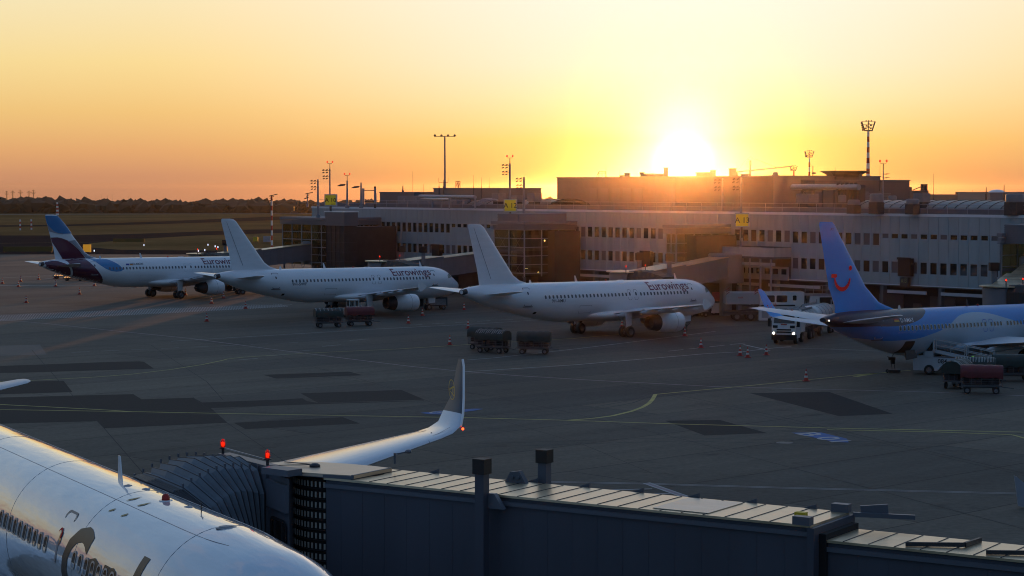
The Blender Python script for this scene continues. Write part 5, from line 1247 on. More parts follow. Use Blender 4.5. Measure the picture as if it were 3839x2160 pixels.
# mobile-phone antenna frame
p=Q(943,467,302); q=Q(943,518,302); zt=p.z
t=thing('antenna_frame','two tall panel antennas on a steel post, left roof corner','antenna',(p.x,p.y,ZT-.1),0)
b=MB(); b.cyl((0,0,0),(0,0,zt-ZT),.16,n=8); b.bar((-1.7,0,zt-ZT-.6),(0,0,zt-ZT-.6),.1,.1); b.bar((-1.7,0,zt-ZT-2.3),(0,0,zt-ZT-2.3),.1,.1); b.build('post',m_dark,t)
for x_ in (-1.75,.05): b=MB(); b.bb(x_-.18,x_+.18,-.25,.05,zt-ZT-2.7,zt-ZT-.3); b.build('panel_antenna',m_grey,t)
# small post with lamp at the left terminal corner
mast(773,486,515,318,.12,'small hooked lamp post at the far left corner of the terminal roof','hook',ZT-.1,None)
# red and white mast on the apron edge
def striped(dx,dyt,dyb,D,r,n,label,head,zbase=None,rt=None):
    p=Q(dx,dyt,D); q=Q(dx,dyb,D); zb=q.z if zbase is None else zbase; H=p.z-zb; rt=rt or r*.55
    t=thing('floodlight_mast',label,'floodlight mast',(p.x,p.y,zb),0)
    ms=[m_white,m_red]; b=MB()
    for i in range(n):
        b.mi=(i+1)%2; a,c=i/n,(i+1)/n; b.cyl((0,0,H*a),(0,0,H*c),r+(rt-r)*a,r+(rt-r)*c,n=12,cap=False)
    b.build('pole',ms,t,smooth=40); b=MB()
    if head=='hook': b.bar((-.5,0,H-.1),(1.3,0,H+.35),.4,.16); b.bar((-.4,0,H-.6),(.5,0,H-.1),.12,.12); b.bar((-.8,0,H-1.2),(.3,0,H-.9),.35,.2); b.build('lamp_head',m_dark,t); return t
    W=head
    h=W*.75
    b.bar((-W*.32,0,H+.1),(W*.32,0,H+.1),W*.18,.2)
    for s_ in (-1,1): b.bar((s_*W*.3,0,H+.15),(s_*W*.52,0,H+h),.2,.17)
    for k_ in (.35,.7,1): b.bar((-W*(.3+.2*k_),.0,H+h*k_),(W*(.3+.2*k_),0,H+h*k_),.05,.05)
    b.bar((0,0,H),(0,0,H+h),.1,.1); b.build('head_frame',m_dark,t)
    rnd=random.Random(int(dx)); c=MB()
    c.bm.free()
    for k_ in range(4): c=MB(); c.sphere((-W*(.38+.035*k_)-.1,-.2,H+.2+h*.23*k_),.17,8,6); c.build('floodlight',m_dark,t)
    for k_ in range(3): c=MB(); c.sphere((W*(-.18+.2*k_),-.1,H+h+.1),.11,8,6); c.build('floodlight',m_dark,t)
    for (x_,z_) in ((-.15,.55),(0,.45),(.18,.6),(0,.8),(.16,.3),(-.22,.3)): c=MB(); c.box((x_*W,-.15,H+h*z_),(.26,.2,.22)); c.build('floodlight',m_dark,t)
    return t
striped(683,492,610,430,.22,13,'slim red and white mast standing in the grass left of the terminal','hook',0,.2)
striped(2183.5,330,450,300,.30,10,'tallest red and white floodlight mast with a basket head, at right',1.95,16)
striped(2035.5,396,447,430,.26,6,'shorter red and white floodlight mast just right of the sun',1.85,16)
striped(1996,430,448,520,.4,3,'stubby floodlight mast nearest the sun, barely above the roof',1.75,10)
p=Q(2044,437,300); b=MB(); b.cyl((0,0,-2),(0,0,1.2),.07,n=6); b.lathe([(-.05,.02),(0,.3),(.1,.36),(.2,.26),(.25,.02)],'z',(.15,0,0),16); o=b.build('lamp_post',m_dark); o.location=p; tag(o,'round lamp head on a short post beside the shorter striped mast','lamp post')
# gate signs
def sign(dx0,dx1,dy0,dy1,D,lines_,label,yc):
    p=Q((dx0+dx1)/2,(dy0+dy1)/2,D); w_=(dx1-dx0)*K/7467*D; h=(dy1-dy0)*K/7467*D
    t=thing('gate_sign',label,'gate sign',(p.x,p.y,p.z),UA*.35 if False else -.12,'yellow gate signs on posts')
    b=MB(); b.bb(-w_/2,w_/2,-.28,.28,-h/2,h/2); b.build('sign_box',mat('sign_casing',(.4,.42,.45),.4),t)
    b=MB(); f=.08*h; b.bb(-w_/2+f,w_/2-f,-.31,-.28,-h/2+f,h/2-f); b.build('face',yc,t)
    for body,x,z,hh in lines_:
        V,F_=text2d(body,hh*h,bold=.015); W=max(v[0] for v in V); flat(V,F_,lambda a,c:Vector((x*w_-W/2+a,-.33,z*h+c)),'lettering',mat('sign_letters',(.02,.018,.01),.5),t)
    b=MB(); b.cyl((0,0,-h/2),(0,0,-h/2-1.3),.12,n=8); b.build('bracket',m_dark,t)
y1=mat('sign_yellow',(.62,.50,.02),.4,emit=(.62,.46,.02),es=.12)
sign(816.5,847.5,488.5,517.5,296,[('A 10',0,-.18,.36),('A11',.2,-.4,.13)],'yellow A 10 gate sign with small A 11 below it',y1)
sign(1267,1300,500.5,532.5,271,[('A 12',0,-.18,.38)],'yellow A 12 gate sign in front of the white facade',y1)
sign(1848,1884,536,571,241,[('A 13',0,-.18,.38)],'yellow A 13 gate sign right of the sun glow',y1)
# ================= JET BRIDGES =================
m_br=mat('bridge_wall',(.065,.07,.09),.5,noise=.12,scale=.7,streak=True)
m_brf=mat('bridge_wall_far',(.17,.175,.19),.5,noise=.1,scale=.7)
m_brr=mat('bridge_roof',(.68,.53,.34),.34,.75,noise=.22,scale=1.1,bump=.12)
m_can=mat('canopy_fabric',(.14,.165,.19),.6,noise=.15,scale=2)
m_rec=mat('cab_grey',(.11,.118,.14),.45)
def tunnel(t,a,c,w_,h,za,zc,m,mr,name='tunnel',seams=1.0,lip=.0):
    # a,c local xy ends, za/zc roof heights
    a=Vector(a);c=Vector(c); d=(c-a); L_=d.length; x=d.normalized(); n=Vector((-x.y,x.x))
    def P(u,v,z): q=a+x*u+n*v; return (q.x,q.y,z)
    zr=lambda u: za+(zc-za)*u/L_
    b=MB(); b.loft([[P(0,-w_/2,zr(0)-h),P(0,w_/2,zr(0)-h),P(0,w_/2,zr(0)-.06),P(0,-w_/2,zr(0)-.06)],[P(L_,-w_/2,zr(L_)-h),P(L_,w_/2,zr(L_)-h),P(L_,w_/2,zr(L_)-.06),P(L_,-w_/2,zr(L_)-.06)]])
    u=.45
    while u<L_:
        for s_ in (-1,1): b.bar(P(u,s_*w_/2,zr(u)-h+.1),P(u,s_*w_/2,zr(u)-.3),.012,.03)
        u+=seams*.62
    o=b.build(name,m,t)
    b=MB(); b.loft([[P(-.03,-w_/2-.06,zr(0)-.055),P(-.03,w_/2+.06,zr(0)-.055),P(-.03,w_/2+.06,zr(0)),P(-.03,-w_/2-.06,zr(0))],[P(L_+.03,-w_/2-.06,zr(L_)-.055),P(L_+.03,w_/2+.06,zr(L_)-.055),P(L_+.03,w_/2+.06,zr(L_)),P(L_+.03,-w_/2-.06,zr(L_))]])
    b.build('roof',mr,o)
    b=MB(); u=.3
    while u<L_-.1: b.bar(P(u,-w_/2-.05,zr(u)+.006),P(u,w_/2+.05,zr(u)+.006),.02,.012); u+=seams*.5
    b.build('roof_seams',m_dark,o)
    b=MB()
    for s_ in (-1,1): b.bar(P(0,s_*(w_/2+.03),zr(0)-.2),P(L_,s_*(w_/2+.03),zr(L_)-.2),.07,.1); b.bar(P(0,s_*(w_/2+.03),zr(0)-h+.08),P(L_,s_*(w_/2+.03),zr(L_)-h+.08),.07,.16)
    b.build('edge_beams',m_rec if w_<2.5 else m,o)
    return P,zr,L_,o
def beacon(t,p,r,es):
    b=MB(); b.lathe([(0,r*.9),(.25*r,r*.9),(.3*r,r*.6)],'z',p,12); bb_=b.build('beacon',m_dark,t)
    b=MB(); b.lathe([(.3*r,r*.62),(1.6*r,r*.6),(2.1*r,r*.4),(2.3*r,.01)],'z',p,12); b.build('lens',m_redglass if r>.07 else m_redl,bb_,smooth=50)
    b=MB(); b.lathe([(.45*r,.01),(.5*r,r*.25),(1.4*r,r*.25),(1.5*r,.01)],'z',p,8); b.build('bulb',mat('beacon_bulb_%d'%int(es),(1,.2,.05),.3,emit=(1,.12,.02),es=es),bb_)
    # lens around the bulb stays clear enough to show it
def canopy(t,frame0,frame1,n,m,dip=.0,pl=.955):
    """bellows from cab frame to fuselage frame, pleated"""
    b=MB(); rings=[]; k=2*n
    for i in range(k+1):
        u=i/k; r=[]
        sc=1.0 if i%2==0 else pl
        cx=sum((Vector(p)*(1-u)+Vector(q)*u for p,q in zip(frame0,frame1)),Vector())/len(frame0)
        for p,q in zip(frame0,frame1):
            v=Vector(p)*(1-u)+Vector(q)*u; v=cx+(v-cx)*sc; v.z+=dip*math.sin(PI*u); r.append(v)
        rings.append(r)
    b.loft(rings,False,False); o=b.build('canopy',m,t,smooth=None)
    b=MB()
    for i in range(0,k+1,2):
        for p,q in zip(rings[i],rings[i][1:]): b.bar(p,q,.018,.022)
    b.build('canopy_ribs',m_rec if False else m_dark,o); return o
# --- distant bridges
def far_bridge(label,Rp,Cp,zR,zC,door,m=m_brf,stairs=False,beams=True):
    t=thing('jet_bridge',label,'jet bridge',(Rp[0],Rp[1],0),0,'passenger bridges at the parked airliners')
    Cl=Vector(Cp)-Vector(Rp); dl=Vector(door)-Vector(Rp); mid=Cl*.55
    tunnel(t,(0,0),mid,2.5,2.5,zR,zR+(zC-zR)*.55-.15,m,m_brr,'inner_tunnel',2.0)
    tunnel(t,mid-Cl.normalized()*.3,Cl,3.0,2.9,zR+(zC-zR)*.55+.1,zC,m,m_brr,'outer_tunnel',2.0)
    b=MB(); b.lathe([(zR-3.3,.05),(zR-3.3,2.2),(zR+.1,2.2),(zR+.25,2.0),(zR+.3,.05)],'z',(0,0,0),20); b.build('rotunda',m,t,smooth=40)
    b=MB(); b.cyl((0,0,0),(0,0,zR-3.3),.75,n=14); b.build('rotunda_column',m,t,smooth=50)
    x=Cl.normalized(); n=Vector((-x.y,x.x)); p=Cl*.74; zz=zR+(zC-zR)*.74
    for s_ in (-1,1): b=MB(); b.bb(p.x+n.x*s_*1.95-.25,p.x+n.x*s_*1.95+.25,p.y+n.y*s_*1.95-.25,p.y+n.y*s_*1.95+.25,1.2,zz+.9); b.build('lift_column',m,t)
    for s_ in (-1,1):
        q=p+n*s_*1.95; b=MB(); b.bb(q.x-.45,q.x+.45,q.y-.45,q.y+.45,zz+.9,zz+1.7); b.build('column_cap',m_black,t)
    b=MB(); b.bar((p.x-n.x*2,p.y-n.y*2,1.2),(p.x+n.x*2,p.y+n.y*2,1.2),.5,.5); b.build('axle_beam',m_dark,t)
    for s_ in (-1,1):
        q=p+n*s_*1.2; b=MB(); b.cyl((q.x-n.x*.3,q.y-n.y*.3,.55),(q.x+n.x*.3,q.y+n.y*.3,.55),.55,n=16); b.build('wheel',m_tyre,t)
    # cab
    dd=(dl-Cl); L_=dd.length; dx_=dd.normalized(); dn=Vector((-dx_.y,dx_.x))
    b=MB(); b.lathe([(zC-2.9,1.9),(zC+.05,1.95),(zC+.15,1.7),(zC+.2,.05)],'z',(Cl.x,Cl.y,0),18); b.build('cab',m_brr if False else m,t,smooth=30)
    b=MB(); b.lathe([(zC+.16,2.3),(zC+.26,2.3),(zC+.3,.05)],'z',(Cl.x,Cl.y,0),18); b.build('cab_roof',m_brr,t,smooth=30)
    c0=Cl+dx_*1.2; c1=Cl+dx_*(L_-.1)
    def fr(c,w_,z0,z1,lean): return [(c.x+dn.x*a+dx_.x*lean*(k_),c.y+dn.y*a+dx_.y*lean*k_,z0+(z1-z0)*k_) for a,k_ in ((-w_,0),(-w_,.78),(-w_*.7,1),(w_*.7,1),(w_,.78),(w_,0))]
    canopy(t,fr(c0,1.75,zC-2.7,zC+.35,0),fr(c1,1.7,zC-2.8,zC-.25,.55),6,mat('canopy_dark',(.035,.033,.03),.7),.25)
    for s_ in (-1,1): q=c0+dn*s_*1.9; beacon(t,(q.x,q.y,zC+.75),.11,30); 
    b=MB()
    for s_ in (-1,1): q=c0+dn*s_*1.9; b.cyl((q.x,q.y,zC),(q.x,q.y,zC+.75),.05,n=6)
    b.build('beacon_posts',m_dark,t)
    if stairs:
        b=MB(); q0=Cl+x*0-n*2.2
        for i in range(14): p_=q0-x*i*.55; b.box((p_.x-n.x*.5,p_.y-n.y*.5,zC-2.6-i*.24),(.35,1.0,.05),rz=math.atan2(x.y,x.x))
        b.build('service_stairs',m_steel,t)
    return t
def portdoor(P,aft=5.5,yy=2.0):
    f=Vector((math.cos(P[2]),math.sin(P[2]))); l=Vector((-f.y,f.x)); return Vector(P[:2])-f*aft+l*yy, f, l
d3,f3,l3=portdoor(P3); R3=Q(2722/K,960/K,241)
far_bridge('jet bridge in the sun flare at the nose of the middle airliner',(R3.x,R3.y),tuple(d3+l3*5.2-f3*.8),7.3,5.95,tuple(d3))
d2,f2,l2=portdoor(P2); R2=Q(1850/K,957/K,272)
far_bridge('dark jet bridge at the nose of the second airliner, half behind the middle tail fin',(R2.x,R2.y),tuple(d2+l2*5.4-f2*.8),7.0,5.85,tuple(d2))
d1,f1,l1=portdoor(P1); R1=Q(1186/K,905/K,307)
far_bridge('farthest jet bridge sloping down leftwards behind the second tail fin',(R1.x,R1.y),tuple(d1+l1*5.4-f1*.8),7.1,5.6,tuple(d1))
dT,fT,lT=portdoor(PT,5.1,1.9)
cab=Q(3760/K,1140/K,193); RT=Q(3905/K,990/K,203)
far_bridge('jet bridge with open metal stairs at the right edge, above the blue airliner',(RT.x,RT.y),(cab.x,cab.y),8.2,5.7,(cab.x+4.5,cab.y-3.6),stairs=True)
# --- the near bridge
BO=.6; A_=G(820,1200,7.5+BO); B_=G(2037,1320,7.5+BO)
ax=(Vector((B_.x,B_.y))-Vector((A_.x,A_.y))); La=ax.length; ax.normalize(); an=Vector((-ax.y,ax.x))
wid=1.98
t=thing('jet_bridge','dark near jet bridge with shining seamed roof, filling the bottom right','jet bridge',(A_.x,A_.y,BO),math.atan2(ax.y,ax.x),None)
NB=t
def l2(x,y,z): return (x,y,z)
# outer tunnel from 0..La ; local x along, local y away from the camera
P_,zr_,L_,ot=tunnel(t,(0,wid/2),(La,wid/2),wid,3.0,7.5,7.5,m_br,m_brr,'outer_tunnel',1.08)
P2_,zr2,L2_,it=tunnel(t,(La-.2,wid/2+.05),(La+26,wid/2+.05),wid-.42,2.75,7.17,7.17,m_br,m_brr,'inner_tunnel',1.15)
b=MB()
b.bb(La-.02,La+.14,-.12,wid+.12,4.5,7.45); b.build('end_frame',m_br,t)
b=MB(); b.bb(La+.14,La+.3,.15,wid-.05,4.4,7.3); b.build('end_seal',m_black,t)
for y_ in (-.05,wid+.02): b=MB(); b.bb(La-.35,La+.05,y_-.1,y_+.12,7.5,7.68); b.build('guide_roller',m_rec,t)
b=MB()
b.bar((La+.1,wid+.1,7.45),(La+1.3,wid+.75,7.4),.1,.1); b.bar((La+.2,wid+.3,7.5),(La+.75,wid+.55,7.55),.08,.25)
b.build('guide_arm',m_rec,t)
b=MB(); b.bb(La-.75,La-.5,wid*.42,wid*.5,7.5,7.6); b.build('limit_switch',m_yel,t)
# cable carriers on far side: triangular brackets
for i in range(8): b=MB(); x=1.2+i*(La-2)/7.5; b.side([(x,7.35),(x+.75,7.35),(x+.75,7.6)],wid+.1,wid+.16); b.build('side_bracket',m_rec,t)
# access plates on roof
b=MB(); b.bb(La-3.9,La-2.5,.12,wid-.12,7.505,7.52); b.build('roof_hatch',mat('hatch_metal',(.52,.46,.38),.36,.7,noise=.25,scale=1.5),t)
for k_ in range(3):
    b=MB(); x=La+2.0+k_*1.75; b.bar((x,.4,7.22),(x+1.1,.95,7.23),.05,.09); b.bar((x+1.1,.95,7.23),(x+1.15,1.75,7.22),.07,.1); b.build('roof_runner',m_dark,t)
# lift columns: near and far
Mt=Matrix.Rotation(-t.rotation_euler[2],3,'Z')
def loc(p): q=Mt@(Vector((p[0],p[1],0))-Vector((A_.x,A_.y,0))); return q
def column(px,ptop,pcap,wpx,yl,m):
    d=ray(px,1245); n_=Vector((an.x,an.y,0)); t_=(Vector((A_.x,A_.y,0))+n_*yl).dot(n_)/Vector((d.x,d.y,0)).dot(n_); p=d*t_; q=loc(p); D=p.y
    zt=Q(px,ptop,D).z-BO; zc=Q(px,pcap,D).z-BO; w_=wpx*K/7467*D/1.36/2
    b=MB(); b.bb(q.x-w_*.74,q.x+w_*.74,q.y-w_*.74,q.y+w_*.74,.9-BO,zc); b.build('lift_column',m,t)
    b=MB(); b.bb(q.x-w_,q.x+w_,q.y-w_,q.y+w_,zc-.04,zt); b.build('column_cap',mat('cap_brown',(.02,.016,.014),.6),t); return q.x,w_
x1,w1=column(1212,1153,1187,48,-.36,m_br)
x2,w2=column(1369,1130,1159,45,wid+.38,m_rec)
b=MB(); b.side([(x1+w1*.75,7.55),(x1+.3,7.55),(x1+.55,7.2),(x1+w1*.75,7.2)],-.3,-.16); b.build('gusset_plate',m_rec,t); b=MB(); b.side([(x2-.75,7.5),(x2-.6,7.76),(x2-.35,7.8),(x2-.15,7.5)],wid-.25,wid-.1)
for x_ in (-.52,-.35): b.cyl((x2+x_,wid-.3,7.64),(x2+x_,wid-.2,7.64),.04,n=10)
b.build('gusset_plate',m_rec,t)
b=MB(); b.bb(x1-.3,x1+.3,-.7,wid+.7,.6-BO,1.0-BO); b.build('axle_beam',m_dark,t)
for y_ in (.2,wid-.2): b=MB(); b.cyl((x1,y_-.2,.55-BO),(x1,y_+.2,.55-BO),.55,n=18); b.build('wheel',m_tyre,t)
# cab end: rotunda with flat roof, slatted curtain, cabin
b=MB(); 
rc=(-.32,wid/2)
def drum(r,z0,z1,n=36,a0=0,a1=2*PI): return [(rc[0]+r*math.cos(2*PI*i/n),rc[1]+r*math.sin(2*PI*i/n)) for i in range(n)]
# roof plate: rounded slab reaching over the tunnel
rp=[(.84,.05),(.84,wid-.35),(.2,wid-.28),(-.6,wid-.3),(-1.4,wid-.45),(-2.1,wid-.8),(-2.42,.72),(-2.25,.3),(-1.6,-.1),(-.7,-.2),(0,-.1)]
b.prism(rp,7.52,7.6); b.build('cab_roof',mat('cab_roof_sheet',(.6,.46,.33),.38,.65,noise=.2,scale=.9),t)
b=MB(); b.bar((.8,.02,7.56),(.8,wid-.35,7.56),.06,.1); b.bar((-1.0,-.2,7.54),(.84,.02,7.54),.04,.08); b.build('roof_rim',m_rec,t)
b=MB(); b.prism([(rc[0]+1.26*math.cos(2*PI*i/30),rc[1]+.9*math.sin(2*PI*i/30)) for i in range(30)],4.4,7.5); b.mi=1
for i in range(64):
    a=2*PI*i/64
    for k_ in range(11):
        z=4.6+k_*.26; b.box((rc[0]+1.33*math.cos(a),rc[1]+1.0*math.sin(a),z+.1),(.02,.05,.14),rz=a)
b.mi=2
for k_ in range(12): b.lathe([(4.57+k_*.26,1.27),(4.59+k_*.26,1.32),(4.6+k_*.26,1.27)],'z',(rc[0],rc[1],0),36,sy=1,sz=.77)
b.build('slatted_curtain',[m_black,mat('curtain_slat',(.34,.31,.26),.5),m_dark],t)
# rooftop bits
b=MB(); b.lathe([(0,.14),(.05,.14),(.09,.08),(.1,.01)],'z',(-.95,.75,7.6),12); b.bar((-.95,.75,7.66),(-2.1,.95,7.62),.02,.02); b.bar((-.95,.75,7.66),(-1.9,.3,7.62),.02,.02); b.build('cable_anchor',m_dark,t)
b=MB(); b.cyl((.75,wid-.1,7.68),(.75,wid-.1,7.95),.03,n=6); b.bar((.75,wid-.1,7.92),(1.1,wid-.1,8.0),.03,.03); b.sphere((1.18,wid-.1,8.02),.09,8,6,sz=.6); b.build('camera_arm',m_rec,t)
# cabin towards the aircraft: corner frame + bellows
pN=loc(G(664,1172,7.6+BO)); pF=loc(G(552,1143,7.6+BO))
fvec=Vector((pF.x-pN.x,pF.y-pN.y)); fl=fvec.length; fu_=fvec.normalized(); fo_=Vector((-fu_.y,fu_.x))   # fo_: towards the aircraft
if fo_.x>0: fo_=-fo_
def fp(u,o,z): return (pN.x+fu_.x*u+fo_.x*o,pN.y+fu_.y*u+fo_.y*o,z)
b=MB()
b.loft([[fp(-.1,-.0,4.4),fp(fl+.1,0,4.4),fp(fl+.1,0,7.62),fp(-.1,0,7.62)],[fp(-.1,-.35,4.4),fp(fl+.1,-.35,4.4),fp(fl+.1,-.35,7.62),fp(-.1,-.35,7.62)]]); b.build('closure_frame',m_rec,t)
W1p=loc(G(727,1205,7.45+BO)); W0p=Vector(fp(-.06,-.1,0)); 
b=MB(); far0=Vector(fp(fl-.1,-.36,0)); far1=Vector((W1p.x-.85,W1p.y+1.35,0))
lo=[(W0p.x,W0p.y),(W1p.x,W1p.y),(far1.x,far1.y),(far0.x,far0.y)]
b.prism(lo,4.4-.5,7.45); b.build('cab_body',m_rec,t)
W0=Vector((W0p.x,W0p.y,0)); W1=Vector((W1p.x,W1p.y,0)); ww=(W1-W0)
def cw(u,z,o):
    nn=Vector((ww.y,-ww.x,0)).normalized(); nn=nn if nn.y<0 else -nn; q=W0+ww*u+nn*o; return Vector((q.x,q.y,z))
V=rrect(.2,.86,5.3,6.3,.12,4); flat(V,[tuple(range(len(V)))],lambda a,c:cw(a,c,.03),'operator_window',m_glassd,t)
V2,F2=band(rrect(.14,.92,5.22,6.38,.14,4),.06); flat(V2,F2,lambda a,c:cw(a,c,.045),'window_gasket',m_black,t)
b=MB(); q0,q1=cw(.0,6.75,.05),cw(1.0,7.35,.05); b.loft([[cw(.08,6.6,.02),cw(1.02,6.6,.02),cw(1.02,7.3,.02),cw(.08,7.3,.02)],[cw(.08,6.6,.12),cw(1.02,6.6,.12),cw(1.02,7.3,.12),cw(.08,7.3,.12)]]); b.build('equipment_box',m_rec,t)
b=MB(); b.lathe([(7.68,.02),(7.68,.05)],'z',(0,0,0),8); b.bm.free()
q0=loc(G(680,1172,7.7+BO)); b=MB(); b.box((q0.x+.45,q0.y-.1,7.62),(.95,.5,.16),rz=-.12); b.build('roof_locker',m_rec,t)
# bellows: frames computed along to the fuselage
gN=G(1033/1.0*1.0,1356,4.4) if False else None
def glob(p): return Mt.inverted()@Vector(p)+Vector((A_.x,A_.y,0))
fC=Vector((math.cos(PC[2]),math.sin(PC[2]),0)); lC=Vector((-fC.y,fC.x,0)); nose=Vector((PC[0],PC[1],0))
def onfus(aft,z,off=.05):
    z=z+BO-0; w_,tt,bb=CFU.at(aft); c=(tt+bb)/2; h=(tt-bb)/2; k_=max(-1,min(1,(z-c)/h)); y=w_*math.sqrt(max(0,1-k_*k_))+off
    g=nose-fC*aft+lC*y; q=Mt@(Vector((g.x,g.y,0))-Vector((A_.x,A_.y,0))); return (q.x,q.y,z-BO)
fr0=[fp(-.1,.05,4.45),fp(-.15,.05,5.6),fp(-.12,.05,6.9),fp(.25,.05,7.5),fp(fl*.5,.05,7.7),fp(fl-.25,.05,7.5),fp(fl+.12,.05,6.9),fp(fl+.1,.05,4.45)]
fr1=[onfus(10.9,4.6),onfus(11.3,5.6),onfus(12.2,6.6),onfus(13.2,7.02,.12),onfus(14.6,7.12,.12),onfus(15.9,7.1,.1),onfus(16.5,6.6),onfus(16.7,4.6)]
canopy(t,fr0,fr1,10,m_can,.30,.925)
for i in range(11):
    u=i/10
    for k_ in (3,5):
        b=MB(); p=Vector(fr0[k_])*(1-u)+Vector(fr1[k_])*u; z_=.3*math.sin(PI*u); b.bar((p.x,p.y,p.z+z_),(p.x,p.y,p.z+z_+.1),.05,.03); b.build('canopy_clip',m_rec,t)
b=MB()
for k_ in range(4):
    P=[Vector(p)+(Vector(q)-Vector(p))*(.035*k_)+Vector((0,0,.02)) for p,q in zip(fr1,fr0)]
    for p,q in zip(P,P[1:]): b.cyl(p,q,.045,n=6)
b.build('bumper_rolls',m_dark,t)
for (u,) in ((-.0,),(fl,)):
    p=Vector(fp(u,-.1,7.76)); beacon(t,(p.x,p.y,p.z),.115,7)
    b=MB(); b.cyl((p.x,p.y,7.6),(p.x,p.y,7.78),.04,n=8); b.build('beacon_post',m_dark,t)
b=MB(); b.bar(fp(0,-.1,7.75),fp(fl,-.1,7.78),.03,.03); b.build('top_cable',m_steel,t)
# ================= CONES =================
m_cred=mat('cone_red',(.42,.03,.02),.6); m_cwh=mat('cone_white',(.55,.55,.52),.6)
def cone0(loc_,label):
    t=thing('traffic_cone',label,'traffic cone',loc_,0,'red and white traffic cones on the apron')
    b=MB(); b.bb(-.29,.29,-.29,.29,.0,.05); b.build('base',m_cred,t)
    b=MB(); z=.05; zs=[.05,.28,.44,.62,.78,.98]; rr=lambda z:.19-.165*(z-.05)/.95
    for i in range(5):
        b.mi=i%2; b.cyl((0,0,zs[i]),(0,0,zs[i+1]),rr(zs[i]),rr(zs[i+1]),n=12,cap=False)
    b.build('cone_body',[m_cred,m_cwh],t,smooth=40); return t
CN=[(6,713,'cone at the far left edge beyond the tail of the leftmost airliner'),(52,708,'left cone of the far row behind the leftmost tail'),(46,721,'cone just left below the leftmost airliner tail cone'),(97,703,'cone between the two white lines at far left'),(138,700,'cone beside the parked dollies at far left'),(140,720,'cone under the leftmost airliner rear fuselage, nearest the viewer there'),(66,761,'lone cone on the slabs at left, well in front of the leftmost airliner'),(200,740,'cone in front of the rear fuselage of the leftmost airliner'),(237,719,'cone on the white line under the rear of the leftmost airliner'),(290,720,'cone under the middle belly of the leftmost airliner, left one'),(340,722,'cone under the middle belly of the leftmost airliner, right one'),(466,742,'cone just right of the main wheels of the leftmost airliner'),(562,750,'cone below the right-hand engine of the leftmost airliner'),(532,763,'cone left of the second airliner tail cone, near the hatching'),(617.5,776,'cone standing on the hatched marking'),(520,808,'cone in front of the second airliner tail, below the hatching'),
 (1167,779,'cone between the second airliner nose and the middle airliner tail'),(1177,826,'cone above the upright winglet, on the white line'),(1131,867,'cone left of the covered carts, on the yellow line'),(1027,813,'cone right of the red covered cart'),(1062,794,'cone under the engine of the second airliner'),(1564,823,'cone behind the main wheels of the middle airliner'),(1722,845,'cone by the nose wheel of the middle airliner'),(1762.5,874.5,'single cone in front of the middle airliner nose'),(1861,894.5,'left cone of the three in front of the fuel truck'),(1880,899,'middle cone of the three in front of the fuel truck, lowest'),(1927,892.5,'right cone of the three in front of the fuel truck'),(2027,958,'nearest cone, alone at the end of the yellow line'),(212,703,'cone behind the rear of the leftmost airliner')]
c0=None
for x,y,lab in CN:
    p=G(x,y,.015)
    if c0 is None: c0=cone0(p,lab)
    else: dup(c0,p,0,lab)
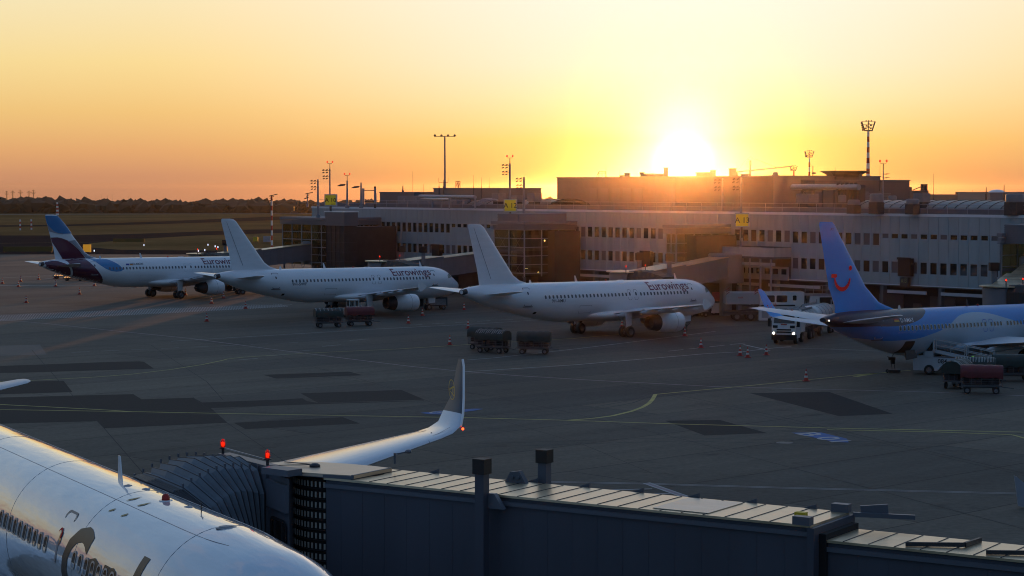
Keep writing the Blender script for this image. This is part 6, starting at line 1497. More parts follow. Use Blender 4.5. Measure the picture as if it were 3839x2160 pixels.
# ================= BAGGAGE CARTS =================
m_tgr=mat('tarp_green',(.016,.032,.028),.6,noise=.25,scale=2,bump=.3); m_tgl=mat('tarp_pale_stripe',(.22,.23,.22),.6,noise=.3,scale=3); m_trd=mat('tarp_red',(.12,.008,.012),.5,noise=.2,scale=2,bump=.3)
m_cfr=mat('cart_frame',(.10,.10,.105),.5,.3)
def cart(loc_,rz,label,tarp,stripe=False,gable=False,worn=False):
    t=thing('baggage_cart',label,'baggage cart',loc_,rz,'covered baggage carts on the apron')
    b=MB(); b.bb(-1.5,1.5,-.72,.72,.55,.68); b.bar((1.5,0,.5),(2.35,0,.42),.07,.07); b.bar((-1.5,-.6,.5),(-1.75,0,.5),.05,.05); b.bb(-1.3,1.3,-.05,.05,.42,.55); b.build('chassis',m_cfr,t)
    b=MB()
    for s_ in (-1,1):
        for z in (.78,.95,1.12): b.bar((-1.48,s_*.72,z),(1.48,s_*.72,z),.03,.03)
        for x in (-1.48,-.75,0,.75,1.48): b.bar((x,s_*.72,.68),(x,s_*.72,1.25),.035,.035)
    for s_ in (-1,1):
        for y in (-.7,-.23,.23,.7): b.bar((s_*1.48,y,.68),(s_*1.48,y,2.0),.03,.03)
    b.build('side_rails',m_cfr,t)
    b=MB(); rnd=random.Random(int(loc_[0]*7)); 
    for i in range(6): b.box((-1.15+i*.45,rnd.uniform(-.2,.2),.92+rnd.uniform(-.04,.05)),(.4,1.0,.42),rz=rnd.uniform(-.1,.1))
    b.build('luggage',mat('luggage',(.035,.025,.028),.7,noise=.4,scale=2),t)
    # tarp
    rings=[];n=14
    for i in range(n+1):
        x=-1.56+3.12*i/n; e=1 if 0<i<n else .985; w=.03*math.sin(i*2.1)+rnd.uniform(-.015,.015)
        sag=.04*math.sin(i*1.3)
        P=[(-.80,1.22+sag),(-.80-w,1.6),(-.74,1.86+w),(-.42,2.12+w*.5),(0,(2.2 if gable else 2.14)+w),(.42,2.12+w*.4),(.74,1.86-w),(.80+w,1.6),(.80,1.22-sag)]
        rings.append([(x,y*e,z*(1 if e==1 else .985)) for y,z in P])
    b=MB(); b.loft(rings,False,False)
    for k_ in (0,-1): b.poly([Vector(p) for p in rings[k_]])
    o=b.build('tarpaulin',tarp,t,smooth=55); 
    if stripe:
        b=MB()
        for i in range(n): 
            if i%2==0 or worn: 
                P=rings[i]; Q_=rings[i+1]
                b.poly([Vector(P[2])+Vector((.02,0,.008)),Vector(P[3])+Vector((.02,0,.008)),Vector(Q_[3])+Vector((-.1,0,.008)),Vector(Q_[2])+Vector((-.1,0,.008))]); b.poly([Vector(P[3])+Vector((.02,0,.008)),Vector(P[4])+Vector((.02,0,.008)),Vector(Q_[4])+Vector((-.1,0,.008)),Vector(Q_[3])+Vector((-.1,0,.008))])
        b.build('pale_strips',m_tgl,o)
    for x in (-1.05,1.05):
        for s_ in (-1,1): w_=wheel(t,x,s_*.6,.27,.27,.16); w_.name='wheel'
    return t
def gpt(dx,dy): return G(dx,dy,.005)
def cp(dx,dy): p=G(dx,dy,0); return (p.x,p.y,.0)
c1=cart(cp(826,823),.3,'dark green covered baggage cart with pale striped top, left of the red one',m_tgr,True)
cart(cp(904,819),.3,'red covered baggage cart in front of the white tug',m_trd)
cart(cp(1220,879),-.55,'brownish green covered cart half hidden behind its neighbour',m_tgr,False,True)
cart(cp(1240,887),-.55,'green covered cart with worn striped top, left of its near twin',m_tgr,True,True,True)
cart(cp(1343,890),-.12,'plain dark green covered cart standing right of the striped one',m_tgr,False)
cart(cp(2468,989),-.22,'red covered baggage cart nearest the viewer, at right',m_trd)
cart(cp(2408,975),1.05,'green covered cart with pale front flap, left of the near red cart',m_tgr,True,True)
cart(cp(2452,968),-.25,'green covered cart with pale striped top behind the near red cart',m_tgr,True,True,True)
cart(cp(2546,958),-.15,'green covered cart partly cut off at the right edge of the frame',m_tgr,False)
# flat dollies
def dolly(loc_,rz,label):
    t=thing('flat_dolly',label,'flat dolly',loc_,rz,'flat container dollies beyond the leftmost airliner')
    b=MB(); b.bb(-1.7,1.7,-1.2,1.2,.45,.58)
    for i in range(8): b.cyl((-1.5+i*.43,-1.15,.6),(-1.5+i*.43,1.15,.6),.05,n=6)
    b.bar((1.7,0,.5),(2.7,0,.4),.08,.08); b.build('deck',m_dark,t)
    for x in (-1.1,1.1):
        for s_ in (-1,1): wheel(t,x,s_*.8,.22,.22,.14)
for x,y,lab in ((160,701,'leftmost dark flat dolly beyond the leftmost airliner'),(186,706,'nearest flat dolly, in front of the others at far left'),(211,702,'flat dolly half behind the leftmost airliner belly'),(232,706,'flat dolly just above the burgundy rear fuselage line')):
    dolly(cp(x,y),.1,lab)
# ================= TUG =================
def tug(loc_,rz,label):
    t=thing('baggage_tug',label,'tug',loc_,rz)
    b=MB(); b.bb(-1.5,1.6,-.75,.75,.4,.85); b.bb(.2,1.55,-.7,.7,.85,1.15); b.bb(-1.5,-.9,-.72,.72,.85,1.05); b.build('body',mat('tug_white',(.5,.52,.5),.4),t)
    b=MB()
    for x,y in ((-.85,-.66),(-.85,.66),(.25,-.66),(.25,.66),(-.3,-.66),(-.3,.66)): b.bar((x,y,.85),(x,y,2.05),.08,.08)
    for s_ in (-.66,.66): b.bar((-.85,s_,1.3),(.25,s_,1.3),.06,.06)
    b.build('cab_frame',mat('tug_white',(.5,.52,.5),.4),t)
    b=MB(); b.bb(-.95,.35,-.75,.75,2.05,2.15); b.build('roof',mat('tug_white',(.5,.52,.5),.4),t)
    b=MB(); b.bb(-.6,-.1,-.3,.3,.85,1.05); b.bb(-.65,-.55,-.3,.3,1.0,1.5); b.cyl((.05,0,1.0),(-.05,0,1.35),.03); b.build('seat',m_black,t)
    b=MB(); b.sphere((.8,.2,1.28),.13,8,6); b.build('beacon_light',m_steel,t)
    for x in (-1.0,1.05):
        for s_ in (-1,1): wheel(t,x,s_*.7,.36,.36,.25)
tug(cp(893,798),.35,'small white open-cab tug under the second airliner engine wing')
# ================= FUEL TRUCK =================
m_trk=mat('truck_white',(.62,.63,.63),.35,coat=.4); m_hl=mat('head_lamp',(1,.95,.8),.3,emit=(1,.93,.75),es=8)
p=G(1971,866,0); rear=G(2066,834,0); v=Vector((p.x-rear.x,p.y-rear.y,0)); hd=math.atan2(v.y,v.x)
t=thing('fuel_truck','white fuel tanker truck with lit headlamps driving towards the three cones','truck',(p.x,p.y,0),hd)
# local +x forward, front at x=0
b=MB(); b.side([(-2.1,.95),(0,.95),(.05,1.7),(-.12,2.1),(-.32,3.05),(-.6,3.2),(-2.1,3.2)],-1.22,1.22); b.build('cab',m_trk,t,smooth=30)
b=MB(); b.poly([(-.085,-1.05,2.08),(-.085,1.05,2.08),(-.28,1.0,2.9),(-.28,-1.0,2.9)]); o=b.build('windscreen',m_glassd,t); o.location.x=.03
for s_ in (-1,1):
    b=MB(); b.side([(-1.35,2.1),(-.35,2.1),(-.5,2.9),(-1.35,2.9)],s_*1.225,s_*1.235); b.build('side_window',m_glassd,t)
    b=MB(); b.bb(-.05,.2,s_*1.32,s_*1.58,1.75,2.55); b.bar((-.1,s_*1.2,2.6),(.1,s_*1.5,2.6),.05,.05); b.bar((-.1,s_*1.2,1.8),(.1,s_*1.5,1.8),.05,.05); b.build('mirror',m_black,t)
    b=MB(); b.bb(0.02,.11,s_*.8,s_*1.16,.95,1.25); b.build('headlight',m_black,t)
    b=MB(); b.cyl((.1,s_*1.0,1.1),(.14,s_*1.0,1.1),.12,n=14); b.build('lamp',m_hl,t)
    b=MB(); b.bb(-.32,-.2,s_*.55,s_*.85,3.12,3.2); b.build('marker_light',m_hl,t)
    b=MB(); b.side([(.02,1.62),(.06,1.62),(.03,1.88),(-.02,1.88)],s_*.62,s_*1.1); o=b.build('corner_lamp',m_black,t); o.location.x=.035
b=MB()
for z0,z1 in ((1.38,1.52),(1.14,1.28)): b.bb(.0,.08,-.72,.72,z0,z1)
b.build('grille',m_black,t)
b=MB(); b.bb(-.5,.14,-1.22,1.22,.45,.92); b.build('bumper',m_black,t)
b=MB(); b.bb(.03,.085,-.3,.3,1.92,2.02); b.build('badge_strip',mat('badge_red',(.35,.03,.03),.5),t)
b=MB(); b.bb(-.25,.12,-1.2,-.9,3.05,3.12); b.bm.free()
b=MB(); b.bb(-.65,-.15,-1.15,1.15,3.1,3.18); b.build('sun_visor',m_trk,t)
b=MB(); b.bb(-10.5,-2.0,-.45,.45,.75,1.0); b.bb(-10.6,-10.4,-1.2,1.2,.55,.9); b.build('chassis',m_dark,t)
b=MB(); b.bb(-4.3,-2.4,-1.22,1.22,1.05,3.0); b.build('pump_cabinet',m_trk,t)
b=MB(); b.bb(-3.9,-2.8,-1.26,-1.22,1.15,2.85); b.build('cabinet_door',m_black,t)
b=MB(); b.bb(-2.95,-2.85,-1.5,-1.24,.5,1.1); b.bb(-3.3,-2.5,-1.5,-1.24,.45,.5); b.bb(-3.3,-2.5,-1.45,-1.24,.75,.8); b.build('steps',m_steel,t)
rings=[]
for x,sc in ((-4.5,.9),(-4.75,1.0),(-10.2,1.0),(-10.5,.88)): rings.append([(x,1.22*sc*math.cos(2*PI*i/26),2.1+.98*sc*math.sin(2*PI*i/26)) for i in range(26)])
b=MB(); b.loft(rings); tk=b.build('tank',m_trk,t,smooth=40)
b=MB()
for x in (-5.5,-6.7,-7.9,-9.1): b.lathe([(x-.05,1.0),(x-.05,1.03),(x+.05,1.03),(x+.05,1.0)],'x',(0,0,2.1),26,sy=1.22,sz=.985)
b.bb(-10.0,-4.9,-.75,-.68,3.0,3.22); b.bb(-10.0,-4.9,.68,.75,3.0,3.22)
for x in (-5.6,-7.4,-9.2): b.cyl((x,0,3.05),(x,0,3.2),.3,n=14)
b.build('tank_fittings',m_steel,tk)
for x,dbl in ((-.95,0),(-3.6,0),(-7.6,1),(-9.0,1)):
    for s_ in (-1,1): wheel(t,x,s_*1.0,.52,.52,.34)
b=MB(); b.bb(-1.6,-.35,-1.27,-1.0,.6,1.12); b.bb(-1.6,-.35,1.0,1.27,.6,1.12); b.build('wheel_arch',m_trk,t)
for s_ in (-1,1): b=MB(); b.cyl((-.9,s_*.6,3.2),(-.9,s_*.6,3.42),.08,n=8); b.build('amber_beacon',mat('amber_lens',(.5,.12,.02),.3),t)
# trailer tank
t=thing('tank_trailer','white tank trailer coupled behind the fuel truck','trailer',(p.x-v.normalized().x*12,p.y-v.normalized().y*12,0),hd-.05)
rings=[]
for x,sc in ((.2,.88),(-.1,1.0),(-6.3,1.0),(-6.6,.88)): rings.append([(x,1.22*sc*math.cos(2*PI*i/26),2.15+1.0*sc*math.sin(2*PI*i/26)) for i in range(26)])
b=MB(); b.loft(rings); tk=b.build('tank',m_trk,t,smooth=40)
b=MB()
for x in (-1,-2.4,-3.8,-5.2): b.lathe([(x-.05,1.02),(x-.05,1.05),(x+.05,1.05),(x+.05,1.02)],'x',(0,0,2.15),26,sy=1.2,sz=.985)
b.bb(-6,-.2,-.8,-.73,3.05,3.28)
for s_ in (-1,1): b.cyl((-6.3,s_*.8,3.0),(-6.3,s_*.8,3.5),.06,n=6)
b.build('tank_fittings',m_steel,tk)
b=MB(); b.bb(-6.6,.3,-.5,.5,.8,1.15); b.bar((.3,0,.8),(1.4,0,.7),.12,.12); b.bb(-4.6,-1.5,-1.2,-.7,.55,1.2); b.build('chassis',m_dark,t)
for x in (-.6,-4.9,-6.0):
    for s_ in (-1,1): wheel(t,x,s_*1.0,.5,.5,.34)
# ================= HIGH LOADER (catering) =================
p0=G(1820,798,0); p1=G(1905,797,0); v=Vector((p1.x-p0.x,p1.y-p0.y,0)); L_=v.length
t=thing('catering_loader','white catering high-loader truck with two dark windows and red script on its raised box','loader',(p0.x*232/p0.y,232,0),0.02)
k_=L_/12.5
zt=Q(1860,733,232).z
b=MB(); b.bb(4.0,9.2,-1.3,1.3,1.9,zt); b.build('raised_box',m_trk,t)
b=MB(); b.bb(.1,3.9,-1.25,1.25,1.95,zt-.05); b.build('rear_box',mat('truck_offwhite',(.42,.38,.36),.5),t)
for x0,x1,z0,z1 in ((4.5,5.75,2.9+.4,4.3+.2),(5.95,7.2,3.3,4.5),(7.85,8.3,3.6,4.5)):
    V=rrect(x0,x1,z0*zt/5.1,z1*zt/5.1,.12,3); flat(V,[tuple(range(len(V)))],lambda a,c:Vector((a,-1.312,c)),'window',m_glassd,t)
ms=mat('script_red',(.40,.06,.03),.5)
V,F_=text2d('ksük',.55*zt/5.1,shear=.3,bold=.02); flat(V,F_,lambda a,c:Vector((5.0+a,-1.315,2.55*zt/5.1+c)),'lettering',ms,t)
V,F_=text2d('ksük',.32*zt/5.1,shear=.3,bold=.02); flat(V,F_,lambda a,c:Vector((1.5+a,-1.265,4.0*zt/5.1+c)),'lettering',ms,t)
b=MB(); b.bb(4.8,7.5,-1.316,-1.31,2.44*zt/5.1,2.5*zt/5.1); b.build('underline',ms,t)
b=MB()
for x in (.25,3.55):
    for i in range(3): b.bar((x-.15,-1.27,3.1+i*.25),(x+.25,-1.27,3.4+i*.25),.01,.1)
b.build('warning_stripes',mat('stripe_dark',(.2,.05,.04),.5),t)
b=MB(); b.bb(-.2,13.2,-1.2,1.2,.75,1.1); b.bar((1.5,-.9,1.1),(7.5,-.9,1.95),.15,.2); b.bar((7.5,-.9,1.1),(1.5,-.9,1.95),.15,.2); b.bar((9.5,-1,1.2),(9.5,-1,2.6),.1,.1); b.build('chassis',m_dark,t)
b=MB(); b.side([(9.6,1.0),(13.0,1.0),(13.2,1.9),(12.7,2.9),(9.9,2.9)],-1.2,1.2); b.build('driver_cab',m_trk,t)
b=MB(); b.side([(11.0,1.95),(12.6,1.95),(12.4,2.75),(11.0,2.75)],-1.225,-1.21); b.build('side_window',m_glassd,t)
b=MB(); b.bb(9.2,12.4,-1.25,1.25,2.95,3.1); 
for x in (9.3,10.3,11.3,12.3): b.bar((x,-1.2,3.1),(x,-1.2,4.1),.05,.05)
b.bar((9.3,-1.2,4.1),(12.3,-1.2,4.1),.05,.05); b.bar((9.3,-1.2,3.6),(12.3,-1.2,3.6),.05,.05); b.build('platform',m_steel,t)
for x in (1.4,3.0,11.6):
    for s_ in (-1,1): wheel(t,x,s_*1.0,.5,.5,.34)
# mirror posts on the ground by the terminal + white board
for (dx,dyt,D,lab) in ((2007,763,226,'round white mirror on a post left of the fuel tank'),(2042,768,224,'round white mirror on a post above the fuel tank'),(1115,0,0,'')):
    if not D: continue
    q=Q(dx,dyt,D); t=thing('mirror_post',lab,'mirror post',(q.x,q.y,0),0); b=MB(); b.cyl((0,0,0),(0,0,q.z),.1,n=8); b.build('post',mat('post_pale',(.35,.36,.36),.5),t); b=MB(); b.cyl((0,-.14,q.z),(0,-.08,q.z),.42,n=18); b.build('mirror',mat('mirror_pale',(.6,.62,.6),.3),t)
q=G(1913,808,0); t=thing('equipment_board','low white equipment cabinet beside the winglet of the blue airliner','cabinet',(q.x,q.y,0),.02); b=MB(); b.bb(-.2,4.4,0,1.0,.1,1.7); b.build('casing',m_trk,t)
for i in range(4): b=MB(); b.bb(.1+i*1.05,.9+i*1.05,-.02,0,.4,1.5); b.build('panel_door',mat('cabinet_panel',(.3,.31,.32),.5),t)
q=G(1812,768,0); b=MB(); b.bb(-.45,.45,-.05,.05,1.4,2.5); o=b.build('fire_sign',mat('sign_red',(.3,.03,.03),.5)); o.location=(q.x,q.y+6,0); o.location=Q(1800,747,239)-Vector((0,0,1.9)); tag(o,'small red fire point sign on the column beside the middle airliner nose','sign')
# ================= BELT LOADER =================
q=G(2330,940,0)
t=thing('belt_loader','white belt loader with cab and railed conveyor, number 084, beside the blue airliner','belt loader',(q.x,q.y,0),0)
q2=G(2460,934,0); hd=-.33; t.rotation_euler=(0,0,hd)
m_bl=mat('loader_white',(.45,.47,.50),.45,noise=.08,scale=1)
b=MB(); b.side([(-1.0,.35),(1.0,.35),(1.3,.75),(4.6,.55),(4.6,1.35),(-.0,1.45),(-.2,1.6),(-1.05,1.6)],-.85,.85); b.build('body',m_bl,t)
b=MB()
for x,y in ((-1.0,-.8),(-1.0,.8),(-.1,-.8),(-.1,.8),(.65,-.8)): b.bar((x,y,1.5),(x+(.08 if x<-.5 else 0),y,2.85),.1,.1)
b.bb(-.1,.7,-.85,-.8,1.4,1.95); b.build('cab_frame',m_bl,t)
b=MB(); b.bb(-1.0,.75,-.88,.88,2.82,2.92); b.build('cab_roof',m_bl,t)
for (a,c,z0,z1) in ((-.9,-.2,1.6,2.75),(.02,.58,2.0,2.72)):
    V=rrect(a,c,z0,z1,.08,3); flat(V,[tuple(range(len(V)))],lambda u,w:Vector((u,-.86,w)),'cab_window',m_glassd,t)
V,F_=text2d('084',.36,bold=.012); flat(V,F_,lambda a,c:Vector((1.0+a,-.865,.98+c)),'lettering',blk_txt,t)
V,F_=text2d('stuttgart',.16,bold=.0); flat(V,F_,lambda a,c:Vector((3.2+a,-.865,.98+c)),'lettering',mat('faint_red_letters',(.2,.08,.08),.5),t) if False else None
b=MB(); b.bb(2.2,2.6,-.87,-.85,.92,1.0); b.bb(2.3,2.55,-.87,-.85,.62,.72); b.build('vents',m_black,t)
# conveyor, rising to the left
b=MB(); b.bar((5.6,0,1.0),(-2.1,0,2.5),1.1,.28); b.build('conveyor',m_bl,t)
b=MB(); b.bar((5.55,0,1.17),(-2.05,0,2.67),.8,.05); b.build('belt',m_black,t)
b=MB()
for s_ in (-.55,.55):
    for (u0,u1) in ((.02,.3),(.32,.62),(.64,.97)):
        pa=Vector((5.6,s_,1.0)).lerp(Vector((-2.1,s_,2.5)),u0); pb=Vector((5.6,s_,1.0)).lerp(Vector((-2.1,s_,2.5)),u1); up_=Vector((0,0,.95))
        for z_ in (.5,.95): b.cyl(pa+Vector((0,0,z_)),pb+Vector((0,0,z_)),.042,n=6)
        b.cyl(pa,pa+up_,.04,n=6); b.cyl(pb,pb+up_,.04,n=6); pm=pa.lerp(pb,.5); b.cyl(pm,pm+up_,.024,n=6)
b.build('railings',mat('rail_pale',(.42,.42,.42),.4),t)
b=MB(); 
for i in range(6): b.bar((-2.1-.1*i,-.5,2.4-.12*i),(-2.3-.1*i,-.5,2.1-.15*i),.05,.05)
b.bar((-2.1,-.5,2.4),(-1.6,-.5,1.2),.08,.08); b.bar((-2.1,.5,2.4),(-1.6,.5,1.2),.08,.08); b.build('front_linkage',m_dark,t)
for x in (.3,3.9):
    for s_ in (-1,1): wheel(t,x,s_*.78,.42,.42,.28)
# chock trolley
q=G(2240,937,0); t=thing('chock_trolley','small dark hand trolley standing alone left of the belt loader','trolley',(q.x,q.y,0),0)
b=MB(); b.bb(-.2,.75,-.3,.3,.05,.28); b.build('base',m_dark,t)
b=MB(); b.bar((.1,0,.28),(0,0,1.1),.04,.04); b.bar((.35,0,.28),(.2,0,1.1),.04,.04); b.bb(-.2,.35,-.15,.15,1.05,1.3); b.bar((-.3,0,1.35),(.1,0,1.2),.05,.05); b.bb(0,.3,-.2,.2,.75,1.05); b.build('handle_frame',m_black,t)
wheel(t,-.3,0,.14,.14,.08)
# ground power / tow gear at noses
def powercart(dx,dy,label,name='ground_power_unit'):
    q=G(dx,dy,0); t=thing(name,label,'ground power unit',(q.x,q.y,0),.3,'ground power units by the noses')
    b=MB(); b.bb(-1.4,1.4,-.7,.7,.45,1.55); b.build('housing',m_dark,t); b=MB(); louvres(b,-1.2,1.2,-.74,-.7,.6,1.4,6); b.build('grille',m_steel,t)
    b=MB(); b.bar((-1.4,0,.5),(-2.6,0,.35),.06,.06); b.build('tow_bar',m_dark,t)
    for x in (-.9,.9):
        for s_ in (-1,1): wheel(t,x,s_*.6,.28,.28,.18)
powercart(1095,778,'dark ground power unit behind the nose wheel of the second airliner')
powercart(1752,797,'ground power unit under the nose of the middle airliner')
q=G(1745,797,0)
def cable(pts,r,label):
    b=MB(); P=[Vector(p) for p in pts]; b.tube(P,r); tag(b.build('ground_cable',m_black),label,'cable')
cable([G(1735,812,.2),G(1725,822,.06),G(1728,830,.06),G(1722,838,.06)],.04,'black power cable looping on the ground at the middle airliner nose wheel')
# white ladder-bed car below nose of middle airliner
q=G(1765,797,0); t=thing('pushback_tug','low white pushback tug seen under the nose of the middle airliner','tug',(q.x,q.y+4,0),0.05); b=MB(); b.bb(-2.6,2.6,-1.1,1.1,.3,1.0); b.bb(1.6,2.6,-1.1,1.1,1.0,1.5); b.build('body',m_trk,t); b=MB(); b.bb(-2.0,1.4,-1.13,-1.1,.5,.85); b.build('grille',m_black,t)
for x in (-1.7,1.7):
    for s_ in (-1,1): wheel(t,x,s_*.9,.42,.42,.3)
# tow bar under the leftmost nose, small far vehicles
q=G(605,740,0); t=thing('tow_bar','dark tow bar on small wheels beside the second airliner tail cone','tow bar',(q.x,q.y,0),.2); b=MB(); b.bar((-4,0,.7),(0,0,.5),.15,.15); b.bar((-4,.0,1.4),(-1.5,0,.5),.1,.1); b.bar((0,0,.5),(3.5,0,.3),.1,.1); b.build('bar',m_dark,t)
for s_ in (-1,1): wheel(t,.3,s_*.5,.38,.38,.2)
q=Q(1101,533,1050); 
def smallcar(dx,dy,D,lab,beac=True):
    q=G(dx,dy,0); t=thing('service_vehicle',lab,'vehicle',(q.x,q.y,0),.6,'tiny service vehicles out on the airfield')
    b=MB(); b.bb(-2.4,2.4,-1,1,.4,1.3); b.side([(-1.6,1.3),(1.2,1.3),(.7,2.1),(-1.4,2.1)],-.9,.9); b.build('body',m_dark,t)
    if beac: b=MB(); b.cyl((0,0,2.1),(0,0,4.2),.1,n=6); b.sphere((0,0,4.4),.25,8,6); b.build('beacon_light',mat('amber_far',(1,.5,.1),.3,emit=(1,.45,.1),es=1),t)
smallcar(739.5,538.5,0,'tiny dark vehicle with an amber light on the far grass left of the terminal')
smallcar(627,531,0,'tiny pale vehicle near the forest edge behind the striped mast',False) if False else None
# taxiway lights and signs
for i,(x,y) in enumerate(((541,620.5),(548,622.5),(523,616.5),(515,630),(499,632),(237,632),(362,617.5))):
    q=G(x,y+1,0); b=MB(); b.cyl((0,0,0),(0,0,.25),.12,n=6); b.sphere((0,0,.35),.13,8,6); o=b.build('taxiway_light',mat('taxi_lamp',(.8,.85,1),.3,emit=(.8,.85,1),es=1.3)); o.location=q
    tag(o,'small white taxiway edge light, '+('brightest, left of the second tail fin','second of the pair by the second tail fin','just left of the bright one','lowest, near the apron edge','left neighbour of the lowest one','right of the leftmost tail fin','alone on the lens-shaped grass')[i],'taxiway light','taxiway edge lights')
def tsign(x,y,w_,h,m,lab):
    q=G(x,y,0); t=thing('taxiway_sign',lab,'taxiway sign',(q.x,q.y,0),0,'signs beside the taxiways'); b=MB(); b.bb(-w_/2,w_/2,-.15,.15,.2,h); b.build('face',m,t); b=MB(); b.bb(-w_/2+.2,-w_/2+.4,-.1,.1,0,.2); b.bb(w_/2-.4,w_/2-.2,-.1,.1,0,.2); b.build('feet',m_dark,t)
tsign(219,635.5,1.9,2.0,mat('sign_orange',(.75,.32,.03),.5,emit=(.9,.4,.03),es=.35),'small orange taxiway sign right of the leftmost tail fin')
tsign(70,634.5,12,1.4,mat('board_olive',(.09,.08,.015),.7),'long olive board at the taxiway edge left of the leftmost tail fin')
tsign(324,610.5,9,1.2,mat('board_olive',(.09,.08,.015),.7),'long olive board on the lens-shaped grass')
tsign(972,603.5+0,.0+1.6,1.6,mat('box_yellow',(.5,.4,.03),.5),'small yellow box on the grass by the striped mast') if False else None
q=G(672,608.5,0); b=MB(); b.bb(-1.1,1.1,-.5,.5,0,1.7); o=b.build('switch_cabinet',m_grey); o.location=q; tag(o,'grey switch cabinet at the foot of the slim striped mast','cabinet')
q=G(664,607,0)
b=MB(); b.bb(-.7,.7,-.4,.4,0,1.3); o=b.build('hydrant_box',mat('box_yellow',(.5,.4,.03),.5)); o.location=(q.x-2.5,q.y,0); tag(o,'small yellow box on the grass left of the slim striped mast','box')
for i,(x,y,h) in enumerate(((51,579,12),(79,578,12))):
    q=G(x,y,0); b=MB()
    for k_ in range(5): b.mi=k_%2; b.cyl((0,0,k_*.8),(0,0,k_*.8+.8),.3,n=8,cap=False)
    o=b.build('marker_post',[m_white,m_red]); o.location=q; tag(o,('left' if i==0 else 'right')+' one of two short red and white marker posts beyond the runway at far left','marker post')
q=G(144,537,0); b=MB(); 
for k_ in range(7): b.mi=k_%2; b.cyl((0,0,k_*2.6),(0,0,k_*2.6+2.6),.8-.06*k_,n=8,cap=False)
o=b.build('striped_tower',[m_white,m_red]); o.location=(q.x,1180,-.06); o.location.x=Q(144,520,1180).x; o.scale=(1.2,1.2,.42); tag(o,'thin red and white lattice tower in front of the forest at far left','tower')
# ================= PERSON =================
# ground worker bending behind the striped cart, seen from the back
m_hv=mat('hi_vis_green',(.25,.75,.04),.6,emit=(.25,.8,.03),es=.12); m_sk=mat('skin',(.35,.2,.14),.6); m_tr=mat('dark_trousers',(.02,.022,.03),.8)
def skinbody(name,verts,edges,rad,m,parent=None,lv=2):
    me=bpy.data.meshes.new(name); me.from_pydata(verts,edges,[]); o=bpy.data.objects.new(name,me); COL.objects.link(o); me.materials.append(m)
    s_=o.modifiers.new('skin','SKIN'); 
    for i,r in enumerate(rad): me.skin_vertices[0].data[i].radius=(r,r)
    me.skin_vertices[0].data[0].use_root=True
    u=o.modifiers.new('sub','SUBSURF'); u.levels=lv; u.render_levels=lv
    for p in me.polygons: p.use_smooth=True
    if parent:o.parent=parent
    return o
q=G(2446,950,0)
t=thing('person','person in a bright green hi-vis jacket bending over behind the striped baggage cart','person',(q.x,q.y,0),-.4)
vb=[(0,0,.95),(0,-.04,1.15),(.02,-.14,1.36),(.03,-.2,1.46),(.04,-.25,1.54),(-.12,0,.9),(-.14,.02,.5),(-.14,0,.09),(-.14,-.16,.04),(.12,0,.9),(.14,.02,.5),(.14,0,.09),(.14,-.16,.04),(-.19,-.15,1.38),(-.24,-.28,1.15),(-.18,-.46,1.05),(.22,-.15,1.38),(.27,-.28,1.15),(.2,-.46,1.05)]
eb=[(0,1),(1,2),(2,3),(3,4),(0,5),(5,6),(6,7),(7,8),(0,9),(9,10),(10,11),(11,12),(2,13),(13,14),(14,15),(2,16),(16,17),(17,18)]
rb=[.16,.15,.16,.07,.06,.11,.075,.05,.045,.11,.075,.05,.045,.075,.055,.04,.075,.055,.04]
skinbody('body',vb,eb,rb,m_tr,t)
vj=[(0,.0,1.0),(0,-.04,1.18),(.02,-.13,1.38),(-.19,-.15,1.38),(-.24,-.27,1.17),(-.2,-.42,1.08),(.22,-.15,1.38),(.27,-.27,1.17),(.22,-.42,1.08)]
skinbody('jacket',vj,[(0,1),(1,2),(2,3),(3,4),(4,5),(2,6),(6,7),(7,8)],[.185,.185,.19,.1,.075,.06,.1,.075,.06],m_hv,t)
b=MB(); b.sphere((.045,-.27,1.64),.115,14,10,sz=1.15); b.sphere((.045,-.39,1.63),.022,6,5); b.sphere((-.07,-.28,1.63),.025,6,5); b.sphere((.16,-.28,1.63),.025,6,5); b.build('head',m_sk,t,smooth=60)
b=MB(); b.sphere((.045,-.25,1.67),.128,14,10,sz=1.05); b.build('hood',m_hv,t,smooth=60)
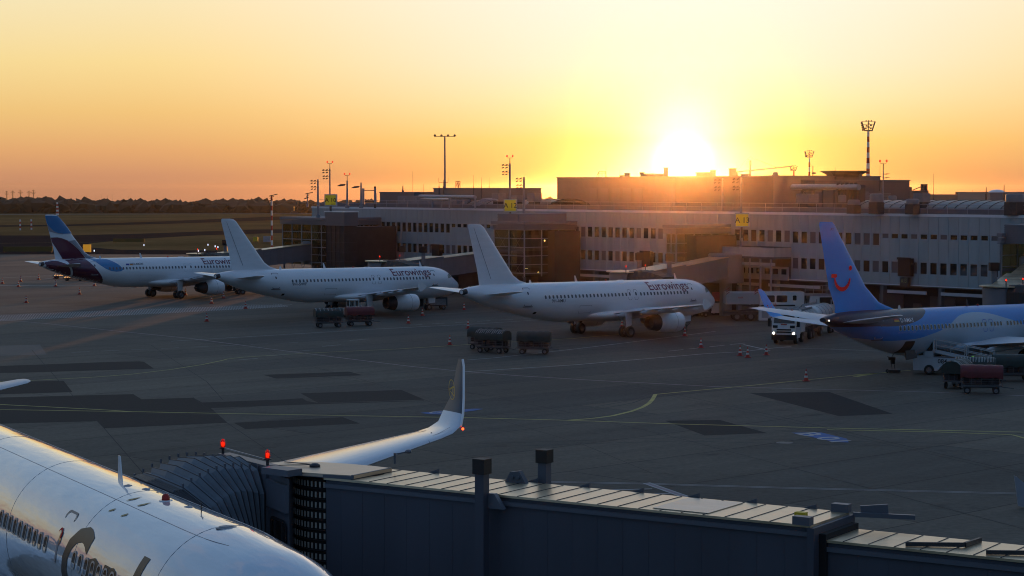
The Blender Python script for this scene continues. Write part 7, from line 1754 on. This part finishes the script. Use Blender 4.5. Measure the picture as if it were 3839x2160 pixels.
for s_,x0 in ((-1,-.18),(1,.2)):
    vh=[(x0,-.46,1.05),(x0,-.52,1.02),(x0-.03,-.58,.99),(x0-.01,-.6,.985),(x0+.01,-.6,.985),(x0+.03,-.58,.99),(x0+s_*-.045,-.53,1.01)]
    skinbody('hand',vh,[(0,1),(1,2),(1,3),(1,4),(1,5),(0,6)],[.03,.03,.01,.01,.01,.009,.011],m_sk,t,1)
# right-edge winglet of another aircraft
q=Q(2556,1240,95); 
t=thing('parked_aircraft_wing','grey upswept winglet tip entering at the right edge of the frame','wing',(q.x,q.y,0),0)
zc=q.z; b=MB()
b=wingloft([(-1.0+0,0,0,.1,.1,0)]*1) if False else MB()
P=[Q(2550,1196,95),Q(2556,1198,95),Q(2590,1228,95),Q(2600,1290,95),Q(2575,1275,95),Q(2560,1272,95)]
rings=[[Vector(p)+Vector((0,-.04,0)) for p in P],[Vector(p)+Vector((0,.05,0)) for p in P]]
b.loft([[p-Vector(t.location) for p in r] for r in rings]); b.build('winglet',m_grey,t)
A=Q(2600,1280,95)-Vector(t.location); b=MB(); b.loft([[A+Vector((0,-.4,-.1)),A+Vector((0,1.0,-.1)),A+Vector((0,1.0,.1)),A+Vector((0,-.4,.1))],[A+Vector((9,-1.5,-1.2)),A+Vector((9,2.5,-1.2)),A+Vector((9,2.5,-.7)),A+Vector((9,-1.5,-.7))]]); b.build('wing_panel',m_grey,t)
# ================= HAZE =================
if HAZE:
    b=MB(); b.bb(-5200,5200,-120,9800,-86,34); hz=b.build('haze',mat('haze_shell',(1,1,1),1)); hz['kind']='stuff'; hz['label']='thin evening haze over the whole airfield, added to spread the sun glow'  # faint distance haze, added mainly to stand in for lens glare near the sun
    m=bpy.data.materials.new('haze_air'); m.use_nodes=True; nt=m.node_tree; nt.nodes.clear(); o_=nt.nodes.new('ShaderNodeOutputMaterial'); pv=nt.nodes.new('ShaderNodeVolumePrincipled')
    pv.inputs['Color'].default_value=(.95,.82,.74,1); pv.inputs['Density'].default_value=HAZE; pv.inputs['Anisotropy'].default_value=HAZE_G
    nt.links.new(pv.outputs[0],o_.inputs['Volume']); hz.data.materials[0]=m
